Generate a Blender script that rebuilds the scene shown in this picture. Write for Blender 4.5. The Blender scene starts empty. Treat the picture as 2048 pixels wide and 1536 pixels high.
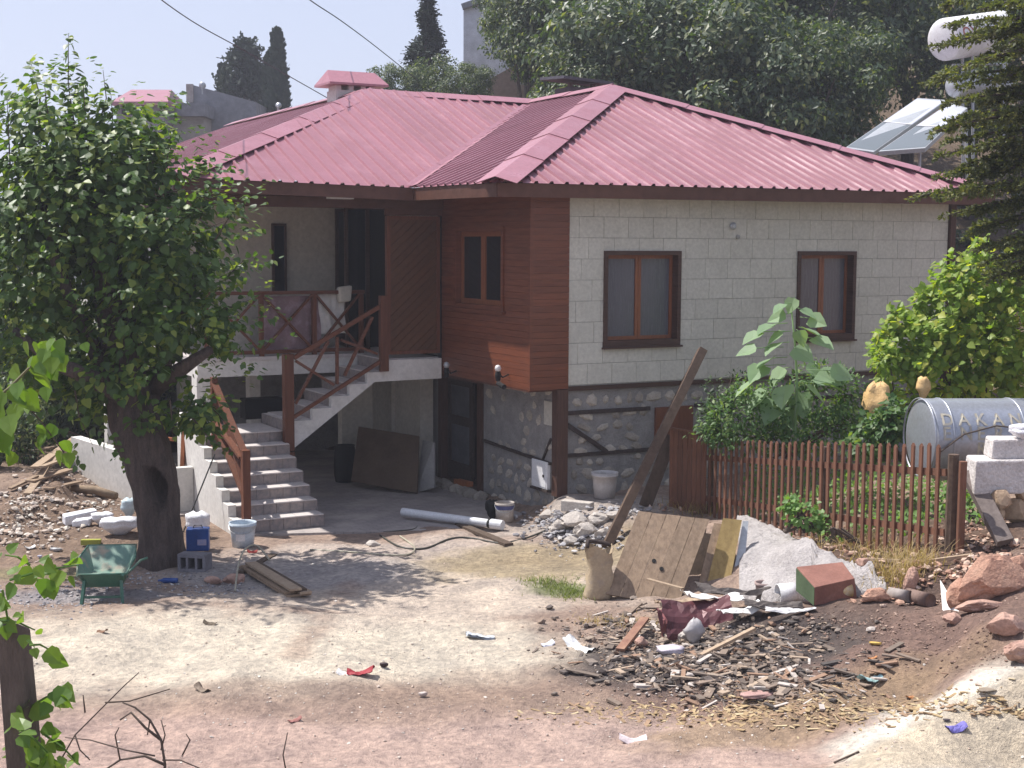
import bpy, math, random
import numpy as np
from mathutils import Vector, Matrix, noise as mnoise
random.seed(7); rng = np.random.default_rng(11)
R = math.radians
# ---------------------------------------------------------------- camera
F_PX, CX, CY, CAM_H = 2800.0, 1024.0, 768.0, 3.7
PITCH = math.atan((768 - 490) / F_PX); ROLL = R(0.25)
_fw = np.array([0, math.cos(PITCH), -math.sin(PITCH)]); _r0 = np.array([1.0, 0, 0]); _u0 = np.array([0, math.sin(PITCH), math.cos(PITCH)])
_rt = _r0 * math.cos(ROLL) + _u0 * math.sin(ROLL); _up = -_r0 * math.sin(ROLL) + _u0 * math.cos(ROLL)
CAM = np.array([0, 0, CAM_H])
sc = bpy.context.scene
cd = bpy.data.cameras.new('camera'); cam = bpy.data.objects.new('camera', cd); sc.collection.objects.link(cam)
M = Matrix.Identity(4)
for i in range(3):
    M[i][0] = _rt[i]; M[i][1] = _up[i]; M[i][2] = -_fw[i]; M[i][3] = CAM[i]
cam.matrix_world = M
cd.sensor_width = 36; cd.lens = F_PX / 2048 * 36; cd.clip_start = 0.1; cd.clip_end = 2000
sc.camera = cam
# ---------------------------------------------------------------- light
SUN = Vector((-0.52, 0.22, 1.0)).normalized()          # towards the sun
EL = math.asin(SUN.z); AZ = math.atan2(SUN.x, SUN.y)
world = bpy.data.worlds.new('World'); sc.world = world; world.use_nodes = True
wn = world.node_tree; bg = wn.nodes['Background']
sky = wn.nodes.new('ShaderNodeTexSky'); sky.sky_type = 'NISHITA'; sky.sun_disc = False
sky.sun_elevation = EL; sky.sun_rotation = AZ; sky.air_density = 1.0; sky.dust_density = 1.5; sky.ozone_density = 1.5
_mx = wn.nodes.new('ShaderNodeMix'); _mx.data_type = 'RGBA'; _mx.inputs[0].default_value = .62          # summer haze veils the clear sky
_mx.inputs[7].default_value = (7.2, 7.7, 9.9, 1); wn.links.new(sky.outputs[0], _mx.inputs[6]); wn.links.new(_mx.outputs[2], bg.inputs[0]); bg.inputs[1].default_value = 0.076
sl = bpy.data.lights.new('sun', 'SUN'); sl.energy = 5.0; sl.angle = R(0.55); sl.color = (1.0, 0.955, 0.9)
so = bpy.data.objects.new('sun', sl); sc.collection.objects.link(so); so.rotation_euler = SUN.to_track_quat('Z', 'Y').to_euler(); so.location = (0, 0, 30)
sc.view_settings.view_transform = 'Standard'; sc.view_settings.look = 'None'; sc.view_settings.gamma = 1; sc.view_settings.use_curve_mapping = False
sc.view_settings.exposure = 0.56
sc.cycles.max_bounces = 6; sc.cycles.transparent_max_bounces = 12
HAZE = 0.0013
# ---------------------------------------------------------------- picture point -> place
def ray(px, py): return _rt * ((px - CX) / F_PX) + _up * ((CY - py) / F_PX) + _fw
def onz(px, py, z):
    d = ray(px, py); return CAM + d * ((z - CAM_H) / d[2])
def atY(px, py, Y):
    d = ray(px, py); return CAM + d * (Y / d[1])
HP0 = np.array([0.83, 20.79, 0.0])
_d = ray(6250, 513); _d = np.array([_d[0], _d[1], 0]); HU = _d / np.linalg.norm(_d); HV = np.array([-HU[1], HU[0], 0]); HANG = math.atan2(HU[1], HU[0])
def W(a, b, z): return HP0 + HU * a + HV * b + np.array([0, 0, z])
def onb(px, py, b):
    d = ray(px, py); t = np.dot(HP0 + HV * b - CAM, HV) / np.dot(d, HV); p = CAM + d * t
    return np.dot(p - HP0, HU), b, p[2]
def ona(px, py, a):
    d = ray(px, py); t = np.dot(HP0 + HU * a - CAM, HU) / np.dot(d, HU); p = CAM + d * t
    return a, np.dot(p - HP0, HV), p[2]
# ---------------------------------------------------------------- terrain height
_ctl = [(700,1080,-.45),(500,1150,-.45),(620,1110,-.45),(900,1120,-.45),(1000,1060,-.45),(800,1000,-.45),(300,1130,-.43),(1080,1130,-.42),(1060,1050,-.44),
 (100,1050,-.38),(150,990,-.2),(0,1000,-.15),(60,950,0.05),(0,1100,-.4),(120,955,.12),(70,980,-.02),(40,1010,-.2),(150,1010,-.3),(180,1000,-.33),
 (100,1400,-.42),(250,1260,-.28),(450,1250,-.3),(600,1320,-.33),(300,1350,-.38),(800,1200,-.42),(900,1350,-.42),(1000,1500,-.45),(500,1536,-.45),(100,1536,-.45),(1500,1500,-.38),(2048,1530,-.28),(1250,1450,-.42),
 (1210,1003,-.02),(1140,992,-.02),(1290,1012,0),(1345,1012,0),(1345,1040,-.1),(1190,1195,-.4),(1300,1210,-.38),(1420,1212,-.32),(1120,1100,-.4),
 (1425,1040,-.05),(1500,1045,.06),(1560,1080,.1),(1650,1105,.22),(1750,1130,.34),(1875,1122,.48),(1960,1100,.56),(2048,1050,.8),(2048,1120,.62),
 (1480,1200,-.28),(1600,1208,-.14),(1700,1195,.05),
 (1820,1215,.14),(2048,1240,.42),(1800,1300,.03),(2048,1340,.28),(1600,1300,-.16),(1300,1290,-.4),(1450,1350,-.3),(1400,1430,-.4),(1750,1400,-.16),(2048,1430,-.02)]
_cp = np.array([[*onz(a, b, z)[:2], z] for a, b, z in _ctl])
_cw = np.array([[1.5,24,-.45],[-3,23,-.45],[-3,26,-.4],[3,30,0],[6,20.5,.25],[4.5,18,.25],[7,19,.5],[9,22,.8],[8,27,1.0],[5.5,16,.5],[7.5,16,.8],[-9,22,.1],[-8,26,.1],[-12,20,0],[-10,14,-.3],[-8,30,.1],[9,13,.7],[9,9,.1],
  [-6,7,-.5],[0,6,-.5],[5,6,-.4],[-1,3,-.5],[14,20,1.5],[14,12,1.0],[-16,10,-.3],[1,22,-.45],[2,21.7,-.02],[4,22.5,.05],[6,23.5,.15]])
_cp = np.vstack([_cp, _cw])
def _sm(x, a, b):
    t = np.clip((x - a) / (b - a), 0, 1); return t * t * (3 - 2 * t)
def tz_np(x, y):
    x = np.asarray(x, float); y = np.asarray(y, float); sh = x.shape; xf = x.ravel(); yf = y.ravel(); out = np.zeros(len(xf))
    for k in range(0, len(xf), 20000):
        dx = xf[k:k+20000, None] - _cp[None, :, 0]; dy = yf[k:k+20000, None] - _cp[None, :, 1]
        w = 1.0 / (dx * dx + dy * dy + 0.03) ** 1.8
        out[k:k+20000] = (w * _cp[None, :, 2]).sum(1) / w.sum(1)
    out = out.reshape(sh)
    far = _sm(y, 27, 34); out = out * (1 - far)
    hill = np.clip((y - 33) * 0.42, 0, 16) * _sm(x, -3, 5 + (y - 33) * .12) * 1.0 + np.clip((x - 8) * .45, 0, 6) * _sm(y, 24, 30) * (1 - _sm(y, 34, 40))
    side = np.clip((x - 9) * .4, 0, 5) * _sm(y, 8, 16) * (1 - _sm(y, 24, 30))
    return out + hill + side
def tz(x, y): return float(tz_np(np.array([x]), np.array([y]))[0])
_gpx = np.arange(-60, 2121, 10.0); _gpy = np.arange(880, 1577, 8.0)
def _gtable():
    A, B = np.meshgrid(_gpx, _gpy); D = _rt[None,None]*((A-CX)/F_PX)[...,None] + _up[None,None]*((CY-B)/F_PX)[...,None] + _fw[None,None]; z = np.full(A.shape, -.3)
    for _ in range(22):
        t = (z - CAM_H)/D[...,2]; z = .5*z + .5*tz_np(D[...,0]*t, D[...,1]*t)
    return z
_GT = _gtable()
def G(px, py):
    if -60 <= px <= 2110 and 880 <= py <= 1568:
        i = (px+60)/10; j = (py-880)/8; i0 = int(i); j0 = int(j); u = i-i0; w = j-j0
        z = (_GT[j0,i0]*(1-u)+_GT[j0,i0+1]*u)*(1-w) + (_GT[j0+1,i0]*(1-u)+_GT[j0+1,i0+1]*u)*w
        return onz(px, py, z)
    z = -.3
    for _ in range(30):
        p = onz(px, py, z)
        if p[1] > 90 or p[1] < 0: break
        z = .5 * z + .5 * tz(p[0], p[1])
    return onz(px, py, z)
# ---------------------------------------------------------------- object helpers
COL = sc.collection
ORG = {}
def V3(p): return Vector((float(p[0]), float(p[1]), float(p[2])))
def _props(o, label, cat, group, kind):
    if label: o['label'] = label
    if cat: o['category'] = cat
    if group: o['group'] = group
    if kind: o['kind'] = kind
def thing(name, label, cat, loc, group=None):
    o = bpy.data.objects.new(name, None); o.empty_display_size = .2; COL.objects.link(o)
    o.location = V3(loc); ORG[o] = V3(loc); _props(o, label, cat, group, None); return o
class MB:
    def __init__(s): s.v = []; s.f = []; s.mi = []
    def add(s, vs, fs, mi=0):
        k = len(s.v); s.v += [tuple(map(float, p)) for p in vs]; s.f += [tuple(k + i for i in f) for f in fs]; s.mi += [mi] * len(fs); return s
    def box8(s, P, mi=0):   # bottom 4 ccw, top 4 ccw
        return s.add(P, [(3,2,1,0),(4,5,6,7),(0,1,5,4),(1,2,6,5),(2,3,7,6),(3,0,4,7)], mi)
    def hbox(s, a0, a1, b0, b1, z0, z1, mi=0):
        return s.box8([W(a0,b0,z0),W(a1,b0,z0),W(a1,b1,z0),W(a0,b1,z0),W(a0,b0,z1),W(a1,b0,z1),W(a1,b1,z1),W(a0,b1,z1)], mi)
    def obox(s, c, X, Y, Z, mi=0):
        c = np.array(c, float); X, Y, Z = map(lambda q: np.array(q, float), (X, Y, Z))
        return s.box8([c-X-Y-Z, c+X-Y-Z, c+X+Y-Z, c-X+Y-Z, c-X-Y+Z, c+X-Y+Z, c+X+Y+Z, c-X+Y+Z], mi)
    def bar(s, p, q, w, h, up=(0,0,1), mi=0):
        p = np.array(p, float); q = np.array(q, float); d = q - p; L = np.linalg.norm(d); d = d / L
        x = np.cross(d, np.array(up, float)); x /= np.linalg.norm(x); y = np.cross(x, d)
        return s.obox((p + q) / 2, x * w / 2, d * L / 2, y * h / 2, mi)
    def tube(s, pts, rad, n=8, cap=True, mi=0, jit=0):
        pts = [np.array(p, float) for p in pts]; m = len(pts)
        if not hasattr(rad, '__len__'): rad = [rad] * m
        k0 = len(s.v); t0 = pts[1] - pts[0]; ref = np.array([0, 0, 1.0]) if abs(t0[2]) < .8 * np.linalg.norm(t0) else np.array([1.0, 0, 0])
        vs = []; fs = []
        for i, p in enumerate(pts):
            t = (pts[min(i+1, m-1)] - pts[max(i-1, 0)]); t = t / (np.linalg.norm(t) + 1e-9)
            x = np.cross(t, ref); x /= (np.linalg.norm(x) + 1e-9); y = np.cross(t, x)
            for j in range(n):
                a = 2 * math.pi * j / n; r = rad[i] * (1 + (random.uniform(-jit, jit) if jit else 0))
                vs.append(p + (x * math.cos(a) + y * math.sin(a)) * r)
        for i in range(m - 1):
            for j in range(n):
                a = i * n + j; b = i * n + (j + 1) % n; fs.append((a, b, b + n, a + n))
        if cap: fs.append(tuple(range(n))[::-1]); fs.append(tuple(range((m-1)*n, m*n)))
        return s.add(vs, fs, mi)
    def lathe(s, prof, c, n=24, axis=None, mi=0):     # prof (r,z)
        c = np.array(c, float); vs = []; fs = []
        A = np.eye(3) if axis is None else np.array(axis, float)
        for r, z in prof:
            for j in range(n):
                a = 2 * math.pi * j / n; q = np.array([r * math.cos(a), r * math.sin(a), z]); vs.append(c + A @ q)
        for i in range(len(prof) - 1):
            for j in range(n):
                a = i*n+j; b = i*n+(j+1) % n; fs.append((a, b, b+n, a+n))
        return s.add(vs, fs, mi)
    def build(s, name, mat, parent=None, label=None, cat=None, group=None, kind=None, smooth=False, origin=None, bevel=0):
        vs = np.array(s.v, float)
        if parent is not None: org = np.array(ORG[parent])
        elif origin is not None: org = np.array(origin, float)
        else: org = np.array([(vs[:,0].min()+vs[:,0].max())/2, (vs[:,1].min()+vs[:,1].max())/2, vs[:,2].min()])
        me = bpy.data.meshes.new(name); me.from_pydata((vs - org).tolist(), [], s.f)
        ms = mat if isinstance(mat, (list, tuple)) else [mat]
        for m in ms: me.materials.append(m)
        if len(ms) > 1: me.polygons.foreach_set('material_index', s.mi)
        if smooth: me.polygons.foreach_set('use_smooth', [True] * len(s.f))
        me.validate(); me.update()
        o = bpy.data.objects.new(name, me); COL.objects.link(o)
        if parent is not None: o.parent = parent
        else: o.location = V3(org)
        if bevel:
            md = o.modifiers.new('bevel', 'BEVEL'); md.width = bevel; md.segments = 2; md.limit_method = 'ANGLE'
        ORG[o] = V3(org); _props(o, label, cat, group, kind); return o
def smooth_by_angle(o, ang=40):
    me = o.data; me.polygons.foreach_set('use_smooth', [True] * len(me.polygons))
    try: me.set_sharp_from_angle(angle=R(ang))
    except Exception: pass
def piece(name, mesh, mat, parent, Mw, label=None):
    if mat is not None and (len(mesh.materials) == 0): mesh.materials.append(mat)
    o = bpy.data.objects.new(name, mesh); COL.objects.link(o)
    if parent is not None:
        o.parent = parent; o.matrix_local = Matrix.Translation(-ORG[parent]) @ Mw
    else: o.matrix_world = Mw
    if label: o['label'] = label
    return o
def frame_m(c, X, Y, Z):
    m = Matrix.Identity(4)
    for i in range(3): m[i][0] = X[i]; m[i][1] = Y[i]; m[i][2] = Z[i]; m[i][3] = c[i]
    return m
def unit_cube(name, mat, bev=0.0):
    me = bpy.data.meshes.new(name)
    v = [(-.5,-.5,-.5),(.5,-.5,-.5),(.5,.5,-.5),(-.5,.5,-.5),(-.5,-.5,.5),(.5,-.5,.5),(.5,.5,.5),(-.5,.5,.5)]
    me.from_pydata(v, [], [(3,2,1,0),(4,5,6,7),(0,1,5,4),(1,2,6,5),(2,3,7,6),(3,0,4,7)]); me.materials.append(mat); return me
def hpiece(name, mesh, parent, a0, a1, b0, b1, z0, z1):
    c = W((a0+a1)/2, (b0+b1)/2, (z0+z1)/2)
    return piece(name, mesh, None, parent, frame_m(c, HU*(a1-a0), HV*(b1-b0), (0,0,z1-z0)))
# ---------------------------------------------------------------- materials
def nodes(name):
    m = bpy.data.materials.new(name); m.use_nodes = True; nt = m.node_tree; return m, nt, nt.nodes['Principled BSDF']
def N(nt, t, **kw):
    n = nt.nodes.new(t)
    for k, v in kw.items(): setattr(n, k, v)
    return n
def _coord(nt, coord, scale, rot=(0,0,0)):
    if coord == 'W': src = N(nt, 'ShaderNodeNewGeometry').outputs['Position']
    else: src = N(nt, 'ShaderNodeTexCoord').outputs['Object']
    mp = N(nt, 'ShaderNodeMapping'); nt.links.new(src, mp.inputs[0]); mp.inputs['Scale'].default_value = scale; mp.inputs['Rotation'].default_value = rot
    return mp.outputs[0]
def mix(nt, fac, a, b, blend='MIX'):
    n = N(nt, 'ShaderNodeMix', data_type='RGBA', blend_type=blend)
    for sock, val in ((n.inputs[0], fac), (n.inputs[6], a), (n.inputs[7], b)):
        if hasattr(val, 'is_output'): nt.links.new(val, sock)
        elif isinstance(val, (int, float)): sock.default_value = val
        else: sock.default_value = (*val[:3], 1)
    return n.outputs[2]
def mapr(nt, val, a, b, c, d):
    n = N(nt, 'ShaderNodeMapRange'); nt.links.new(val, n.inputs[0])
    for i, x in enumerate((a, b, c, d)): n.inputs[i+1].default_value = x
    return n.outputs[0]
def noise_n(nt, vec, scale, detail=5, rough=.55):
    n = N(nt, 'ShaderNodeTexNoise'); nt.links.new(vec, n.inputs['Vector']); n.inputs['Scale'].default_value = scale; n.inputs['Detail'].default_value = detail; n.inputs['Roughness'].default_value = rough
    return n.outputs['Fac']
def mat(name, col, rough=.8, col2=None, scale=3, stretch=(1,1,1), coord='W', bump=.3, bscale=40, bdist=.01, metal=0, rnd=0, spec=.4, fine=0.12, stain=None, stain_amt=.5, stain_scale=1.2, rvar=.1, coat=0):
    m, nt, b = nodes(name); L = nt.links
    v = _coord(nt, coord, stretch)
    col2 = col2 or tuple(c * .72 for c in col)
    n1 = noise_n(nt, v, scale, 6, .6); c = mix(nt, mapr(nt, n1, .35, .68, 0, 1), col, col2)
    n2 = noise_n(nt, v, scale * 9, 4, .6)
    c = mix(nt, 1.0, c, mix(nt, mapr(nt, n2, .3, .7, 0, 1), (1-fine,)*3, (1+fine,)*3), 'MULTIPLY')
    if stain:
        n3 = noise_n(nt, v, stain_scale, 7, .65); c = mix(nt, mapr(nt, n3, .52, .72, 0, stain_amt), c, stain)
    if rnd:
        oi = N(nt, 'ShaderNodeObjectInfo'); k = mapr(nt, oi.outputs['Random'], 0, 1, 1-rnd, 1+rnd)
        cc = N(nt, 'ShaderNodeCombineColor'); [L.new(k, cc.inputs[i]) for i in range(3)]
        c = mix(nt, 1.0, c, cc.outputs[0], 'MULTIPLY')
    L.new(c, b.inputs['Base Color'])
    L.new(mapr(nt, n1, .3, .7, max(0, rough-rvar), min(1, rough+rvar)), b.inputs['Roughness'])
    b.inputs['Metallic'].default_value = metal; b.inputs['Specular IOR Level'].default_value = spec
    if coat: b.inputs['Coat Weight'].default_value = coat; b.inputs['Coat Roughness'].default_value = .25
    if bump:
        nb = noise_n(nt, v, bscale, 6, .65); bn = N(nt, 'ShaderNodeBump'); bn.inputs['Strength'].default_value = bump; bn.inputs['Distance'].default_value = bdist
        L.new(nb, bn.inputs['Height']); L.new(bn.outputs[0], b.inputs['Normal'])
    return m
def leafmat(name, c1, c2, c3=None, trans=.35, rough=.5, spec=.35):
    m, nt, b = nodes(name); L = nt.links
    g = N(nt, 'ShaderNodeNewGeometry'); r = g.outputs['Random Per Island']
    oi = N(nt, 'ShaderNodeObjectInfo').outputs['Random']
    ad = N(nt, 'ShaderNodeMath', operation='ADD'); L.new(r, ad.inputs[0]); L.new(oi, ad.inputs[1]); fr = N(nt, 'ShaderNodeMath', operation='FRACT'); L.new(ad.outputs[0], fr.inputs[0])
    r = fr.outputs[0]
    c = mix(nt, r, c1, c2)
    if c3: c = mix(nt, mapr(nt, r, .78, .82, 0, 1), c, c3)
    L.new(c, b.inputs['Base Color']); b.inputs['Roughness'].default_value = rough; b.inputs['Specular IOR Level'].default_value = spec
    t = N(nt, 'ShaderNodeBsdfTranslucent'); L.new(mix(nt, 1.0, c, (2.6, 2.7, .7), 'MULTIPLY'), t.inputs[0])
    ms = N(nt, 'ShaderNodeMixShader'); ms.inputs[0].default_value = trans; L.new(b.outputs[0], ms.inputs[1]); L.new(t.outputs[0], ms.inputs[2])
    L.new(ms.outputs[0], nt.nodes['Material Output'].inputs[0]); return m
MT = {}
H = (1.2, 1.2, 14); VV = (14, 14, 1.2)
MT['cladding'] = mat('stained_cladding', (.165,.048,.020), .45, (.115,.032,.013), 2, H, bump=.15, rnd=.13, spec=.5, bscale=12)
MT['brown_v'] = mat('stained_timber_upright', (.15,.050,.023), .5, (.095,.030,.014), 2, VV, bump=.3, rnd=.12, bscale=10)
MT['brown_h'] = mat('stained_timber', (.15,.050,.023), .5, (.095,.030,.014), 2, H, bump=.3, rnd=.12, bscale=10)
MT['diag'] = mat('varnished_board', (.105,.044,.018), .45, (.08,.032,.013), 3, (4,4,4), bump=.1, rnd=.10)
MT['dark_wood'] = mat('dark_wood', (.07,.034,.022), .6, (.045,.022,.015), 3, H, bump=.3, rnd=.1)
MT['darkpost'] = mat('dark_post', (.085,.040,.026), .65, (.055,.026,.018), 3, VV, bump=.4, rnd=.1)
MT['timber_old'] = mat('old_timber', (.06,.042,.036), .85, (.035,.025,.022), 4, (6,6,6), bump=.6)
MT['sash'] = mat('window_sash', (.24,.085,.035), .4, (.17,.055,.024), 3, VV, bump=.1)
MT['siding'] = mat('cream_siding_block', (.53,.515,.45), .85, (.48,.465,.405), 2.2, bump=.45, bscale=55, rnd=.035, stain=(.46,.45,.4), stain_amt=.35)
MT['joint'] = mat('siding_joint', (.36,.355,.33), .9, bump=.2)
MT['plaster'] = mat('white_plaster', (.66,.64,.61), .9, (.58,.56,.53), 1.5, bump=.3, bscale=30, stain=(.42,.38,.34), stain_amt=.4)
MT['porch'] = mat('porch_plaster', (.52,.49,.43), .9, (.47,.44,.38), 1.5, bump=.15)
MT['mortar'] = mat('rough_mortar', (.30,.285,.275), .95, (.215,.205,.20), 5, bump=1.0, bscale=24, bdist=.03, stain=(.33,.31,.29), stain_amt=.7, stain_scale=3)
MT['stone'] = mat('wall_stone', (.42,.375,.32), .9, (.30,.265,.23), 6, bump=.8, bscale=30, bdist=.02, rnd=.3, fine=.2)
MT['roof'] = mat('red_roof_sheet', (.285,.112,.138), .38, (.245,.095,.118), 1.3, bump=.06, rnd=.07, spec=.5, stain=(.39,.20,.235), stain_amt=.5, stain_scale=.9, fine=.05)
MT['roofcap'] = mat('red_ridge_cap', (.34,.145,.175), .36, (.30,.125,.152), 2, bump=.06, rnd=.05, spec=.5)
MT['dark'] = mat('black_and_painted_dark', (.012,.011,.012), .9, bump=0)  # near-black for plain black parts and for darkness painted into openings
MT['soffit'] = mat('soffit_board', (.10,.040,.024), .6, (.07,.027,.017), 2, (3,3,3), bump=.2, rnd=.1)
MT['concrete'] = mat('concrete', (.34,.33,.32), .95, (.26,.25,.245), 4, bump=.8, bscale=30, bdist=.02, stain=(.42,.39,.36), stain_amt=.5)
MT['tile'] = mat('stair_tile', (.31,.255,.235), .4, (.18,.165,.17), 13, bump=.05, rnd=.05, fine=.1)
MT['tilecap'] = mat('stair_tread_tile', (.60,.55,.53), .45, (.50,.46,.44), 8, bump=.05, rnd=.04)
MT['white'] = mat('white_plastic', (.72,.72,.73), .45, (.62,.62,.63), 6, bump=.05, stain=(.45,.42,.38), stain_amt=.3, stain_scale=6)
MT['greymetal'] = mat('grey_metal', (.42,.44,.46), .45, (.34,.36,.38), 4, bump=.1, metal=.3)
MT['glass'] = None
def glassmat(name, col, rough=.08, spec=.6):
    m, nt, b = nodes(name); b.inputs['Base Color'].default_value = (*col, 1); b.inputs['Roughness'].default_value = rough; b.inputs['Specular IOR Level'].default_value = spec; return m
MT['glass'] = glassmat('dark_glass', (.012,.014,.018))
MT['curtained'] = mat('net_curtain_behind_glass', (.105,.105,.125), .25, (.085,.085,.10), 5, (9,9,.6), bump=0, spec=.6)
CUBE = {}
def cube(k):
    if k not in CUBE: CUBE[k] = unit_cube(k + '_piece', MT[k])
    return CUBE[k]
# ================================================================ GROUND
def grid_axis(lo, hi, dlo, dhi, step, far):
    a = list(np.arange(dlo, dhi, step)); x = dlo; s = step
    while x > lo: s *= far; x -= s; a.insert(0, x)
    x = a[-1]; s = step
    while x < hi: s *= far; x += s; a.append(x)
    return np.array(a)
gx = grid_axis(-150, 150, -7.5, 8.5, .07, 1.16); gy = grid_axis(-20, 400, 9.5, 21.5, .07, 1.13)
X, Y = np.meshgrid(gx, gy); Z = tz_np(X, Y)
def fbm(x, y, s, seed=0):
    out = np.zeros_like(x).ravel(); xf = x.ravel() * s; yf = y.ravel() * s
    for i in range(len(xf)): out[i] = mnoise.fractal(Vector((xf[i] + seed, yf[i], seed * .7)), 1.0, 2.1, 3)
    return out.reshape(x.shape)
near = (X > -9) & (X < 10) & (Y > 8) & (Y < 24)
NZ = np.zeros_like(Z); NZ[near] = fbm(X[near], Y[near], 1.3, 3) * .04 + fbm(X[near], Y[near], 3.1, 15) * .022 + fbm(X[near], Y[near], 5.5, 9) * .014
def to_px(p):
    v = p - CAM; z = v @ _fw; return CX + F_PX * (v @ _rt) / z, CY - F_PX * (v @ _up) / z
P3 = np.stack([X, Y, Z], -1); Vv = P3 - CAM; zz = np.maximum(Vv @ _fw, .5); PX = CX + F_PX * (Vv @ _rt) / zz; PY = CY - F_PX * (Vv @ _up) / zz
def wp(px, py): p = G(px, py); return p[0], p[1]
def ell(cx, cy, rx, ry, rot=0, soft=.35):     # soft ellipse in world metres
    c, s = math.cos(rot), math.sin(rot); dx = X - cx; dy = Y - cy; u = (dx*c + dy*s) / rx; v = (-dx*s + dy*c) / ry
    d = np.sqrt(u*u + v*v); return 1 - _sm(d + NQ * .35, 1 - soft, 1 + soft)
NQ = np.zeros_like(Z); NQ[near] = fbm(X[near], Y[near], .9, 21) + .5 * fbm(X[near], Y[near], 3.1, 33)
def blend(C, w, col): return C * (1 - w[..., None]) + np.array(col) * w[..., None]
Cc = np.zeros(X.shape + (3,)) + np.array([.38,.285,.23])
# ochre soil in the back and to the sides
Cc = blend(Cc, _sm(Y, 20, 26), (.16,.12,.085))
def E_(px, py, rx, ry, rot, col, amt=1, soft=.35):
    global Cc
    cx, cy = wp(px, py); Cc = blend(Cc, ell(cx, cy, rx, ry, rot, soft) * amt, col)
E_(120,1060,2.2,2.4,.2,(.25,.18,.135),.9)
E_(330,1300,3.3,1.4,.12,(.68,.60,.49))
E_(620,1290,2.4,1.3,-.1,(.68,.61,.50),.95)
E_(850,1190,2.6,1.5,.2,(.64,.55,.46),.9)
E_(760,1110,2.6,1.0,.25,(.58,.50,.44),.85)
E_(1060,1125,1.5,1.1,.2,(.38,.31,.20),.85)
E_(560,1150,1.6,.9,.1,(.42,.39,.38),.9)
E_(160,1190,1.0,.45,.1,(.33,.32,.34),.8)
E_(900,1500,7,.9,-.03,(.53,.39,.335),.9)
E_(1300,1490,4,.9,.03,(.55,.41,.35),.9)
E_(750,1400,2.6,.5,.03,(.36,.265,.21),.7)
E_(1100,1370,1.9,.5,.03,(.36,.265,.21),.6)
E_(1850,1290,3.0,1.25,.25,(.25,.17,.14))
E_(1700,1210,2.0,.7,.3,(.17,.12,.10),.9)
E_(1450,1310,1.35,.8,.2,(.105,.09,.085),.95)
E_(1400,1260,.9,.7,.2,(.12,.10,.09),.8)
E_(1620,1410,1.7,.5,.2,(.42,.31,.19),.55)
E_(2060,1550,2.0,1.15,.45,(.88,.83,.72),1,.25)
E_(2040,1460,2.4,.35,.4,(.52,.42,.29),.7)
E_(1900,1060,1.8,1.6,.2,(.15,.10,.075),.9)
E_(1180,1010,1.6,.8,.3,(.46,.41,.37),.9)
E_(1130,1180,.45,.3,0,(.17,.21,.08),.8)
E_(90,1150,.9,.4,0,(.22,.21,.10),.6)
for q in range(9):      # worn reddish rut running down from the plank pile
    cx, cy = wp(700 - q*14, 1172 + q*17); Cc = blend(Cc, ell(cx, cy, .16, .16, 0, .6) * .55, (.40,.29,.23))
Z2 = Z + NZ
# flat under the house and courtyard
rel = P3 - HP0; AA = rel @ HU; BB = rel @ HV
flat = _sm(BB, .2, .9) * (1 - _sm(AA, -.4, -.1)) * _sm(AA, -6.2, -5.2) * (1 - _sm(BB, 11, 13))
Z2 = Z2 * (1 - flat) + (-.462) * flat
me = bpy.data.meshes.new('ground'); ny, nx = X.shape
vs = np.stack([X, Y, Z2], -1).reshape(-1, 3)
idx = np.arange(ny * nx).reshape(ny, nx); fs = np.stack([idx[:-1, :-1], idx[:-1, 1:], idx[1:, 1:], idx[1:, :-1]], -1).reshape(-1, 4)
me.vertices.add(len(vs)); me.vertices.foreach_set('co', vs.ravel()); me.loops.add(len(fs) * 4); me.loops.foreach_set('vertex_index', fs.ravel())
me.polygons.add(len(fs)); me.polygons.foreach_set('loop_start', np.arange(0, len(fs) * 4, 4)); me.polygons.foreach_set('use_smooth', [True] * len(fs)); me.update(calc_edges=True)
ca = me.color_attributes.new('soil', 'FLOAT_COLOR', 'POINT'); ca.data.foreach_set('color', np.concatenate([Cc.reshape(-1, 3), np.ones((len(vs), 1))], 1).ravel())
m, nt, b = nodes('soil'); L = nt.links
at = N(nt, 'ShaderNodeAttribute', attribute_name='soil'); v = _coord(nt, 'W', (1,1,1))
n1 = noise_n(nt, v, 2.2, 8, .65); n2 = noise_n(nt, v, 14, 7, .7); n3 = noise_n(nt, v, 60, 4, .7)
c = mix(nt, 1.0, at.outputs['Color'], mix(nt, mapr(nt, n1, .3, .7, 0, 1), (.72,.72,.74), (1.22,1.2,1.16)), 'MULTIPLY')
c = mix(nt, 1.0, c, mix(nt, mapr(nt, n2, .35, .66, 0, 1), (.68,.68,.70), (1.22,1.2,1.18)), 'MULTIPLY')
vor = N(nt, 'ShaderNodeTexVoronoi'); L.new(v, vor.inputs['Vector']); vor.inputs['Scale'].default_value = 26
spk = mapr(nt, vor.outputs['Distance'], .0, .22, 1, 0)
n4 = noise_n(nt, v, 3.3, 3, .5)
mm = N(nt, 'ShaderNodeMath', operation='MULTIPLY'); L.new(spk, mm.inputs[0]); L.new(mapr(nt, n4, .5, .62, 0, .55), mm.inputs[1])
c2 = mix(nt, mapr(nt, mm.outputs[0], 0, .5, 0, .45), c, (.36,.29,.24))
L.new(c2, b.inputs['Base Color']); b.inputs['Roughness'].default_value = 1; b.inputs['Specular IOR Level'].default_value = .15
ad = N(nt, 'ShaderNodeMath', operation='ADD'); L.new(n2, ad.inputs[0]); m3 = N(nt, 'ShaderNodeMath', operation='MULTIPLY'); L.new(n3, m3.inputs[0]); m3.inputs[1].default_value = .45; L.new(m3.outputs[0], ad.inputs[1])
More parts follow.
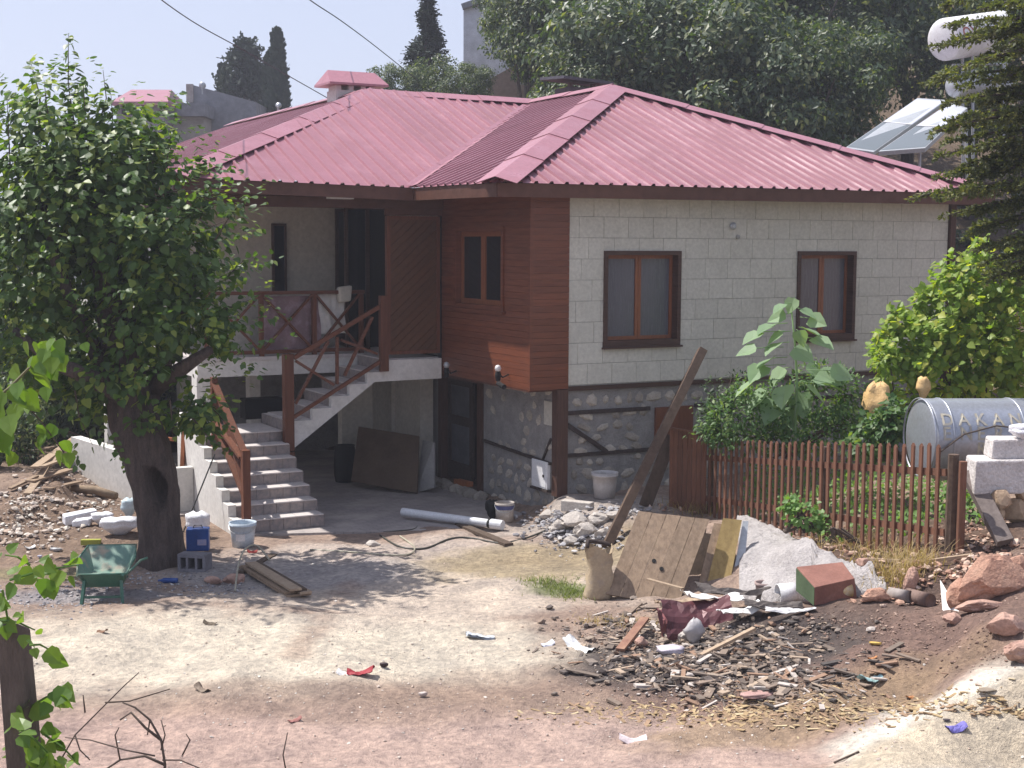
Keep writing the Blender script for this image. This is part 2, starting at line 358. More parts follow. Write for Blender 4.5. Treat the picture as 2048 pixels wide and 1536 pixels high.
bn = N(nt, 'ShaderNodeBump'); bn.inputs['Strength'].default_value = .9; bn.inputs['Distance'].default_value = .075; L.new(ad.outputs[0], bn.inputs['Height']); L.new(bn.outputs[0], b.inputs['Normal'])
me.materials.append(m); ground = bpy.data.objects.new('ground', me); COL.objects.link(ground); ground['kind'] = 'structure'
# precise surface lookup for placing things (bilinear on the real mesh)
def gz(x, y):
    i = int(np.clip(np.searchsorted(gy, y) - 1, 0, len(gy) - 2)); j = int(np.clip(np.searchsorted(gx, x) - 1, 0, len(gx) - 2))
    u = (x - gx[j]) / (gx[j+1] - gx[j]); w = (y - gy[i]) / (gy[i+1] - gy[i])
    return float((Z2[i,j]*(1-u) + Z2[i,j+1]*u) * (1-w) + (Z2[i+1,j]*(1-u) + Z2[i+1,j+1]*u) * w)
def GP(px, py, dz=0):
    p = G(px, py); return np.array([p[0], p[1], gz(p[0], p[1]) + dz])
# courtyard paving
pb = MB(); pts = [(-4.7,1.25),(-3.3,.75),(-2.4,.35),(-1.5,.25),(-.45,.1),(-.2,.3),(-.2,9.5),(-5.3,9.5),(-5.3,3.2),(-4.75,3.0)]
n = len(pts); pb.add([W(a, b_, -.43) for a, b_ in pts] + [W(a, b_, -.50) for a, b_ in pts], [tuple(range(n)), tuple(range(2*n-1, n-1, -1))] + [(i, i+n, (i+1) % n + n, (i+1) % n) for i in range(n)])
m, nt, b = nodes('patterned_paving'); L = nt.links; v = _coord(nt, 'W', (1,1,1), (0,0,-HANG))
br = N(nt, 'ShaderNodeTexBrick'); L.new(v, br.inputs['Vector']); br.inputs['Scale'].default_value = 1; br.inputs['Brick Width'].default_value = .2; br.inputs['Row Height'].default_value = .1; br.inputs['Mortar Size'].default_value = .006
br.inputs['Color1'].default_value = (.30,.265,.255,1); br.inputs['Color2'].default_value = (.25,.225,.22,1); br.inputs['Mortar'].default_value = (.20,.18,.175,1)
n1 = noise_n(nt, v, 1.6, 7, .65); c = mix(nt, mapr(nt, n1, .45, .65, 0, .75), br.outputs[0], (.42,.37,.335)); L.new(c, b.inputs['Base Color']); b.inputs['Roughness'].default_value = .9
n2 = noise_n(nt, v, 25, 5); bn = N(nt, 'ShaderNodeBump'); bn.inputs['Strength'].default_value = .4; bn.inputs['Distance'].default_value = .01; L.new(n2, bn.inputs['Height']); L.new(bn.outputs[0], b.inputs['Normal'])
pb.build('paving', m, kind='structure')
# ================================================================ HAZE
hzm = bpy.data.materials.new('summer_haze'); hzm.use_nodes = True; _n = hzm.node_tree; _n.nodes.remove(_n.nodes['Principled BSDF'])
_v = _n.nodes.new('ShaderNodeVolumePrincipled'); _v.inputs['Color'].default_value = (.86,.88,1.0,1); _v.inputs['Density'].default_value = HAZE; _v.inputs['Anisotropy'].default_value = .3
_n.links.new(_v.outputs[0], _n.nodes['Material Output'].inputs['Volume'])
MB().box8([(-170,-30,-3),(170,-30,-3),(170,420,-3),(-170,420,-3),(-170,-30,34),(170,-30,34),(170,420,34),(-170,420,34)]).build('haze', hzm, kind='stuff', label='thin bluish summer haze filling the air around the house', cat='haze')
# ================================================================ HOUSE
house = thing('house', 'two storey village house with red metal hip roof, cream block front and brown wood cladding', 'house', W(1.5, 3, -.45))
ORG[house] = V3(W(1.5, 3, -.45))
def hb(name, m, *boxes, parent=None, **kw):
    b_ = MB()
    for q in boxes: b_.hbox(*q)
    return b_.build(name, m, parent or house, **kw)
def rectsub(r, holes):
    out = [r]
    for h in holes:
        nw = []
        for (x0, x1, y0, y1) in out:
            if h[1] <= x0 or h[0] >= x1 or h[3] <= y0 or h[2] >= y1: nw.append((x0, x1, y0, y1)); continue
            if h[0] > x0: nw.append((x0, h[0], y0, y1))
            if h[1] < x1: nw.append((h[1], x1, y0, y1))
            a0, a1 = max(x0, h[0]), min(x1, h[1])
            if h[2] > y0: nw.append((a0, a1, y0, h[2]))
            if h[3] < y1: nw.append((a0, a1, h[3], y1))
        out = nw
    return out
W1 = (.61, 2.01, 2.17, 3.62); W2 = (4.31, 5.55, 2.16, 3.62); W3 = (.80, 2.50, 2.70, 3.98)
# structural core
hb('wall', MT['porch'], (-.45, 7.6, .24, 13.5, 1.56, 4.44), (-.02, 7.58, .3, 2.45, -.5, 1.56), (-.02, 7.58, 4.1, 13.5, -.5, 1.56), (.5, 7.58, 2.45, 4.1, -.5, 1.56))
# front backing wall with openings
b_ = MB()
for (x0, x1, z0, z1) in rectsub((0.0, 7.62, 1.60, 4.44), [W1, W2]): b_.hbox(x0, x1, .014, .24, z0, z1)
b_.build('wall', MT['joint'], house)
rows = 9; rh = (4.435 - 1.615) / rows
for r in range(rows):
    z1 = 4.435 - r * rh; z0 = z1 - rh + .006; x = -(.22 if r % 2 else 0) - .05 * (r % 3)
    while x < 7.62:
        w = .44 + random.uniform(-.02, .02); x0 = max(0.0, x); x1 = min(7.62, x + w - .006)
        if x1 - x0 > .03:
            for (p0, p1, q0, q1) in rectsub((x0, x1, z0, z1), [W1, W2]):
                if p1 - p0 > .015 and q1 - q0 > .015:
                    d = random.uniform(0, .004); hpiece('siding_block', cube('siding'), house, p0, p1, 0 - d, .0145, q0, q1)
        x += w
def window_b(w, sill=True):       # window in the front wall (plane b = const)
    a0, a1, z0, z1 = w; fw = .065
    fr = MB(); ring = [(a0, a1, z0, z0+fw+.03), (a0, a1, z1-fw, z1), (a0, a0+fw, z0+fw+.03, z1-fw), (a1-fw, a1, z0+fw+.03, z1-fw)]
    for (p, q, r_, s_) in ring: fr.hbox(p, q, -.03, .2, r_, s_)
    fo = fr.build('window', MT['dark_wood'], house)
    i0, i1, k0, k1 = a0+fw, a1-fw, z0+fw+.03, z1-fw; mid = (i0+i1)/2; sw = .055
    for (l, r_) in ((i0, mid), (mid, i1)):
        sb = MB()
        for q in [(l, r_, k0, k0+sw), (l, r_, k1-sw, k1), (l, l+sw, k0+sw, k1-sw), (r_-sw, r_, k0+sw, k1-sw)]: sb.hbox(q[0]+.002, q[1]-.002, .12, .165, q[2], q[3])
        sb.build('sash', MT['sash'], fo)
        MB().hbox(l+sw, r_-sw, .138, .148, k0+sw, k1-sw).build('pane', MT['curtained'], fo)
    MB().hbox(a0-.02, a1+.02, -.07, .11, z0-.03, z0-.001).build('sill', MT['dark_wood'], fo)
window_b(W1); window_b(W2)
# side wall (plane a = -.65), planks
b_ = MB()
for (x0, x1, z0, z1) in rectsub((.02, 6.0, 1.57, 4.44), [W3]): b_.box8([W(-.62, x0, z0), W(-.45, x0, z0), W(-.45, x1, z0), W(-.62, x1, z0), W(-.62, x0, z1), W(-.45, x0, z1), W(-.45, x1, z1), W(-.62, x1, z1)])
b_.hbox(-.62, 0, .03, .3, 1.57, 4.44)
b_.build('wall', MT['dark'], house)
W3o = (W3[0]-.0, W3[1]+.0, W3[2], W3[3]); bh = .0955; k = 0; z = 1.57
while z < 4.42:
    zt = min(z + bh - .003, 4.43)
    for (p0, p1, q0, q1) in rectsub((.0, 3.0, z, zt), [W3o]): hpiece('cladding_board', cube('cladding'), house, -.65 - random.uniform(0, .004), -.621, p0, p1, q0, q1)
    hpiece('cladding_board', cube('cladding'), house, -.619, -.001, -.022 - random.uniform(0, .004), .029, z, zt)
    z += bh
hb('corner_trim', MT['cladding'], (-.665, -.615, -.03, .025, 1.565, 4.43))
# side window
fr = MB(); a0, a1, z0, z1 = W3; fw = .07
for (p, q, r_, s_) in [(a0, a1, z0, z0+fw), (a0, a1, z1-fw, z1), (a0, a0+fw, z0+fw, z1-fw), (a1-fw, a1, z0+fw, z1-fw)]: fr.hbox(-.68, -.48, p, q, r_, s_)
fo = fr.build('window', MT['cladding'], house); mid = (a0+a1)/2; i0, i1, k0, k1 = a0+fw, a1-fw, z0+fw, z1-fw; sw = .08
for (l, r_) in ((i0, mid), (mid, i1)):
    sb = MB()
    for q in [(l, r_, k0, k0+sw), (l, r_, k1-sw, k1), (l, l+sw, k0+sw, k1-sw), (r_-sw, r_, k0+sw, k1-sw)]: sb.hbox(-.575, -.53, q[0]+.002, q[1]-.002, q[2], q[3])
    sb.build('sash', MT['sash'], fo); MB().hbox(-.555, -.545, l+sw, r_-sw, k0+sw, k1-sw).build('pane', MT['glass'], fo)
MB().hbox(-.72, -.5, a0-.05, a1+.05, z0-.04, z0-.001).build('sill', MT['cladding'], fo)
# overhang underside + trim
hb('overhang_soffit', MT['soffit'], (-.648, -.16, .02, 2.98, 1.54, 1.568))
# ---- stone ground floor
hb('stone_wall', MT['mortar'], (0.005, 7.6, .05, .31, -.55, 1.53))
hb('stone_wall', MT['mortar'], (-.15, 0, .12, 2.45, -.6, 1.535)); hb('stone_wall', MT['mortar'], (-.15, 0.1, 4.11, 4.5, -.6, 1.535))
def ico(sub=1, seed=0, jit=.18):
    import bmesh
    bm = bmesh.new(); bmesh.ops.create_icosphere(bm, subdivisions=sub, radius=.5); r_ = random.Random(seed)
    for v in bm.verts:
        n_ = mnoise.noise(v.co * 2.2 + Vector((seed * 3.1, 0, 0))); v.co *= 1 + jit * 1.6 * n_ + r_.uniform(-jit, jit) * .35
    me = bpy.data.meshes.new('stone'); bm.to_mesh(me); bm.free(); return me
STM = []
for i in range(8):
    q = ico(1, i); q.materials.append(MT['stone']); STM.append(q)
def stones_on(area, holes, plane, cell=(.27, .19), p_skip=.14, proud=.03, size=(.6, .95)):
    x0, x1, z0, z1 = area; z = z0; r = 0
    while z < z1 - .06:
        h = cell[1] * random.uniform(.85, 1.2); x = x0 + random.uniform(0, .2)
        while x < x1 - .05:
            w = cell[0] * random.uniform(.6, 1.35)
            cx, cz = x + w/2, z + h/2 + random.uniform(-.03, .03)
            if random.random() > p_skip and cx + w*.4 < x1 and not any(hh[0]-.03 < cx < hh[1]+.03 and hh[2]-.03 < cz < hh[3]+.03 for hh in holes):
                sx, sz = w * random.uniform(*size), h * random.uniform(*size); rot = random.uniform(-.5, .5)
                if plane == 'b': c = W(cx, .05, cz); A = HU; B = HV
                else: c = W(-.15, cx, cz); A = HV; B = -HU * -1
                A3 = Vector(A); Zz = Vector((0, 0, 1)); cr, sr = math.cos(rot), math.sin(rot)
                X_ = (A3 * cr + Zz * sr) * sx; Z_ = (-A3 * sr + Zz * cr) * sz; Y_ = Vector(B) * proud * 2.2
                piece('stone', random.choice(STM), None, house, frame_m(c, X_, Y_, Z_))
            x += w
        z += h; r += 1
stones_on((.05, 5.6, -.1, 1.5), [(1.5, 2.35, .55, 1.25)], 'b')
stones_on((.15, 2.42, -.5, .35), [(.2, .75, .1, .55)], 'a', cell=(.27, .2), proud=.028)
stones_on((.15, 2.42, .4, 1.48), [], 'a', p_skip=.5, proud=.018)
# timbers in the masonry
b_ = MB()
hb('timber_beam', MT['dark_wood'], (0, 7.6, .0, .06, 1.53, 1.60))
hb('timber_beam', MT['timber_old'], (.0, 1.5, .015, .06, 1.165, 1.225), )
hb('timber_beam', MT['timber_old'], (2.35, 7.5, .015, .06, 1.165, 1.225), )
hb('timber_beam', MT['timber_old'], (.0, 2.6, .02, .06, .525, .58))
MB().bar(W(.02, .025, 1.02), W(.72, .025, .57), .06, .04, up=-HV).build('timber_brace', MT['timber_old'], house)
MB().bar(W(-.17, 2.4, .50), W(-.17, .2, .42), .06, .04).build('timber_beam', MT['timber_old'], house)
MB().bar(W(-.165, .45, .44), W(-.165, .2, .80), .03, .03).build('timber_brace', MT['timber_old'], house)
hb('shutter', MT['brown_v'], (1.60, 2.30, .0, .09, .62, 1.20))
hb('corner_post', MT['darkpost'], (-.19, -.005, -.03, .13, -.05, 1.56))
# lower door
dz0, dz1 = -.38, 1.42
b_ = MB(); b_.hbox(-.20, -.02, 2.46, 2.60, dz0, dz1+.1); b_.hbox(-.20, -.02, 3.96, 4.10, dz0, dz1+.1); b_.hbox(-.20, -.02, 2.60, 3.96, dz1, dz1+.1); do = b_.build('door_frame', MT['darkpost'], house)
b_ = MB()
for (p, q, r_, s_) in [(3.0, 3.12, dz0+.06, dz1), (3.84, 3.96, dz0+.06, dz1), (3.12, 3.84, dz0+.06, dz0+.35), (3.12, 3.84, .62, .78), (3.12, 3.84, dz1-.12, dz1)]: b_.hbox(-.08, -.03, p, q, r_, s_)
b_.build('door', MT['timber_old'], house)
dp = hb('door_panel', mat('grey_blue_door_panel', (.10,.105,.125), .5, (.07,.075,.09), 4), (-.06, -.05, 3.12, 3.84, dz0+.35, .62), (-.06, -.05, 3.12, 3.84, .78, dz1-.12))
hb('wall', MT['dark'], (.3, .46, 2.4, 4.1, -.5, 1.56))  # near-black sheet added behind the door, painting the darkness inside
# threshold of rough stones
for i in range(7):
    piece('threshold_stone', STM[i], None, house, frame_m(W(-.33 - .05 * random.random(), 2.2 + i * .28, -.40), Vector(HV) * .34, Vector(HU) * .3, (0, 0, .22)))
# meter cabinet
mb = MB().hbox(-.22, -.155, .22, .70, .02, .44); mc = mb.build('meter_cabinet', MT['white'], house, bevel=.008)
MB().hbox(-.226, -.219, .25, .67, .05, .41).build('cabinet_door', MT['white'], mc)
MB().hbox(-.238, -.222, .30, .33, .20, .24).build('cabinet_lock', MT['dark'], mc)
MB().hbox(-.235, -.155, .2, .72, -.02, .012).build('cabinet_ledge', MT['timber_old'], mc)
# small junction panel near the top of the post
hb('junction_panel', MT['porch'], (-.175, -.15, .16, .40, 1.0, 1.36))
# ---- roof
def srange(poly, t):
    ss = []
    n = len(poly)
    for i in range(n):
        (t0, s0), (t1, s1) = poly[i], poly[(i+1) % n]
        if abs(t1 - t0) < 1e-9: 
            if abs(t - t0) < 1e-6: ss += [s0, s1]
            continue
        k = (t - t0) / (t1 - t0)
        if -1e-7 <= k <= 1 + 1e-7: ss.append(s0 + k * (s1 - s0))
    return (min(ss), max(ss)) if ss else (0, 0)
def slope(pts, pitch=.25, sheet=4, over=.0, phase=0.0, simple=False):
    P = [W(*p) for p in pts]; T = P[1] - P[0]; L0 = np.linalg.norm(T); T = T / L0
    nrm = np.cross(P[1] - P[0], P[2] - P[0]); nrm /= np.linalg.norm(nrm)
    if nrm[2] < 0: nrm = -nrm
    S = np.cross(nrm, T); 
    if S[2] < 0: S = -S
    poly = [(np.dot(p - P[0], T), np.dot(p - P[0], S)) for p in P]
    tmin = min(p[0] for p in poly); tmax = max(p[0] for p in poly); prof = [(0, 0), (.172, 0), (.19, .034), (.232, .034), (.25, 0)]
    verts_t = [p[0] for p in poly]; t = tmin - phase
    while t < tmax:
        e = t + pitch * sheet; bt = []
        for r in range(sheet):
            for (o_, h_) in prof[:-1]: bt.append((t + r * pitch + o_ * pitch / .25, h_))
        bt.append((e, 0))
        full = []
        for (x, h_) in bt: full.append((x, h_))
        for vt in verts_t + [tmin + 1e-6, tmax - 1e-6]:
            if t < vt < e:
                for i in range(len(bt) - 1):
                    if bt[i][0] <= vt <= bt[i+1][0]:
                        k = (vt - bt[i][0]) / (bt[i+1][0] - bt[i][0] + 1e-12); full.append((vt, bt[i][1] * (1 - k) + bt[i+1][1] * k))
        full = sorted(q for q in full if tmin <= q[0] <= tmax)
        if len(full) > 1:
            vs = []; fs = []; off = random.uniform(-.012, .012); lift = random.uniform(0, .004)
            for (x, h_) in full:
                s0, s1 = srange(poly, x); s0 += off if s0 < .02 else 0
                vs.append(P[0] + T * x + S * s0 + nrm * (h_ + lift)); vs.append(P[0] + T * x + S * s1 + nrm * (h_ + lift))
            for i in range(len(full) - 1): fs.append((2*i, 2*i+2, 2*i+3, 2*i+1))
            b_ = MB(); b_.add(vs, fs); o = b_.build('roof_sheet', MT['roof'], house)
        t = e
    return P, T, S, nrm
ZE = 4.60
C_fr = (-1.45, -.45, 4.565); C_r = (8.3, -.45, 4.615); AP = (3.5, 4.4, 6.58); VT = (3.5, 7.4, 6.58); VF = (-1.45, 2.4, 4.585); LC = (-5.23, 2.4, 4.66); LR = (-.15, 7.45, 6.58)
slope([C_fr, C_r, AP], phase=.07)
slope([VF, C_fr, AP, VT])
slope([LC, VF, VT, LR], phase=.1)
slope([(-5.23, 16, 4.66), LC, LR, (-.15, 16, 6.58)])
slope([C_r, (8.3, 16, 4.62), (3.5, 16, 6.58), AP])
# unseen back slopes
b_ = MB(); b_.add([W(*LR), W(*VT), W(3.5, 11.5, 5.0), W(-.15, 11.5, 5.0)], [(0, 1, 2, 3)]); b_.build('roof_sheet', MT['roof'], house)
def cap(p, q, nA, nB, w=.27, name='ridge_cap', lift=.07, seg=1.35, sag=0, material='roofcap'):
    p = W(*p); q = W(*q); d = q - p; L = np.linalg.norm(d); d /= L
    def wing(n):
        x = np.cross(n, d); 
        if x[2] > 0: x = -x
        if abs(x[2]) < 1e-6: x = x
        return x / np.linalg.norm(x)
    A = wing(nA); B = wing(nB)
    if np.dot(A[:2], B[:2]) > 0 and abs(np.dot(A, B)) > .98: B = -B
    n = int(max(1, round(L / seg))); up = (nA + nB); up /= np.linalg.norm(up)
    for i in range(n):
        s0 = i * L / n - (.06 if i else 0.03); s1 = (i + 1) * L / n; b_ = MB(); vs = []
        for s_, ex in ((s0, .012), (s1, 0)):
            c = p + d * s_ + up * (lift + .018 + ex); vs += [p + d * s_ + A * w + nA * (lift + ex), c, p + d * s_ + B * w + nB * (lift + ex)]
        vs += [v - up * .008 for v in vs]
        b_.add(vs, [(0,1,4,3), (1,2,5,4), (6,9,10,7), (7,10,11,8), (0,3,9,6), (2,8,11,5), (0,6,7,1), (1,7,8,2), (3,4,10,9), (4,5,11,10)])
        b_.build(name, MT[material], house)
def nrm_of(pts):
    P = [W(*p) for p in pts]; n = np.cross(P[1]-P[0], P[2]-P[0]); n /= np.linalg.norm(n); return n if n[2] > 0 else -n
nF1 = nrm_of([C_fr, C_r, AP]); nF2 = nrm_of([VF, C_fr, AP]); nF3 = nrm_of([LC, VF, VT]); nF4 = nrm_of([(-5.23, 16, 4.66), LC, LR]); nF5 = nrm_of([C_r, (8.3, 16, 4.62), AP]); nBk = nrm_of([LR, (3.5, 11.5, 5.0), (-.15, 11.5, 5.0)])
cap(C_fr, AP, nF2, nF1, .30); cap(C_r, AP, nF1, nF5, .24); cap(LC, LR, nF4, nF3, .28); cap(AP, VT, nF2, nF5, .22); cap(LR, VT, nF3, nBk, .26)
cap(LR, (-.15, 16, 6.58), nF4, np.array([-nF4[0], -nF4[1], nF4[2]]), .22)
# valley flashing (raised tray between the two wings)
p, q = W(*VF), W(*VT); d = q - p; L = np.linalg.norm(d); d /= L
for i in range(5):
    s0, s1 = i * L / 5 - .03, (i + 1) * L / 5; x2 = np.cross(nF2, d); x3 = np.cross(nF3, d)
    x2 = x2 if x2 @ HV < 0 else -x2; x3 = x3 if x3 @ HU < 0 else -x3
    vs = []
    for s_ in (s0, s1): c = p + d * s_; vs += [c + x3 * .10 + nF3 * .043, c + np.array([0, 0, .04]), c + x2 * .13 + nF2 * .043]
    MB().add(vs, [(0,1,4,3), (1,2,5,4)]).build('valley_flashing', MT['roofcap'], house)
# fascia boards
fas = [((-5.2, 16), (-5.2, 2.44), 4.63, 4.63), ((-5.2, 2.44), (-1.41, 2.44), 4.63, 4.555), ((-1.41, 2.44), (-1.41, -.41), 4.555, 4.535), ((-1.41, -.41), (8.27, -.41), 4.535, 4.585), ((8.27, -.41), (8.27, 16), 4.585, 4.59)]
for (p, q, za, zb) in fas:
    n = int(np.hypot(q[0]-p[0], q[1]-p[1]) / 3.2) + 1; ii = {0: (.12, 0), 1: (0, .12), 2: (.12, 0), 3: (0, .12), 4: (-.12, 0)}[fas.index((p, q, za, zb))]
    MB().bar(W(p[0]+ii[0], p[1]+ii[1], za + .0), W(q[0]+ii[0], q[1]+ii[1], zb + .0), .02, .11).build('eave_light_blocker', MT['dark'], house)  # dark strip added to block sky light showing under the sheet ribs
    for i in range(n):
        k0, k1 = i / n, (i + 1) / n; A = W(p[0] + (q[0]-p[0])*k0, p[1] + (q[1]-p[1])*k0, za + (zb-za)*k0 - .066); B = W(p[0] + (q[0]-p[0])*k1, p[1] + (q[1]-p[1])*k1, za + (zb-za)*k1 - .066)
        MB().bar(A, B, .03, .195).build('fascia_board', MT['soffit'], house)
hb('soffit', MT['soffit'], (-1.39, 8.25, -.39, .03, 4.44, 4.46), (-1.39, -.6, .03, 2.46, 4.44, 4.46), (-5.18, -.6, 2.46, 6.1, 4.44, 4.46), (7.62, 8.25, .03, 13, 4.44, 4.46), (-5.18, -4.6, 6.1, 13, 4.44, 4.46))
hb('porch_beam', MT['soffit'], (-4.75, -.66, 2.92, 3.06, 4.27, 4.435)); hb('porch_beam', MT['soffit'], (-4.75, -4.6, 3.06, 6.1, 4.27, 4.435))
hb('soffit_lamp', MT['white'], (-2.75, -2.35, 2.6, 2.75, 4.40, 4.438))
# chimneys
cb = W(-.05, 8.5, 6.2)
ch = MB(); ch.hbox(-.42, .42, 8.3, 8.8, 6.0, 6.72); cho = ch.build('chimney', MT['plaster'], house)
for (x, y) in ((-.36, 8.34), (-.1, 8.34), (.16, 8.34), (.36, 8.34)): MB().hbox(x-.05, x+.05, y-.03, y+.4, 6.72, 6.86).build('chimney_pillar', MT['plaster'], cho)
MB().add([W(-.62,8.12,6.85), W(.62,8.12,6.85), W(.62,8.98,6.85), W(-.62,8.98,6.85), W(-.5,8.55,7.12), W(.5,8.55,7.12), W(-.62,8.12,6.81), W(.62,8.12,6.81), W(.62,8.98,6.81), W(-.62,8.98,6.81)], [(0,1,5,4), (1,2,5), (2,3,4,5), (3,0,4), (9,8,7,6), (6,7,1,0), (7,8,2,1), (8,9,3,2), (9,6,0,3)]).build('chimney_roof', MT['roofcap'], cho)
c2 = MB(); c2.hbox(4.3, 5.0, 7.3, 7.9, 5.8, 6.95); c2o = c2.build('chimney', mat('sooty_render', (.09,.08,.085), .9), house)
MB().add([W(4.05,7.1,7.08), W(5.25,7.1,7.02), W(5.25,8.1,7.08), W(4.05,8.1,7.14), W(4.05,7.1,7.14), W(5.25,7.1,7.08), W(5.25,8.1,7.14), W(4.05,8.1,7.2)], [(3,2,1,0),(4,5,6,7),(0,1,5,4),(1,2,6,5),(2,3,7,6),(3,0,4,7)]).build('chimney_cap', mat('sooty_slab', (.07,.065,.08), .5), c2o)
for x in (4.35, 4.9): MB().hbox(x-.04, x+.04, 7.32, 7.4, 6.95, 7.04).build('chimney_pillar', MT['dark_wood'], c2o)
# ---- porch, left wing
hb('porch_wall', MT['porch'], (-4.6, -1.32, 6.1, 6.25, 1.86, 4.44), (-.62, -.58, 3.2, 6.1, 1.86, 4.44), (-1.32, -.62, 6.1, 6.25, 4.34, 4.44))
hb('wall', MT['plaster'], (-4.6, -.6, 6.3, 13.5, 1.86, 4.44))
a0 = onb(543, 520, 6.1)[0]; a1 = onb(572, 520, 6.1)[0]; zt = onb(555, 447, 6.1)[2]; zb = onb(555, 587, 6.1)[2]
fr = MB()
for q in [(a0, a1, zb, zb+.04), (a0, a1, zt-.04, zt), (a0, a0+.04, zb+.04, zt-.04), (a1-.04, a1, zb+.04, zt-.04)]: fr.hbox(q[0], q[1], 6.05, 6.099, q[2], q[3])
fo = fr.build('window', MT['dark_wood'], house); MB().hbox(a0+.04, a1-.04, 6.07, 6.085, zb+.04, zt-.04).build('pane', MT['glass'], fo)
# entrance doors, dark glass
dd = MB()
A0, A1 = -1.32, -.62
for q in [(A0, A0+.06, 1.87, 4.34), (A1-.06, A1, 1.87, 4.34), (A0+.06, A1-.06, 4.28, 4.34), (-1.0, -.94, 1.87, 4.28)]: dd.hbox(q[0], q[1], 6.06, 6.2, q[2], q[3])
do = dd.build('door', MT['dark_wood'], house)
for (l, r_) in ((A0+.06, -1.0), (-.94, A1-.06)):
    MB().hbox(l, r_, 6.12, 6.13, 2.7, 4.28).build('pane', MT['glass'], do); MB().hbox(l, r_, 6.11, 6.14, 1.87, 2.7).build('door_panel', MT['dark_wood'], do)
# dark glazed screen that stands beside the opening (porch side of the clad wing)
sa0 = onb(690, 560, 4.9)[0]; sa1 = onb(778, 560, 4.9)[0]
b_ = MB()
for q in [(sa0, sa0+.05), ((sa0+sa1)/2-.035, (sa0+sa1)/2+.035), (sa1-.05, sa1)]: b_.hbox(q[0], q[1], 4.86, 4.94, 1.87, 4.36)
b_.hbox(sa0+.05, sa1-.05, 4.86, 4.94, 4.30, 4.36); so_ = b_.build('screen_door', MT['dark_wood'], house)
for (l, r_) in ((sa0+.05, (sa0+sa1)/2-.035), ((sa0+sa1)/2+.035, sa1-.05)): MB().hbox(l, r_, 4.895, 4.905, 1.9, 4.3).build('pane', MT['glass'], so_)
# diagonal plank screen beside the landing
x0, x1, z0, z1 = -1.64, -.70, 1.92, 4.16; b_ = MB()
for q in [(x0, x1, z0, z0+.06), (x0, x1, z1-.06, z1), (x0, x0+.06, z0+.06, z1-.06), (x1-.06, x1, z0+.06, z1-.06)]: b_.hbox(q[0], q[1], 2.96, 3.05, q[2], q[3])
sco = b_.build('plank_screen', MT['brown_v'], house)
ix0, ix1, iz0, iz1 = x0+.06, x1-.06, z0+.06, z1-.06
def clip_poly(poly, f):
    out = []
    for i in range(len(poly)):
        p, q = poly[i], poly[(i+1) % len(poly)]; a, b = f(p), f(q)
        if a >= 0: out.append(p)
        if a * b < 0: k = a / (a - b); out.append((p[0] + (q[0]-p[0])*k, p[1] + (q[1]-p[1])*k))
    return out
cz = 0
for i in range(-40, 60):
    w = .105; c0 = i * w; c1 = c0 + w - .004
    poly = [(ix0, iz0), (ix1, iz0), (ix1, iz1), (ix0, iz1)]
    poly = clip_poly(poly, lambda p: (p[1] - iz0) * .75 - (p[0] - ix0) * .66 - c0); 
    if len(poly) > 2: poly = clip_poly(poly, lambda p: c1 - ((p[1] - iz0) * .75 - (p[0] - ix0) * .66))
    if len(poly) > 2:
        n = len(poly); dd = random.uniform(0, .006)
        MB().add([W(p[0], 2.985 - dd, p[1]) for p in poly] + [W(p[0], 3.03, p[1]) for p in poly], [tuple(range(n)), tuple(range(2*n-1, n-1, -1))] + [(k_, k_+n, (k_+1) % n+n, (k_+1) % n) for k_ in range(n)]).build('diagonal_board', MT['diag'], sco)
hb('screen_header', MT['soffit'], (-1.66, -.66, 2.98, 3.04, 4.17, 4.27))
# balcony slab, columns
hb('balcony_slab', MT['plaster'], (-4.42, -.66, 4.2, 6.3, 1.55, 1.80)); hb('balcony_floor', MT['tilecap'], (-4.44, -.66, 4.18, 6.1, 1.802, 1.86))
hb('column', MT['plaster'], (-4.42, -4.15, 4.25, 4.55, -.43, 1.55))
pa = onb(519, 800, 7.0)[0]
hb('column', MT['plaster'], (pa-.18, pa+.02, 7.0, 7.25, -.43, 1.55))
hb('column', MT['plaster'], (-5.35, -5.15, 6.6, 6.85, -.45, 1.6)); hb('column', MT['plaster'], (-3.3, -3.05, 9.5, 9.75, -.43, 1.86))
hb('terrace_edge', MT['plaster'], (-5.3, -.6, 6.3, 13.5, 1.55, 1.86))
# ground floor wall pieces under the landing
g0 = onb(783, 800, 5.4)[0]; g1 = onb(838, 800, 5.4)[0]; g2 = onb(745, 800, 5.4)[0]; g3 = onb(715, 800, 5.4)[0]
hb('wall', MT['porch'], (g0, g1, 5.4, 5.7, -.43, 1.55)); hb('wall', MT['porch'], (g3-.3, g2, 5.4, 5.6, -.43, 1.55))
hb('wall', MT['porch'], (-.45, -.2, 4.3, 5.7, -.43, 1.53))
hb('stone_wall', MT['mortar'], (-2.9, -.2, 8.6, 13, -.43, 1.55))
# left low parapet
pw = MB().bar(W(-5.95, 6.3, .02), W(-5.1, 3.4, -.12), .18, .85).build('parapet', MT['plaster'], house)
hb('parapet', MT['plaster'], (-5.1, -4.75, 3.35, 3.5, -.5, .25))
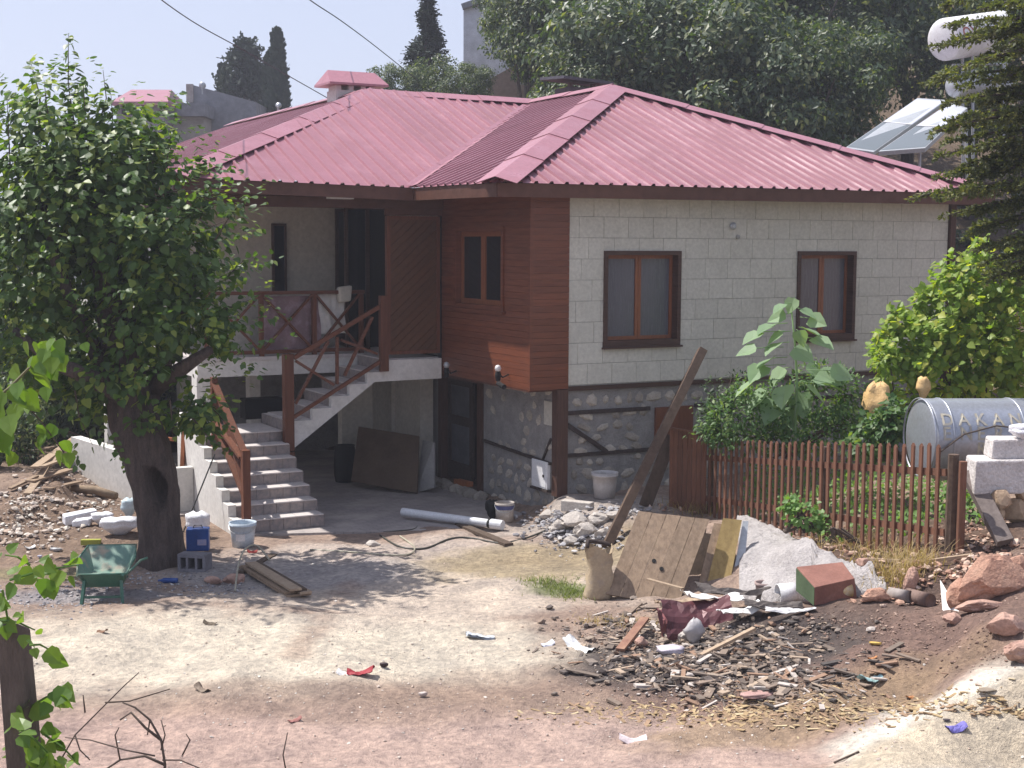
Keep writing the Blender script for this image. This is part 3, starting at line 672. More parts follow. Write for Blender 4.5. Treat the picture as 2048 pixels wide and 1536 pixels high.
# satellite dish bracket + wall lamps
def lamp(a, b, z, gm_=None):
    b_ = MB(); b_.tube([W(-.65, b, z), W(-.75, b, z-.04), W(-.82, b, z+.02)], .012, 6); b_.lathe([(.0,-.15),(.035,-.14),(.05,-.05),(.035,0),(.0,.01)], W(-.83, b, z+.05), 12); o = b_.build('wall_lamp', MT['dark'], house)
    MB().lathe([(.0,.0),(.036,.01),(.05,.05),(.036,.09),(.0,.105)], W(-.83, b, z+.05), 12).build('lamp_globe', gm_ or MT['white'], o, smooth=True)
p = ona(996, 742, -.83); lamp(0, p[1], p[2]-.06); p = ona(893, 735, -.83); lamp(0, p[1], p[2]-.06, MT['greymetal'])
MB().tube([W(-.70, .9, 1.60), W(-.70, .7, 1.56)], .04, 8).build('cable_box', MT['dark'], house)
# spots and wires on the front
p = onb(1467, 452, -.03); MB().lathe([(.0,0),(.055,0),(.06,.03),(.03,.06),(0,.06)], W(p[0], -.002, p[2]), 12, axis=np.stack([HU, np.array([0,0,1.]), -HV], 1)).build('vent_cover', MT['greymetal'], house)
p = onb(1477, 474, -.03); MB().lathe([(.0,0),(.035,0),(.035,.03),(0,.04)], W(p[0], -.002, p[2]), 12, axis=np.stack([HU, np.array([0,0,1.]), -HV], 1)).build('vent_cover', MT['joint'], house)
hb('drain_pipe', MT['darkpost'], (7.63, 7.75, -.06, .08, .2, 4.44))
# ================================================================ STAIRS
stair = thing('staircase', 'tiled concrete outdoor staircase turning from the courtyard up to the porch', 'staircase', W(-3.5, 2.8, -.45))
def prism_az(poly, b0, b1):
    n = len(poly); b_ = MB(); b_.add([W(a, b0, z) for a, z in poly] + [W(a, b1, z) for a, z in poly], [tuple(range(n)), tuple(range(2*n-1, n-1, -1))] + [(k, k+n, (k+1) % n+n, (k+1) % n) for k in range(n)]); return b_
def prism_bz(poly, a0, a1):
    n = len(poly); b_ = MB(); b_.add([W(a0, b, z) for b, z in poly] + [W(a1, b, z) for b, z in poly], [tuple(range(n)), tuple(range(2*n-1, n-1, -1))] + [(k, k+n, (k+1) % n+n, (k+1) % n) for k in range(n)]); return b_
UA = [-3.25, -2.94, -2.62, -2.31, -2.0, -1.66]; UZ = [.93, 1.11, 1.29, 1.47, 1.65, 1.835]
poly = [(-3.25, .50), (-1.87, 1.49), (-.68, 1.50), (-.68, UZ[5])]
for i in range(5, -1, -1):
    poly += [(UA[i], UZ[i])]
    if i: poly += [(UA[i], UZ[i-1])]
prism_az(poly, 2.95, 4.19).build('upper_flight', MT['plaster'], stair)
rise = .17; LB = [1.30 + .3 * i for i in range(7)]; LZ = [-.43 + rise * (i+1) for i in range(7)]
LA0, LA1 = -4.62, -3.37
poly = [(LB[0], -.5), (4.3, -.5), (4.3, LZ[6])]
for i in range(6, -1, -1):
    poly += [(LB[i], LZ[i])] + ([(LB[i], LZ[i-1])] if i else [])
prism_bz(poly, LA0, LA1).build('lower_flight', MT['tile'], stair)
poly = [(LB[0] - .06, -.5), (4.3, -.5), (4.3, 1.0), (3.3, 1.02), (3.25, LZ[6] + .03)]
for i in range(6, -1, -1): poly += [(LB[i] - .03, LZ[i] + .03)] + ([(LB[i] - .03, LZ[i-1] + .03)] if i else [])
prism_bz(poly, LA0 - .12, LA0 - .004).build('side_wall', MT['plaster'], stair)
for i in range(7):       # riser tiles and tread slabs of the lower flight
    x = LA0 + .002; k = 0
    while x < LA1 - .02:
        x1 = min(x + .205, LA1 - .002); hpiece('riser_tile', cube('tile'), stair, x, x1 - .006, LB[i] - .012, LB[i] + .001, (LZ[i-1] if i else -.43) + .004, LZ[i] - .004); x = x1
    x = LA0 + .002
    nb = LB[i+1] - .014 if i < 6 else 4.19
    while x < LA1 - .02:
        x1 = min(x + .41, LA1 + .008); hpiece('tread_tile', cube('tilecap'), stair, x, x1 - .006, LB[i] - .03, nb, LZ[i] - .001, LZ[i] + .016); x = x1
for i in range(6):       # upper flight
    z0 = UZ[i-1] if i else LZ[6]; x = 3.06
    while x < 4.15:
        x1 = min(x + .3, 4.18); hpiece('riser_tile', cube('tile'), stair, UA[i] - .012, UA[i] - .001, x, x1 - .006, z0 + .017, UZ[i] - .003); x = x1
    a1 = UA[i+1] - .014 if i < 5 else -.7
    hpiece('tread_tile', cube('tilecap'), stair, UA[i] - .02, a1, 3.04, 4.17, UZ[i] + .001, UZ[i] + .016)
for i in range(1): hpiece('riser_tile', cube('tile'), stair, -3.372, -3.36, 2.96, 4.17, .77, .93)
hpiece('tread_tile', cube('tilecap'), stair, -3.36, -3.27, 2.96, 4.17, .915, .931)
# ---------------- railings
def railing(name, label, group=None): return thing(name, label, 'railing', W(-3, 4, 1.8), group)
br = thing('balcony_railing', 'brown wooden balcony railing with crossed braces along the porch edge', 'railing', W(-3, 4.24, 1.86))
posts = [onb(x, 640, 4.24)[0] for x in (412, 522, 628, 722)]
for a in posts: MB().hbox(a-.035, a+.035, 4.2, 4.27, 1.862, 2.87).build('post', MT['brown_v'], br)
MB().hbox(posts[0]-.05, posts[3]+.05, 4.19, 4.28, 2.872, 2.93).build('top_rail', MT['brown_h'], br)
for i in range(3):
    l, r_ = posts[i]+.037, posts[i+1]-.037
    MB().hbox(l, r_, 4.215, 4.255, 1.90, 1.96).build('bottom_rail', MT['brown_h'], br)
    MB().bar(W(l, 4.225, 1.97), W(r_, 4.225, 2.86), .035, .055, up=-HV).build('brace', MT['brown_h'], br)
    MB().bar(W(l, 4.248, 2.86), W(r_, 4.248, 1.97), .035, .055, up=-HV).build('brace', MT['brown_h'], br)
sr = thing('stair_railing', 'brown wooden railing with crossed braces climbing the upper stair flight', 'railing', W(-3.3, 3.0, .3))
MB().hbox(-3.42, -3.27, 2.86, 2.99, -.43 + .9, 1.99).build('post', MT['brown_v'], sr)
MB().hbox(-3.42, -3.27, 2.86, 2.99, .2, .45).build('post_foot', MT['brown_v'], sr)
MB().hbox(-1.80, -1.66, 2.86, 2.949, 1.66, 2.88).build('post', MT['brown_v'], sr)
def rb(p, q, w=.04, h=.06, n='brace', b=2.9): MB().bar(W(p[0], b, p[1]), W(q[0], b, q[1]), w, h, up=-HV).build(n, MT['brown_h'], sr)
def ob(px, py): t = onb(px, py, 2.9); return (t[0], t[2])
rb(ob(588, 716), ob(758, 614), .06, .07, 'top_rail', 2.905); rb(ob(588, 835), ob(764, 722), .05, .07, 'bottom_rail', 2.93)
rb(ob(592, 722), ob(668, 770), b=2.915); rb(ob(658, 682), ob(592, 808), b=2.93); rb(ob(674, 674), ob(674, 768), b=2.9, n='baluster')
rb(ob(682, 680), ob(755, 708), b=2.915); rb(ob(746, 634), ob(690, 752), b=2.93)
lr = thing('stair_railing', 'short brown railing with crossed boards at the foot of the tiled steps', 'railing', W(-4.5, 1.4, -.3))
def oa(px, py, a=-4.42): t = ona(px, py, a); return (t[1], t[2])
def lb(p, q, w=.04, h=.09, n='brace', a=-4.42, m='brown_v'): MB().bar(W(a, *p), W(a, *q), w, h, up=-HU).build(n, MT[m], lr)
q = onb(490, 900, 1.40); pz = q[2]
MB().hbox(q[0]-.055, q[0]+.055, 1.33, 1.44, -.255, pz).build('post', MT['brown_v'], lr)
qa = q[0]
MB().hbox(qa-.045, qa+.045, 2.86, 2.95, .6, pz + .92).build('post', MT['brown_v'], lr)
lb((1.42, pz-.05), (2.9, pz+.84), a=qa, h=.10, n='top_rail'); lb((1.42, pz-.68), (2.9, pz+.22), a=qa+.01, h=.11, n='bottom_rail')
lb((1.46, pz-.62), (2.84, pz+.76), a=qa+.03); lb((1.46, pz-.12), (2.84, pz+.28), a=qa-.03)
# things on the porch
cm = mat('floral_rug_cloth', (.34,.25,.27), .95, (.14,.07,.09), 7, bump=.2, bscale=40, stain=(.36,.31,.30), stain_amt=.8, stain_scale=7)
def cloth(name, a0, a1, b, z0, z1, m, label, cat, dip=.0, seed=0):
    nx_, nz_ = 14, 10; b_ = MB(); vs = []; fs = []
    for k in range(2):
        for j in range(nz_ + 1):
            for i in range(nx_ + 1):
                u = i / nx_; w = j / nz_; off = .03 * math.sin(u * 9 + seed) * (1 - w) + .015 * math.sin(u * 23 + w * 3)
                vs.append(W(a0 + (a1-a0)*u + .02*math.sin(w*5+seed), b + off + k * .012, z0 + (z1-z0)*w + dip * math.sin(u*3.1)))
    M_ = (nx_+1)*(nz_+1)
    for k in range(2):
        for j in range(nz_):
            for i in range(nx_):
                q = k*M_ + j*(nx_+1) + i; fs.append((q, q+1, q+nx_+2, q+nx_+1) if k == 0 else (q+nx_+1, q+nx_+2, q+1, q))
    b_.add(vs, fs); return b_.build(name, m, label=label, cat=cat, smooth=True)
p0 = onb(524, 640, 4.33)[0]; p1 = onb(640, 640, 4.33)[0]
cloth('rug', p0, p1, 4.34, 1.93, 2.84, cm, 'mauve flowered rug hung inside the balcony railing', 'rug')
p0 = onb(638, 640, 4.33)[0]; p1 = onb(690, 640, 4.33)[0]
cloth('blanket', p0, p1, 4.33, 2.2, 2.86, MT['plaster'], 'pale grey blanket hung at the right end of the balcony railing', 'blanket', seed=2)
b_ = MB(); b_.box8([W(p1-.16,4.17,2.72), W(p1+.06,4.17,2.74), W(p1+.06,4.32,2.74), W(p1-.16,4.32,2.72), W(p1-.18,4.15,2.99), W(p1+.09,4.17,3.02), W(p1+.06,4.32,3.0), W(p1-.16,4.33,2.98)]); b_.build('folded_cloth', MT['porch'], label='pale folded cloth laid over the right end of the balcony rail', cat='cloth', bevel=.04)
b_ = MB(); p = onb(470, 680, 4.9); b_.hbox(p[0]-.2, p[0]+.25, 4.8, 5.2, 1.862, 2.35); b_.build('storage_box', MT['porch'], label='grey box standing on the porch floor behind the railing', cat='box', bevel=.02)
# ================================================================ FOLIAGE TOOLS
TPL = {
 'heart': (np.array([(0,0,0),(-.36,.06,.05),(-.46,.36,.06),(-.24,.72,0),(0,1,-.10),(.24,.72,0),(.46,.36,.06),(.36,.06,.05),(0,.45,-.05)]), [(0,8,1),(1,8,2),(2,8,3),(3,8,4),(4,8,5),(5,8,6),(6,8,7),(7,8,0)]),
 'oval': (np.array([(0,0,0),(-.27,.40,.05),(0,1,-.05),(.27,.40,.05)]), [(0,2,1),(0,3,2)]),
 'needle': (np.array([(0,0,0),(-.10,.5,.0),(0,1,0),(.10,.5,.0)]), [(0,3,2,1)]),
 'spray': (np.array([(0,0,0),(-.22,.35,.02),(-.08,.45,0),(-.2,.8,.02),(0,1,0),(.2,.8,.02),(.08,.45,0),(.22,.35,.02)]), [(0,2,1),(0,4,2),(2,4,3),(0,6,4),(6,5,4),(0,7,6)]),
}
def norm(a): return a / (np.linalg.norm(a, axis=-1, keepdims=True) + 1e-9)
def leaf_arrays(P, D, Nn, S, shape):
    T, Fs = TPL[shape]; D = norm(D); X_ = norm(np.cross(D, Nn)); Z_ = np.cross(X_, D)
    V = P[:, None] + (X_[:, None] * T[None, :, 0:1] + D[:, None] * T[None, :, 1:2] + Z_[:, None] * T[None, :, 2:3]) * S[:, None, None]
    return V.reshape(-1, 3), Fs, len(T)
def leaf_mesh(name, P, D, Nn, S, shape, m, parent=None, org=None, kind='stuff', label=None, cat=None, group=None):
    V, Fs, k = leaf_arrays(P, D, Nn, S, shape); n = len(P)
    o0 = np.array(ORG[parent]) if parent is not None else (np.array(org) if org is not None else V.mean(0))
    me = bpy.data.meshes.new(name); lens = [len(f) for f in Fs]; loop = np.concatenate([np.array(f) for f in Fs])
    L_ = (loop[None] + (np.arange(n) * k)[:, None]).ravel(); me.vertices.add(len(V)); me.vertices.foreach_set('co', (V - o0).ravel())
    me.loops.add(len(L_)); me.loops.foreach_set('vertex_index', L_.astype(np.int32)); tot = np.tile(lens, n); st = np.concatenate([[0], np.cumsum(tot)[:-1]])
    me.polygons.add(len(tot)); me.polygons.foreach_set('loop_start', st.astype(np.int32)); me.update(calc_edges=True); me.validate()
    me.materials.append(m); o = bpy.data.objects.new(name, me); COL.objects.link(o)
    if parent is not None: o.parent = parent
    else: o.location = V3(o0)
    ORG[o] = V3(o0); _props(o, label, cat, group, kind); return o
LEAFME = {}
def leaf_unit(shape, m):
    key = (shape, m.name)
    if key not in LEAFME:
        T, Fs = TPL[shape]; me = bpy.data.meshes.new('leaf'); me.from_pydata(T.tolist(), [], Fs); me.materials.append(m); LEAFME[key] = me
    return LEAFME[key]
def leaf_pieces(P, D, Nn, S, shape, m, parent, name='leaf'):
    me = leaf_unit(shape, m); D = norm(D); X_ = norm(np.cross(D, Nn)); Z_ = np.cross(X_, D)
    for i in range(len(P)): piece(name, me, None, parent, frame_m(P[i], X_[i]*S[i], D[i]*S[i], Z_[i]*S[i]))
def rdir(n): v = rng.normal(size=(n, 3)); return norm(v)
LM = {
 'mulb': leafmat('mulberry_leaf', (.036,.074,.020), (.080,.140,.030), (.17,.22,.05), .3, .45),
 'walnut': leafmat('hill_tree_leaf', (.030,.054,.027), (.058,.088,.040), (.16,.18,.095), .25, .45),
 'dark': leafmat('dark_leaf', (.022,.045,.022), (.045,.075,.030), None, .2, .6),
 'vine': leafmat('bright_vine_leaf', (.13,.21,.035), (.24,.31,.055), (.32,.34,.07), .35, .5),
 'bush': leafmat('garden_bush_leaf', (.045,.10,.030), (.085,.15,.045), (.14,.20,.06), .3, .5),
 'cover': leafmat('ground_cover_leaf', (.10,.19,.055), (.15,.25,.07), None, .3, .5),
 'sun': leafmat('sunflower_leaf', (.15,.235,.13), (.24,.33,.20), None, .3, .6),
 'cedar': leafmat('cedar_needle', (.055,.072,.030), (.11,.122,.052), (.17,.17,.07), .25, .6),
 'conif': leafmat('conifer_needle', (.020,.034,.028), (.035,.050,.038), None, .05, .8),
 'near': leafmat('near_vine_leaf', (.075,.145,.03), (.13,.20,.042), None, .35, .4),
 'dry': leafmat('dry_grass', (.38,.29,.15), (.27,.20,.11), None, .2, .9),
 'grass': leafmat('green_grass', (.10,.14,.04), (.16,.18,.06), None, .3, .7),
}
BARK = mat('bark', (.105,.078,.068), .95, (.055,.042,.038), 3, (5,5,1.1), bump=1, bscale=9, bdist=.04, fine=.3)
TWIG = mat('twig', (.10,.075,.06), .9, bump=.2, bscale=30)
# ================================================================ FAR BACKGROUND
def crown_pts(n_cl, per, R3, cr, flat=.75, up_bias=.5):
    C = rdir(n_cl) * (rng.uniform(.35, 1, (n_cl, 1)) ** .5) * np.array(R3); Cn = norm(C / np.array(R3))
    n = n_cl * per; idx_ = np.repeat(np.arange(n_cl), per); r = rng.uniform(.7, 1.25, n_cl)[idx_, None] * cr
    d = rdir(n); P = C[idx_] + d * r * (rng.uniform(.3, 1, (n, 1)) ** .6) * np.array([1, 1, flat])
    Nn = norm(d * .6 + np.array([0, 0, up_bias]) + rdir(n) * .5 + Cn[idx_] * .3); D = norm(np.cross(Nn, rdir(n)) + np.array([0, 0, -.35])); return P, D, Nn
def crown_mesh(name, seed, R3, n_cl, per, cr, size, m, shape='oval'):
    P, D, Nn = crown_pts(n_cl, per, R3, cr); S = rng.uniform(.7, 1.3, len(P)) * size
    V, Fs, k = leaf_arrays(P, D, Nn, S, shape); b_ = bpy.data.meshes.new(name); n = len(P)
    F = (np.array(Fs)[None] + (np.arange(n) * k)[:, None, None]).reshape(-1, 3); b_.from_pydata(V.tolist(), [], F.tolist()); b_.materials.append(m); return b_
HCM = [crown_mesh('foliage', i, (3.1, 3.1, 2.6), 75, 125, .75, .21, LM['walnut']) for i in range(3)]
def hill_tree(x, y, s, h, rot, k, label, group, me=None, z=None, gname='hill_tree'):
    z = tz(x, y) if z is None else z; t = thing(gname, label, 'tree', (x, y, z), group)
    b_ = MB(); b_.tube([(x, y, z-.5), (x+.1*s, y, z+h*.4), (x-.2*s, y+.1, z+h*.75), (x, y, z+h)], [.20*s, .16*s, .12*s, .05*s], 8)
    for a in range(5):
        an = a * 1.26 + rot; b_.tube([(x, y, z+h*.5), (x+math.cos(an)*s, y+math.sin(an)*s, z+h*.85), (x+math.cos(an)*1.9*s, y+math.sin(an)*1.9*s, z+h*1.1)], [.09*s, .06*s, .02*s], 6)
    b_.build('trunk', BARK, t)
    o = piece('foliage', me or HCM[k % 3], None, t, Matrix.Translation((x, y, z + h)) @ Matrix.Rotation(rot, 4, 'Z') @ Matrix.Scale(s, 4)); o['kind'] = 'stuff'
    return t
spots = [(1065,62,42,.52),(1150,50,41,.72),(1165,200,37,.62),(1110,110,43,.45),(1250,40,43,1.1),(1300,150,38,1.0),(1390,30,42,1.1),(1450,180,37,1.0),(1560,60,41,1.1),(1570,215,36,.8),(1690,40,42,.95),(1660,150,38,.6),(1820,20,46,1.2),(1950,-20,44,1.1),(1500,-60,50,1.2),(1290,-70,50,1.2),(1060,-5,48,.62),(2060,120,40,1.0)]
where = ['left edge of the wooded slope beside the pale building',  'behind the valley of the red roof, left part of the slope', 'low behind the red ridge left of the sooty chimney', 'small, just right of the brick shed', 'high above the right apex of the roof', 'directly behind the sooty chimney', 'top of the picture above the right roof slope', 'low above the long red hip', 'upper middle of the wooded slope', 'just left of the solar panels', 'top of the slope left of the white water tank', 'between the solar panels and the water tank', 'above the white water tank', 'top right corner of the picture', 'highest on the slope, near the middle', 'highest on the slope, above the roof apex', 'top left end of the slope, next to the pale building', 'at the right edge behind the cedar']
for i, (px, py, Y_, s) in enumerate(spots):
    p = atY(px, py, Y_); h = 3.2 * s; g_ = tz(p[0], Y_); hh = max(2.0 * s, p[2] - g_); hill_tree(p[0], Y_, s, hh, i * 1.3, i, 'leafy green tree ' + where[i], 'trees on the wooded slope')
# understory shrubs of the slope
P, D, Nn = [], [], []
for i in range(60):
    x = rng.uniform(2, 17); y = rng.uniform(31, 44); p_, d_, n_ = crown_pts(5, 55, (.9, .9, .6), .45); P.append(p_ + np.array([x, y, tz(x, y) + .4])); D.append(d_); Nn.append(n_)
P, D, Nn = map(np.concatenate, (P, D, Nn)); leaf_mesh('undergrowth', P, D, Nn, rng.uniform(.12, .26, len(P)), 'oval', LM['walnut'], label='dark leafy undergrowth covering the slope behind the house', cat='undergrowth')
# pine, cypress, spruce
def conifer(px, ybase, ytop, Y_, w, label, kind_, group='conifers behind the house'):
    pb, pt = atY(px, ybase, Y_), atY(px, ytop, Y_); x = pb[0]; z0 = pb[2]; z1 = pt[2]; h = z1 - z0
    t = thing({'spruce':'spruce_tree','cypress':'cypress_tree','pine':'pine_tree'}[kind_], label, 'tree', (x, Y_, z0 - 3)); b_ = MB(); b_.tube([(x, Y_, z0-3), (x, Y_, z0+h*.5), (x, Y_, z1)], [.22, .13, .03], 7); b_.build('trunk', BARK, t)
    if kind_ == 'spruce':
        P, D, Nn = [], [], []
        k = 0; z = z0
        while z < z1 - .1:
            f = (z1 - z) / h; r = w * (f ** 1.15) * rng.uniform(.6, 1.15); nb = 8
            for j in range(nb):
                a = rng.uniform(0, 6.28); L_ = r * rng.uniform(.6, 1.15); n = int(30 + 60 * L_); s_ = rng.uniform(.05, 1, n); d = np.array([math.cos(a), math.sin(a), 0])
                q = np.array([x, Y_, z]) + d * (s_ * L_)[:, None] + np.array([0, 0, 1]) * (-.25 * s_ + .28 * s_ ** 2)[:, None] * L_ + rng.normal(size=(n, 3)) * .07
                P.append(q); D.append(d + rng.normal(size=(n, 3)) * .6); Nn.append(np.array([0, 0, 1]) + rng.normal(size=(n, 3)) * .4)
            z += h * .068 * rng.uniform(.8, 1.2)
        P, D, Nn = map(np.concatenate, (P, D, Nn)); S = rng.uniform(.14, .28, len(P))
    elif kind_ == 'cypress':
        n = 5200; f = rng.uniform(0, 1, n); r = w * np.clip(f * 4, .3, 1) * (1 - f) ** .62 * 1.05; a = rng.uniform(0, 6.28, n); rr = r * rng.uniform(.5, 1.05, n)
        P = np.stack([x + np.cos(a) * rr, Y_ + np.sin(a) * rr, z0 - 1.5 + f * (h + 1.5)], 1); D = np.stack([np.cos(a)*.3, np.sin(a)*.3, np.ones(n)], 1) + rng.normal(size=(n, 3)) * .2; Nn = np.stack([np.cos(a), np.sin(a), np.zeros(n)], 1) + rng.normal(size=(n, 3)) * .3; S = rng.uniform(.25, .5, n)
    else:
        P, D, Nn = [], [], []
        for c in range(34):
            f = rng.uniform(0, 1); r = w * (1 - f) ** .7 * rng.uniform(.2, 1); a = rng.uniform(0, 6.28); c0 = np.array([x + math.cos(a)*r, Y_ + math.sin(a)*r, z0 + f*h]); n = 110
            P.append(c0 + rdir(n) * rng.uniform(.2, .65, (n, 1)) * np.array([1, 1, .7])); D.append(rdir(n)); Nn.append(rdir(n) + np.array([0, 0, .6]))
        P, D, Nn = map(np.concatenate, (P, D, Nn)); S = rng.uniform(.2, .42, len(P))
    leaf_mesh('foliage', P, D, Nn, S, 'spray', LM['conif'], t); return t
conifer(855, 175, -12, 52, 1.15, 'tall dark spruce with a thin spire rising behind the red ridge', 'spruce')
conifer(556, 225, 72, 66, .55, 'slender dark cypress behind the left roof slope', 'cypress')
conifer(541, 222, 118, 66.5, .35, 'shorter cypress column close beside the tall cypress', 'cypress')
conifer(492, 215, 92, 68, 1.3, 'fluffy round pine left of the cypress on the skyline', 'pine')
conifer(447, 205, 142, 70, .3, 'tiny dark conifer tip at the left of the skyline pine', 'cypress')
for i, (px, py, Y_, s, lab) in enumerate([(800,185,48,.40,'low blue green bush left of the spruce behind the red ridge'), (875,185,50,.45,'round bush right of the spruce behind the red ridge'), (935,170,46,.3,'small bush growing against the pale building')]):
    p = atY(px, py, Y_); hill_tree(p[0], Y_, s, 1.2, i, i, lab, None, z=p[2]-1.2, gname='garden_bush')
# far buildings
def wallquad(b_, px0, px1, pyt0, pyt1, pyb, Y_, dpt=3.0):
    a, b = atY(px0, pyt0, Y_), atY(px1, pyt1, Y_); zb = atY(px0, pyb, Y_)[2]
    P0_, P1_ = (a[0], Y_), (b[0], Y_); Yd = Y_ + dpt
    b_.box8([(P0_[0], Y_, zb), (P1_[0], Y_, zb), (P1_[0], Yd, zb), (P0_[0], Yd, zb), (a[0], Y_, a[2]), (b[0], Y_, b[2]), (b[0], Yd, b[2]), (a[0], Yd, a[2])])
lil = mat('lilac_render', (.30,.27,.30), .9, bump=.1); gry = mat('grey_render', (.22,.225,.25), .9, bump=.1); bge = mat('beige_render', (.36,.33,.31), .9, bump=.1); wht = mat('pale_blue_render', (.66,.69,.76), .9, bump=.1)
t = thing('apartment_building', 'distant lilac building with small pink roof and grey slanted parapet behind the mulberry tree', 'building', atY(360, 300, 62))
for nm, mt, q in [('wall', lil, (232, 327, 205, 205, 420, 60)), ('wall', bge, (326, 408, 232, 232, 420, 61.5)), ('parapet', gry, (318, 410, 205, 207, 232, 61)), ('wall', gry, (378, 512, 168, 204, 420, 63)), ('stair_tower', lil, (236, 304, 190, 190, 206, 62.5))]:
    b_ = MB(); wallquad(b_, *q); b_.build(nm, mt, t)
a, b = atY(222, 203, 59.5), atY(336, 203, 59.5); zt = atY(235, 176, 61)[2]
MB().add([(a[0], 59.5, a[2]), (b[0], 59.5, b[2]), (b[0], 64, b[2]), (a[0], 64, a[2]), (a[0]+.3, 61.6, zt), (b[0]-.35, 61.6, zt), (a[0], 59.5, a[2]-.15), (b[0], 59.5, b[2]-.15), (b[0], 64, b[2]-.15), (a[0], 64, a[2]-.15)], [(0,1,5,4),(1,2,5),(2,3,4,5),(3,0,4),(9,8,7,6),(6,7,1,0),(7,8,2,1),(8,9,3,2),(9,6,0,3)]).build('roof', MT['roofcap'], t)
b_ = MB(); wallquad(b_, 243, 302, 216, 216, 230, 59.95, .1); b_.build('painted_balcony_dark', MT['dark'], t)  # near-black slab on the wall face paints the shade of a balcony recess
b_ = MB(); wallquad(b_, 372, 386, 168, 168, 205, 62.9, .1); b_.build('wall_edge', bge, t)
def dish(px, py, Y_, r, label):
    p = atY(px, py, Y_); b_ = MB(); ax = np.array([[1,0,0],[0,.35,-.94],[0,.94,.35]], float).T
    b_.lathe([(0,.0),(r*.5,.02),(r,.09),(r,.10),(r*.5,.03),(0,.01)], p, 14, axis=ax); o = b_.build('satellite_dish', MT['greymetal'], label=label, cat='dish', smooth=True)
    MB().tube([p, p + np.array([0, .05, -r*2.2])], .03, 6).build('mast', MT['greymetal'], o)
dish(404, 172, 62.5, .16, 'round satellite dish on top of the grey slanted parapet'); 
p = atY(556, 210, 34); dish(556, 213, 34, .075, 'small pale satellite dish peeking over the left roof slope')
t = thing('apartment_building', 'tall pale blue building half hidden by the trees, left end of the wooded slope', 'building', atY(960, 300, 54))
b_ = MB(); wallquad(b_, 927, 1180, 18, -70, 168, 54, 8); b_.build('wall', wht, t)
b_ = MB(); wallquad(b_, 922, 1180, 10, -78, 22, 53.9, .2) if False else b_.bar(atY(924, 14, 53.9), atY(1180, -76, 53.9), .3, .2); b_.build('roof_edge', gry, t)
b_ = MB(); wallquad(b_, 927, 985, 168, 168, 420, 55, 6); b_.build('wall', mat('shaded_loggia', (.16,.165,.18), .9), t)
for px in (928, 950, 968): b_ = MB(); wallquad(b_, px, px+7, 168, 168, 420, 54.2, .4); b_.build('column', wht, t)
t2 = thing('brick_shed', 'rough tan brick gable wall beside the pale building behind the ridge', 'shed', atY(1000, 300, 49))
brk = mat('tan_brick', (.30,.22,.17), .95, (.22,.16,.13), 8, bump=.8)
b_ = MB(); wallquad(b_, 976, 1034, 160, 128, 420, 49, 4); b_.build('wall', brk, t2)
# power lines
wire = mat('cable', (.03,.03,.035), .6, bump=0)
def cable(pts, r, label, name='power_line', cat='cable', m=None, n=6, **kw):
    P_ = [np.array(p) for p in pts]; out = []
    m_ = len(P_)
    for i in range(m_ - 1):
        p0 = P_[max(i-1, 0)]; p1 = P_[i]; p2 = P_[i+1]; p3 = P_[min(i+2, m_-1)]
        for k in range(8):
            t_ = k / 8; out.append(.5 * ((2*p1) + (-p0+p2)*t_ + (2*p0-5*p1+4*p2-p3)*t_*t_ + (-p0+3*p1-3*p2+p3)*t_**3))
    out.append(P_[-1]); b_ = MB(); b_.tube(out, r, n); return b_.build(name, m or wire, label=label, cat=cat, smooth=True, **kw)
cable([atY(250, -60, 20), atY(330, 5, 22), atY(400, 52, 24), atY(480, 96, 26), atY(560, 142, 28), atY(655, 196, 30.5)], .009, 'thin black power line crossing the sky from the top left to the left roof')
cable([atY(560, -50, 26), atY(620, 0, 28), atY(680, 40, 31), atY(750, 92, 35), atY(835, 160, 42)], .011, 'thin black power line running down towards the spruce')
# solar water heater: tanks, frame, collectors
sol = thing('solar_water_heater', 'white drum tank above two tilted solar panels on the slope behind the house', 'water heater', atY(1900, 300, 31.5))
def tank(b0, b1, r, n=28, cap=.22):
    b0 = np.array(b0, float); b1 = np.array(b1, float); ax = (b1 - b0); L_ = np.linalg.norm(ax); ax /= L_; x = np.cross(ax, [0,0,1.0]); x /= np.linalg.norm(x); y = np.cross(ax, x); A = np.stack([x, y, ax], 1)
    pr = [(0, 0)] + [(r * math.sin(t_) , cap * r * (1 - math.cos(t_))) for t_ in np.linspace(.2, math.pi/2, 6)] + [(r, L_ * .5)] + [(r * math.sin(t_), L_ - cap * r * (1 - math.cos(t_))) for t_ in np.linspace(math.pi/2, .2, 6)] + [(0, L_)]
    return pr, b0, A, n
TK0, TK1 = atY(1884, 80, 31.2), atY(2006, 62, 32.4)
pr, c, A, n = tank(TK0, TK1, .46); b_ = MB(); b_.lathe(pr, c, n, A); tk = b_.build('tank', MT['white'], sol, smooth=True)
pr, c, A, n = tank(atY(1903, 172, 31.3), atY(2020, 168, 32.6), .26, cap=.6); b_ = MB(); b_.lathe(pr, c, n, A); b_.build('tank', MT['greymetal'], sol, smooth=True)
b_ = MB()
for px in (1925, 1945, 2008): b_.tube([atY(px, 108, 31.6), atY(px + 1, 330, 31.6)], .035, 6)
b_.tube([atY(1905, 130, 31.5), atY(2015, 128, 32.4)], .03, 6); b_.build('frame', MT['greymetal'], sol)
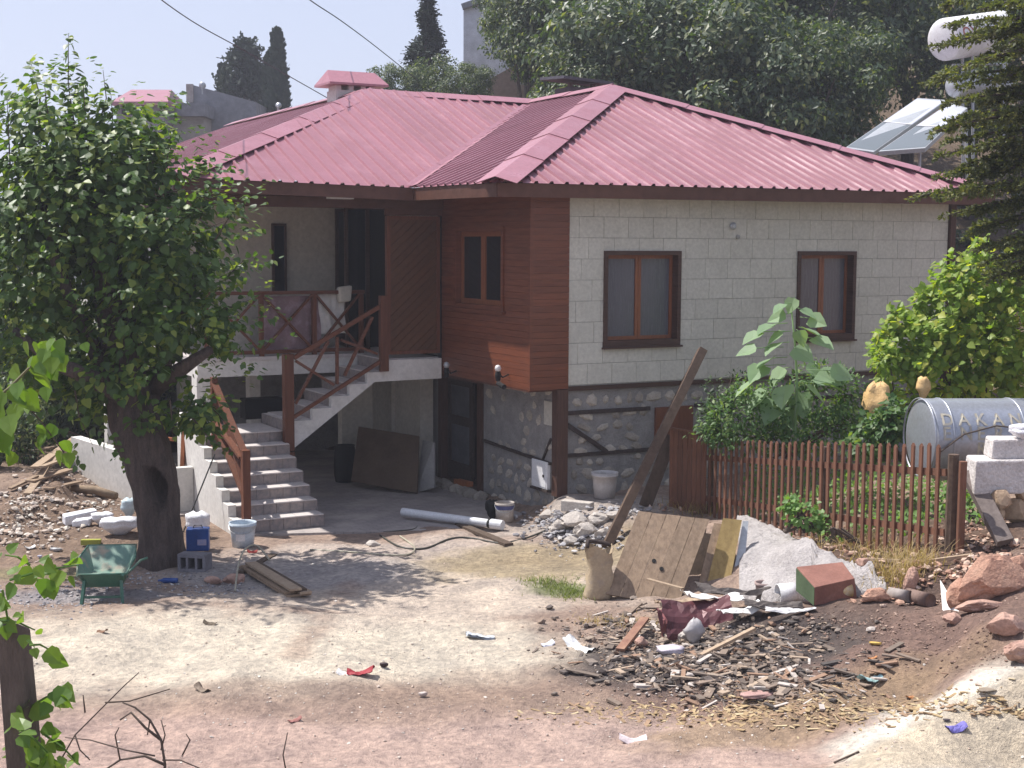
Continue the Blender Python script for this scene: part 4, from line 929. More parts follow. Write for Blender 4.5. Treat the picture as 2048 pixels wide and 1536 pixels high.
def panel(c4, th=.09):
    P_ = [np.array(q) for q in c4]; n_ = np.cross(P_[1]-P_[0], P_[3]-P_[0]); n_ /= np.linalg.norm(n_); n_ = n_ if n_[2] > 0 else -n_
    fr_ = MB(); fr_.box8([p - n_*th for p in P_] + P_); o = fr_.build('collector_frame', MT['greymetal'], sol)
    C_ = sum(P_) / 4; ins = [C_ + (p - C_) * .95 + n_ * .004 for p in P_]; 
    m1, m2 = (ins[0] + ins[3]) / 2, (ins[1] + ins[2]) / 2
    MB().add([ins[0], ins[1], m2, m1], [(0,1,2,3)]).build('glass_pane', glassmat('solar_glass', (.13,.15,.16), .2, .6), o); MB().add([m1, m2, ins[2], ins[3]], [(0,1,2,3)]).build('glass_pane', glassmat('solar_glass_painted_sheen', (.5,.52,.60), .12, .9), o)  # upper half is a paler copy of the glass, sheen put into its colour
    b_ = MB(); b_.bar(m1 + n_*.006, m2 + n_*.006, .03, .02, up=n_); b_.build('mullion', MT['white'], o)
panel([atY(1690, 296, 29.5), atY(1747, 304, 29.2), atY(1893, 200, 31.6), atY(1835, 196, 32)])
panel([atY(1757, 303, 29.2), atY(1850, 296, 29.0), atY(1935, 216, 31.0), atY(1900, 205, 31.6)])
b_ = MB()
for p_, q_ in (((1720, 300), (1722, 380)), ((1840, 298), (1838, 400)), ((1932, 220), (1934, 400))): b_.tube([atY(*p_, 29.6), atY(*q_, 29.6)], .03, 6)
b_.build('frame', MT['greymetal'], sol)
def text_mesh(s, size, m, name='lettering', extr=.0):
    cu = bpy.data.curves.new(name, 'FONT'); cu.body = s; cu.size = size; cu.align_x = 'LEFT'; cu.resolution_u = 3; cu.offset = size*.02; ob_ = bpy.data.objects.new(name, cu); COL.objects.link(ob_)
    bpy.context.view_layer.update(); dg = bpy.context.evaluated_depsgraph_get(); me = bpy.data.meshes.new_from_object(ob_.evaluated_get(dg)); bpy.data.objects.remove(ob_)
    V = np.array([v.co[:] for v in me.vertices]); Fs = [tuple(p.vertices) for p in me.polygons]; return V, Fs
def text_on_cyl(s, size, c0, axis, upv, outv, r, x0, ang0, m, parent, squash=1):
    V, Fs = text_mesh(s, size, m); axis, upv, outv = map(np.array, (axis, upv, outv)); vs = []
    for v in V:
        a = ang0 + v[1] / r; p = np.array(c0) + axis * (x0 + v[0] * squash) + (outv * math.cos(a) + upv * math.sin(a)) * (r + .006); vs.append(p)
    b_ = MB(); b_.add(vs, Fs); return b_.build('lettering', m, parent)
red = mat('red_lettering', (.38,.12,.09), .7, bump=0)
ax = np.array(TK1) - np.array(TK0); ax /= np.linalg.norm(ax); upv = np.array([0, 0, 1.0]); upv -= ax * (upv @ ax); upv /= np.linalg.norm(upv); outv = np.cross(ax, upv)
if outv[1] > 0: outv = -outv
text_on_cyl('ON', .34, TK0, ax, upv, outv, .46, .14, -.05, red, tk)
# rubble hillside stones behind
# dark trees and shrubs at the left, behind the mulberry
for i, (x, y, s, h, lab) in enumerate([(-10.5, 27, .8, 1.3, 'dense dark garden tree at the far left edge behind the mulberry'), (-8.4, 29, .62, .9, 'dark shrub behind the white parapet, left of the house'), (-12.5, 31, 1.0, 2.0, 'large dark tree behind the rubble at the left edge'), (-7.6, 36, .7, 1.2, 'dark garden tree seen under the porch slab'), (-4.6, 38, .7, 1.0, 'dark garden tree seen between the porch columns'), (-10.0, 35, .8, 1.6, 'tall dark garden tree left behind the house'), (-9.2, 23.5, .42, .6, 'low dark shrub behind the heap of boards')]):
    hill_tree(x, y, s, h, i * 2.1, i + 1, lab, 'dark garden trees left of the house', z=tz(x, y) - .1, gname='garden_tree')
# ================================================================ MULBERRY
YT = 18.4
base = GP(322, 1128); YT = base[1]
mt_ = thing('mulberry_tree', 'large mulberry tree with a hollow trunk and dense green crown in front of the house', 'tree', base)
def TP(px, py, dy=0): return atY(px, py, YT + dy)
path = [(322,1150,47),(320,1125,45),(319,1080,43),(315,1030,43),(309,980,45),(299,935,49),(286,890,52),(272,850,50),(262,800,42),(252,750,40),(240,690,36),(228,620,32),(215,540,26),(205,450,20),(200,360,12)]
vs = []; fs = []; n = 28; k = F_PX / YT
for i, (px, py, r) in enumerate(path):
    c = TP(px, py); rr = r / k
    for j in range(n):
        a = 2 * math.pi * j / n; d = np.array([math.cos(a), math.sin(a), 0]); q = rr * (1 + .10 * math.sin(a * 3 + i * .35) + .06 * math.sin(a * 7 + i * .9) + .05 * mnoise.noise(Vector((d[0]*2, d[1]*2, i * .6))))
        if i < 2: q *= 1.0 + .18 * abs(math.sin(a * 2.5)) 
        # hollow faces the camera, slightly right
        pz = c[2]; hx = (d[0] * rr - 8 / k) ; hd = math.hypot(hx / (17 / k), (py - 965) / 42)
        p = c + d * q
        if d[1] < 0 and hd < 1: p = p + np.array([0, 1, 0]) * .22 * (1 - hd ** 2.2)
        vs.append(p)
def refine(path):
    out = []
    for i in range(len(path) - 1):
        for t_ in (0, .25, .5, .75): out.append(tuple(path[i][k_] * (1 - t_) + path[i+1][k_] * t_ for k_ in range(3)))
    out.append(path[-1]); return out
vs = []; n = 40; pth = refine(path)
for i, (px, py, r) in enumerate(pth):
    c = TP(px, py); rr = r / k; w = i / 4
    for j in range(n):
        a = 2 * math.pi * j / n; d = np.array([math.cos(a), math.sin(a), 0]); q = rr * (1 + .09 * math.sin(a * 3 + w * .4) + .05 * math.sin(a * 7 + w * .9) + .10 * mnoise.noise(Vector((d[0]*3, d[1]*3, w * 1.2))) + .05 * mnoise.noise(Vector((d[0]*9, d[1]*9, w * 3))))
        if py > 1090: q *= 1 + .25 * (py - 1090) / 60 * (.5 + .5 * math.sin(a * 4 + 1))
        p = c + d * q; hx = d[0] * rr - 17 / k; hd = math.hypot(hx / (19 / k), (py - 968) / 44)
        if d[1] < 0 and hd < 1.25: 
            p = p + np.array([0, 1, 0]) * .26 * max(0, 1 - hd ** 3) * 1.5
            if .95 < hd < 1.25: p = p - np.array([0, 1, 0]) * .03
        vs.append(p)
fs = [(i*n+j, i*n+(j+1) % n, (i+1)*n+(j+1) % n, (i+1)*n+j) for i in range(len(pth)-1) for j in range(n)]
MB().add(vs, fs).build('trunk', BARK, mt_, smooth=True)
limbs = [[(275,850,.3),(210,740,.0),(150,620,-.3),(110,520,-.5),(85,400,-.3)], [(280,840,0),(330,720,.4),(370,610,.5),(400,520,.3)], [(245,720,0),(290,620,.4),(315,500,.7),(322,420,.7)], [(230,640,0),(180,520,.6),(150,420,.7),(147,330,.4),(146,250,.2)], [(262,800,0),(190,760,-.6),(100,720,-.9),(30,660,-.8)], [(240,700,.1),(250,560,.9),(260,420,1.0),(240,300,.7)], [(300,780,.2),(360,740,-.2),(420,700,-.4)]]
for L_ in limbs:
    b_ = MB(); m_ = len(L_); b_.tube([TP(*q) for q in L_], [.13 * (1 - i / m_) + .015 for i in range(m_)], 8); b_.build('limb', BARK, mt_, smooth=True)
blobs = [(170,420,175,165,1.2,1500),(115,300,95,110,.9,620),(245,325,85,90,.9,600),(320,500,140,120,1.2,1100),(80,590,130,140,1.1,950),(330,630,115,85,1.0,800),(50,440,110,140,1.0,700),(225,740,120,85,.9,600),(60,730,90,60,.9,350),(400,835,45,38,.5,150),(180,800,45,60,.6,160),(445,660,50,60,.6,200),(410,440,60,60,.6,240),(300,830,60,40,.5,130),(-40,500,80,200,1,300),(335,770,50,60,.6,140),(60,225,55,60,.5,160),(250,240,60,60,.5,150)]
P, D, Nn, S = [], [], [], []
for (px, py, rx, ry, rd, n) in blobs:
    ns = int(n * .052 * 1.25); ds = rdir(ns); cs_ = TP(px, py, 0) + ds * (rng.uniform(.1, 1, (ns, 1)) ** .5) * np.array([rx / k, rd, ry / k]) * 1.5
    for q_ in range(ns):
        dr = norm((ds[q_] * .75 + np.array([0, -.05, .75]) + rng.normal(size=3) * .35)[None])[0]; ln = rng.uniform(.3, .85); m_ = int(ln * 26); tt = np.linspace(0, 1, m_)[:, None]; sd_ = norm(np.cross(np.tile(dr, (m_, 1)), rdir(m_)))
        P.append(cs_[q_] + dr * ln * tt + np.array([0, 0, -.18]) * ln * tt ** 2 + sd_ * .05); D.append(sd_ * .9 + dr * .5 + np.array([0, 0, -.5])); Nn.append(norm(sd_ * .35 + dr * .5 + np.array([-.3, -.2, .7]) + rng.normal(size=(m_, 3)) * .3)); S.append(rng.uniform(.07, .14, m_) * (1.1 - .45 * tt[:, 0]))
    n = int(n * 1.25); d = rdir(n); rad = .92 * rng.uniform(.15, 1, (n, 1)) ** .5 * (1 + .18 * rng.normal(size=(n, 1))); c = TP(px, py, 0); p_ = c + d * rad * np.array([rx / k, rd, ry / k])
    P.append(p_); Nn.append(norm(d * .7 + np.array([-.25, -.15, .75]) + rdir(n) * .55)); D.append(d * .6 + np.array([0, 0, -.75]) + rdir(n) * .55); S.append(rng.uniform(.065, .15, n))
shoots = [((150,260),(137,66),.12,46),((170,250),(165,150),.1,26),((80,260),(62,126),.1,34),((200,240),(206,140),.08,22),((20,330),(14,195),.1,24),((100,260),(88,160),.1,20),((225,280),(222,190),.1,20),((40,330),(34,250),.1,18),((320,400),(345,250),.12,30),((300,350),(318,262),.1,20),((430,480),(492,392),.1,34),((400,440),(412,366),.1,20),((450,560),(488,520),.1,22),((440,620),(502,598),.1,24),((430,690),(478,650),.1,22),((380,830),(458,905),.1,24),((400,800),(462,860),.1,24),((400,440),(455,440),.1,20),((150,780),(185,890),.1,22),((340,800),(345,880),.1,16),((300,400),(372,380),.1,20),((120,700),(128,790),.1,18)]
for (a, b, sp, n) in shoots:
    dy = rng.uniform(-.6, .2); A, B = TP(*a, dy), TP(*b, dy); sb = MB(); sb.tube([A, (A+B)/2 + rng.normal(size=3) * .03, B], [.012, .008, .003], 5); sb.build('twig', TWIG, mt_)
    s_ = np.linspace(0, 1, n)[:, None]; d = rdir(n); P.append(A + (B - A) * s_ + d * sp * .6 * (1.1 - s_ * .6)); Nn.append(norm(d * .6 + np.array([-.2, -.3, .6]))); D.append(d + np.array([0, 0, -.6])); S.append(rng.uniform(.09, .15, n) * (1.1 - .4 * s_[:, 0]))
P, D, Nn, S = map(np.concatenate, (P, D, Nn, S))
kp = np.array([mnoise.noise(Vector(q) * 1.9) + .5 * mnoise.noise(Vector(q) * 4.5) for q in P.tolist()]) > -.13 - .45 * np.clip(1.3 - np.hypot((P[:,0] - TP(170,0)[0]) / 1.1, (P[:,2] - TP(0,470)[2]) / 1.6), 0, 1); P, D, Nn, S = P[kp], D[kp], Nn[kp], S[kp]
score = P[:, 1] + rng.uniform(0, .5, len(P)) - S * 8; pick = np.zeros(len(P), bool); pick[np.argsort(score)[:290]] = True
leaf_mesh('foliage', P[~pick], D[~pick], Nn[~pick], S[~pick], 'heart', LM['mulb'], mt_)
leaf_pieces(P[pick], D[pick], Nn[pick], S[pick], 'heart', LM['mulb'], mt_)
# ================================================================ YARD OBJECTS
def LF(base, yaw=0):
    c, s = math.cos(yaw), math.sin(yaw); base = np.array(base, float)
    return lambda x, y, z: base + np.array([x*c - y*s, x*s + y*c, z])
def lbox(b_, L, x0, x1, y0, y1, z0, z1, mi=0): return b_.box8([L(x0,y0,z0),L(x1,y0,z0),L(x1,y1,z0),L(x0,y1,z0),L(x0,y0,z1),L(x1,y0,z1),L(x1,y1,z1),L(x0,y1,z1)], mi)
def px_m(p): return p[1] / F_PX
ROCKS = []
def rock(px, py, w, h, m, label, name='rock', cat='rock', seed=0, depth=None, yaw=0, group=None, tilt=0, base=None, sub=2):
    import bmesh
    p = GP(px, py) if base is None else np.array(base); s = px_m(p); bm = bmesh.new(); bmesh.ops.create_icosphere(bm, subdivisions=sub, radius=.5)
    off = Vector((seed * 7.3, seed * 1.7, 0)); dp = depth or (w + h) / 2
    for v in bm.verts:
        c = v.co.copy(); n1 = mnoise.noise(c * 2.0 + off); n2 = mnoise.noise(c * 5.5 + off); n3 = abs(mnoise.noise(c * 9 + off)); c *= 1 + .42 * n1 + .18 * n2 - .16 * n3
        # chop into facets
        for q in range(7):
            r_ = random.Random(seed * 10 + q); d = Vector((r_.uniform(-1,1), r_.uniform(-1,1), r_.uniform(-.3,1))).normalized(); e = c.dot(d) - .34
            if e > 0: c -= d * e * .92
        v.co = c
    me = bpy.data.meshes.new(name); 
    for v in bm.verts: v.co = Vector((v.co.x * w * s, v.co.y * dp * s, v.co.z * h * s))
    bm.to_mesh(me); bm.free(); me.materials.append(m); o = bpy.data.objects.new(name, me); COL.objects.link(o)
    o.location = V3(p + np.array([0, 0, h * s * .36])); o.rotation_euler = (0, R(tilt), yaw); ORG[o] = o.location.copy(); _props(o, label, cat, group, None); return o
# ---- wheelbarrow
wg = mat('green_enamel', (.035,.105,.075), .45, (.05,.14,.10), 4, bump=.1, stain=(.26,.17,.11), stain_amt=.5, stain_scale=3)
wgi = mat('green_enamel_scuffed', (.10,.20,.16), .5, (.17,.24,.19), 5, bump=.15, stain=(.42,.27,.19), stain_amt=.8, stain_scale=3.5)
rub = mat('black_rubber', (.02,.02,.02), .8)
b0 = GP(205, 1206); wb = thing('wheelbarrow', 'green metal wheelbarrow standing on the sand beside the mulberry trunk', 'wheelbarrow', b0); L = LF(b0, .10)
rim = [(-.27,0,.34),(.27,0,.34),(.31,.35,.44),(.25,.80,.50),(-.30,.80,.50),(-.33,.35,.44)]; bot = [(-.20,.10,.17),(.20,.10,.17),(.21,.3,.2),(.16,.55,.26),(-.20,.55,.26),(-.22,.3,.2)]
def inset(r_, k, dz): c = np.mean(r_, 0); return [tuple(c + (np.array(q) - c) * np.array([k, k, 1]) + np.array([0, 0, dz])) for q in r_]
b_ = MB(); o_, i_ = [L(*q) for q in rim], [L(*q) for q in inset(rim, .97, 0)]; ob2, ib2 = [L(*q) for q in bot], [L(*q) for q in inset(bot, .94, .015)]
b_.add(o_ + ob2, [(k_, (k_+1) % 6, (k_+1) % 6 + 6, k_ + 6) for k_ in range(6)] + [(6,7,8,9,10,11)]); b_.build('tray', wg, wb)
MB().add(i_ + ib2, [(k_ + 6, (k_+1) % 6 + 6, (k_+1) % 6, k_) for k_ in range(6)] + [(11,10,9,8,7,6)]).build('tray_lining', wgi, wb)
b_ = MB(); rr = rim + [rim[0]]
for q in range(6): b_.tube([L(*rr[q]), L(*rr[q+1])], .011, 6)
b_.build('rim', wg, wb, smooth=True)
for x in (-.2, .2):
    b_ = MB(); b_.bar(L(x, .05, .26), L(x*1.12, -.02, .0), .035, .03); b_.build('leg', wg, wb)
    b_ = MB(); b_.tube([L(x*.6, .85, .12), L(x, .45, .2), L(x*1.1, .05, .27), L(x*1.25, -.12, .36)], .016, 6); b_.build('handle', wg, wb)
b_ = MB(); b_.bar(L(-.22, .0, .08), L(.22, .0, .08), .02, .025); b_.build('leg_brace', wg, wb)
b_ = MB(); ax_ = np.stack([L(0,1,0)-L(0,0,0), np.array([0,0,1.]), L(1,0,0)-L(0,0,0)], 1); b_.lathe([(.10,-.035),(.15,-.04),(.165,0),(.15,.04),(.10,.035),(.10,-.035)], L(0, .85, .165), 20, ax_); wl = b_.build('wheel', rub, wb, smooth=True)
MB().lathe([(0,-.03),(.1,-.02),(.1,.02),(0,.03)], L(0, .85, .165), 12, ax_).build('hub', MT['greymetal'], wl)
b_ = MB(); b_.tube([L(.27,.05,.33), L(.40,.18,.45), L(.47,.22,.47)], .014, 6); b_.build('tie_rod', wg, wb)
# ---- hollow block
p = GP(383, 1143); L = LF(p, -.22); b_ = MB(); cw, chh, cdp = .38, .225, .2
cin = thing('hollow_block', 'grey hollow concrete block with three cells standing by the mulberry roots', 'concrete block', p)
xs = [-cw/2, -cw/2+.035, -.075, -.045, .045, .075, cw/2-.035, cw/2]
b_ = MB()
lbox(b_, L, -cw/2, cw/2, 0, cdp, 0, .04); lbox(b_, L, -cw/2, cw/2, 0, cdp, chh-.04, chh)
for q in ((-cw/2, -cw/2+.04), (-.078, -.048), (.048, .078), (cw/2-.04, cw/2)): lbox(b_, L, q[0], q[1], 0, cdp, .04, chh-.04)
lbox(b_, L, -cw/2+.04, cw/2-.04, cdp-.02, cdp-.002, .04, chh-.04); b_.build('block_body', mat('block_concrete', (.20,.19,.21), .95, (.15,.145,.16), 6, bump=.8), cin)
# ---- buckets and cans
def bucket(px, py, r0, r1, h, name, label, m, inner=None, handle=True, band=None, cat='bucket', lid=False):
    p = GP(px, py); t = thing(name, label, cat, p); b_ = MB()
    pr = [(0, .004), (r0, .004), (r0 + (r1-r0)*.5, h*.5), (r0+(r1-r0)*.86, h*.86), (r1+.008, h*.87), (r1+.008, h*.93), (r1+.002, h*.93), (r1+.012, h), (r1-.004, h), (r1-.006, h*.9), (r0-.006, .03), (0, .03)]
    b_.lathe(pr, p, 28); b_.build('bucket_body' if cat == 'bucket' else 'can_body', m, t, smooth=True); smooth_by_angle(t.children[0] if t.children else bpy.data.objects[name], 35) if False else None
    if handle: b_ = MB(); b_.tube([p + np.array([(r1+.01)*math.cos(a), -(r1+.012)*abs(math.sin(a))*.9 - .004, h*.88 - .10*math.sin(a)]) for a in np.linspace(0, math.pi, 12)], .004, 5); b_.build('handle', MT['greymetal'], t)
    if band:
        b_ = MB(); ps = np.linspace(band[2], band[3], 10); vs = []
        for zz_ in (band[0], band[1]):
            rr_ = r0 + (r1-r0)*zz_ + .003
            for a in ps: vs.append(p + np.array([rr_*math.cos(a), rr_*math.sin(a), zz_*h]))
        b_.add(vs, [(i, i+1, i+11, i+10) for i in range(9)]); b_.build('label_print', band[4], t)
    return t
blu = mat('blue_enamel', (.02,.075,.28), .4, (.015,.05,.20), 5, bump=.1, stain=(.05,.12,.4), stain_amt=.5)
bucket(486, 1090, .145, .18, .34, 'plastic_bucket', 'bluish white plastic bucket with a printed front, at the foot of the steps', mat('bluish_white_plastic', (.50,.56,.62), .4, (.42,.49,.56), 5, bump=.05), band=(.3,.62,-2.0,-1.2,MT['white']))
bucket(1209, 1002, .15, .19, .38, 'plastic_bucket', 'empty dusty white tub standing before the stone wall right of the corner post', mat('dusty_white_plastic', (.52,.49,.48), .6, (.40,.37,.35), 7, bump=.2, stain=(.62,.6,.6), stain_amt=.5), handle=False)
bucket(1009, 1046, .13, .14, .29, 'paint_can', 'paint splashed can with a blue band beside the white drainpipe', mat('splashed_paint_can', (.40,.36,.33), .6, (.28,.24,.21), 10, bump=.3, stain=(.6,.57,.53), stain_amt=.7, stain_scale=8), band=(.66,.93,-3.0,-.2,mat('dull_blue_print', (.07,.08,.20), .6)), cat='can')
p = GP(395, 1101); L = LF(p, .12); b_ = MB(); t = thing('oil_tin', 'square blue tin with pale print standing behind the hollow block', 'tin', p); lbox(b_, L, -.15, .15, 0, .2, 0, .30); b_.build('tin_body', blu, t, bevel=.012)
b_ = MB(); lbox(b_, L, .0, .12, -.004, -.001, .08, .16); b_.build('print_panel', mat('pale_blue_print', (.20,.26,.50), .5, (.4,.35,.45), 18), t); b_ = MB(); b_.tube([L(-.06,.1,.30), L(-.05,.1,.335), L(.05,.1,.335), L(.06,.1,.30)], .007, 6); b_.build('handle', rub, t)
# crumpled things
def crumple(px, py, w, h, d, name, label, cat, m, seed=0, amp=.25, base=None, n=14, yaw=0, top=1.0, bevel=0):
    p = GP(px, py) if base is None else np.array(base); L = LF(p, yaw); b_ = MB(); vs = []; rows_ = 10
    for i in range(rows_ + 1):
        f = i / rows_; prof = (math.sin(min(f * 1.15 + .18, 1) * math.pi / 2) if f < .5 else 1 - (1-top) * ((f-.5)/.5)**1.5) * (1 if f < .98 else .55)
        for j in range(n):
            a = 2 * math.pi * j / n; c = math.cos(a); s_ = math.sin(a); k_ = 1 + amp * mnoise.noise(Vector((c*1.6 + seed*3, s_*1.6, f*3))) + amp*.5 * mnoise.noise(Vector((c*5 + seed, s_*5, f*8)))
            q = 1 / (abs(c)**3 + abs(s_)**3) ** (1/3); vs.append(L(c*q*w/2*prof*k_, s_*q*d/2*prof*k_, f*h*(1 + .12*mnoise.noise(Vector((c*2, s_*2, seed))))))
    vs.append(L(0, 0, h*.93)); vs.append(L(0, 0, 0)); k0 = (rows_+1)*n
    fs = [(i*n+j, i*n+(j+1) % n, (i+1)*n+(j+1) % n, (i+1)*n+j) for i in range(rows_) for j in range(n)] + [(rows_*n+j, rows_*n+(j+1) % n, k0) for j in range(n)] + [((j+1) % n, j, k0+1) for j in range(n)]
    b_.add(vs, fs); return b_.build(name, m, label=label, cat=cat, smooth=True, origin=p)
wbag = mat('white_woven_sack', (.75,.75,.78), .6, (.66,.66,.70), 8, bump=.7, bscale=20, bdist=.03)
crumple(394, 1058, .32, .36, .22, 'plastic_bag', 'crumpled translucent white plastic bag against the white stair wall', 'bag', wbag, 1)
crumple(985, 1036, .20, .30, .2, 'rubbish_bag', 'small black rubbish bag behind the paint can', 'bag', rub, 2)
for i, (px, py, w, h, d, yw, lb_) in enumerate([(160,1046,.46,.20,.22,.5,'long white foam slab lying leftmost of the white pieces behind the wheelbarrow'), (166,1054,.26,.13,.2,.0,'small white foam block in front of the long white slab'), (206,1050,.30,.18,.24,.2,'rounded white bundle between the foam blocks and the big white sack'), (238,1070,.52,.24,.32,.25,'biggest white sack, lying against the left side of the mulberry trunk'), (258,1032,.2,.28,.2,.1,'pale blue plastic bag behind the big white sack')]):
    if i < 2:
        p = GP(px, py); Lq = LF(p, yw); b_ = MB(); b_.box8([Lq(-w/2,-d/2,0), Lq(w/2,-d/2,.02), Lq(w/2,d/2,.05), Lq(-w/2,d/2,0), Lq(-w/2,-d/2,h*.7), Lq(w/2,-d/2,h), Lq(w/2,d/2,h), Lq(-w/2,d/2,h*.75)]); b_.build('foam_block', wbag, label=lb_, cat='foam block', bevel=.02); continue
    crumple(px, py, w, h, d, 'white_sack' if i > 1 else 'foam_block', lb_, 'sack' if i > 1 else 'foam block', wbag if i < 4 else mat('pale_blue_film', (.5,.6,.64), .4, bump=.5, bscale=20), 4 + i, amp=.22 if i > 1 else .08, yaw=yw)
ply = mat('weathered_plank', (.30,.215,.145), .85, (.20,.14,.095), 3, (7,7,2), bump=.5, bscale=12, rnd=.12, stain=(.13,.095,.07), stain_amt=.6)
plx = mat('sunbleached_plank', (.38,.29,.20), .85, (.28,.20,.14), 3, (7,7,3), bump=.4, bscale=12, rnd=.1)
plz = mat('dark_plank', (.10,.068,.048), .85, (.06,.042,.03), 3, (7,7,3), bump=.4, bscale=12)
def board(p, q, w, t_, m, label, name='board', cat='board', up=(0,0,1), **kw):
    b_ = MB(); b_.bar(p, q, w, t_, up); return b_.build(name, m, label=label, cat=cat, **kw)
lb5 = [('lowest board of the plank pile on the dusty yard', 0, .0, ply), ('left board of the middle layer of the plank pile', .03, -.07, plx), ('right board of the middle layer of the plank pile', .03, .08, ply), ('narrow dark board near the top of the plank pile', .055, -.03, plz), ('topmost pale board of the plank pile', .08, .05, plx)]
A, B = GP(500, 1135), GP(598, 1196); dxy = norm((B - A)[None])[0]; sd = np.array([dxy[1], -dxy[0], 0])
for i, (lb_, z, s_, m_) in enumerate(lb5): board(A + sd*s_ + [0,0,z+.03] + dxy*(.05*i), B + sd*s_ + [0,0,z+.03] + dxy*(.06*math.sin(i*2.1)), .14 if i else .3, .026, m_, lb_, name='plank', cat='plank')
board(GP(548,1110), GP(480,1150)+[0,0,.02], .1, .03, plz, 'dark short board behind the plank pile', cat='board')
def gcable(pts, r, label, name, m, dz=.0): return cable([GP(x, y, dz + r) for x, y in pts], r, label, name, name.replace('_', ' '), m, 6)
hz = mat('pale_hose', (.42,.39,.30), .5, bump=0); hd_ = mat('dark_hose', (.06,.06,.05), .5, bump=0)
cable([GP(470,1182,.01), GP(478,1150,.14), GP(492,1132,.24), GP(515,1125,.22), GP(540,1130,.05)], .012, 'pale hose arching up beside the plank pile', 'garden_hose', 'hose', hz)
gcable([(690,1062),(740,1064),(800,1062),(832,1052),(836,1028)], .008, 'thin black cable lying across the shaded paving', 'electric_cable', hd_)
gcable([(760,1072),(800,1094),(850,1096),(900,1080),(940,1077),(1000,1086),(1050,1080),(1090,1062),(1115,1050)], .013, 'dark hose snaking from the paving edge towards the rubble', 'garden_hose', hd_)
gcable([(800,1075),(828,1094),(820,1108),(780,1112),(700,1106),(620,1100)], .012, 'pale yellow hose looping on the sunlit edge of the paving', 'garden_hose', hz)
b_ = MB(); p = GP(336, 1166); b_.lathe([(0,-.12),(.032,-.118),(.034,.05),(.013,.09),(.013,.12),(0,.12)], p + [0,0,.034], 14, np.array([[0,0,1],[0,1,0],[-1,0,0]], float).T); b_.build('bottle', blu, label='blue plastic bottle lying before the mulberry roots', cat='bottle', smooth=True)
# drain pipe and dark plank
A, B = GP(805, 1032, .14), GP(1003, 1062, .085); dx = norm((B-A)[None])[0]; pt = thing('drain_pipe', 'white plastic drainpipe lying half in the shade of the porch roof', 'pipe', (A+B)/2)
pv = mat('white_pvc', (.62,.63,.66), .35, (.55,.56,.58), 6, bump=.03)
b_ = MB(); b_.tube([A, B], .062, 18, cap=False); b_.tube([A, B], .054, 18, cap=False); b_.build('pipe_body', pv, pt, smooth=True)
b_ = MB(); b_.tube([B - dx*.17, B + dx*.02], .074, 18); b_.build('pipe_socket', pv, pt); b_ = MB(); b_.tube([B - dx*.215, B - dx*.175], .07, 18); b_.build('rubber_ring', rub, pt)
board(GP(918,1048,.03), GP(1018,1092,.02), .13, .04, plz, 'dark plank running out into the sun under the drainpipe', name='plank', cat='plank')
MB().tube([GP(1068,1046,.03), GP(1245,1026,.06)], .012, 6).build('iron_bar', mat('rusty_bar', (.14,.08,.06), .8), label='thin rusty iron bar lying on the rubble right of the paint can', cat='bar')
lim = mat('limestone_rubble', (.46,.42,.38), .95, (.36,.32,.29), 5, bump=.8, bscale=22, bdist=.02, fine=.2)
L = LF(GP(1155, 1022), -.5); b_ = MB(); lbox(b_, L, -.25, .22, -.05, .10, -.03, .13); b_.build('kerb_stone', lim, label='sawn pale kerb stone lying at the foot of the corner post', cat='kerb stone', bevel=.012)
board(GP(1100,1002,.0) + [0,.05,0], onz(1096, 936, .25) * 0 + GP(1112,1000,0) + np.array([-.12,.25,.48]), .09, .02, ply, 'short reddish board leaning beside the dark corner post', cat='board', up=(1,0,0))
# leaning rod and porch oddments
MB().tube([GP(366,1042,.0), W(-4.77, 2.1, .62)], .011, 6).build('iron_rod', mat('dark_iron', (.03,.03,.03), .6), label='dark iron rod leaning on the white side wall of the stairs', cat='rod')
ow = mat('orange_timber', (.36,.13,.05), .6, (.28,.09,.035), 3, VV, bump=.3)
board(W(-5.0, 4.6, -.1), W(-5.02, 4.9, 1.25), .07, .10, ow, 'orange brown timber standing left of the mulberry trunk behind the parapet', cat='board', up=(0,1,0))
board(W(-4.85, 3.7, -.2), W(-4.7, 4.0, .9), .06, .09, ow, 'orange timber propped between the trunk and the white stair wall', cat='board', up=(0,1,0))
board(W(-4.9, 3.9, .62), W(-5.6, 4.4, .72), .05, .05, ow, 'thin reddish bar sticking out left of the white stair wall', cat='board')
p = onb(535, 835, 4.6); L = LF(W(p[0], 4.6, .78), HANG); b_ = MB(); lbox(b_, L, -.38, .28, 0, .3, .0, .34); b_.build('crate', MT['dark'], label='black crate standing on the half landing of the stairs', cat='crate', bevel=.01)
# boards and sheets under the landing
def sheet4(c4, th, m, name, label, cat, nb=0, mgap=.006, parent_name=None, ex=None):
    P_ = [np.array(q) for q in c4]; n_ = np.cross(P_[1]-P_[0], P_[3]-P_[0]); n_ /= np.linalg.norm(n_)
    if n_[1] > 0: n_ = -n_
    if not nb:
        b_ = MB(); b_.box8([p - n_*th for p in P_] + P_); return b_.build(name, m, label=label, cat=cat)
    t = thing(name, label, cat, (P_[0]+P_[1])/2)
    for i in range(nb):
        k0, k1 = i/nb, (i+1)/nb; g = mgap / np.linalg.norm(P_[1]-P_[0]); k1 -= g; o = n_ * random.uniform(0, .006); e0 = random.uniform(-.01, .01)
        q = [P_[0] + (P_[1]-P_[0])*k0, P_[0] + (P_[1]-P_[0])*k1, P_[3] + (P_[2]-P_[3])*k1, P_[3] + (P_[2]-P_[3])*k0]; q = [x + o for x in q]; q[2] = q[2] + (q[2]-q[1])*e0; q[3] = q[3] + (q[3]-q[0])*e0
        b_ = MB(); b_.box8([x - n_*th for x in q] + q); b_.build('plank', m, t)
    return t, n_
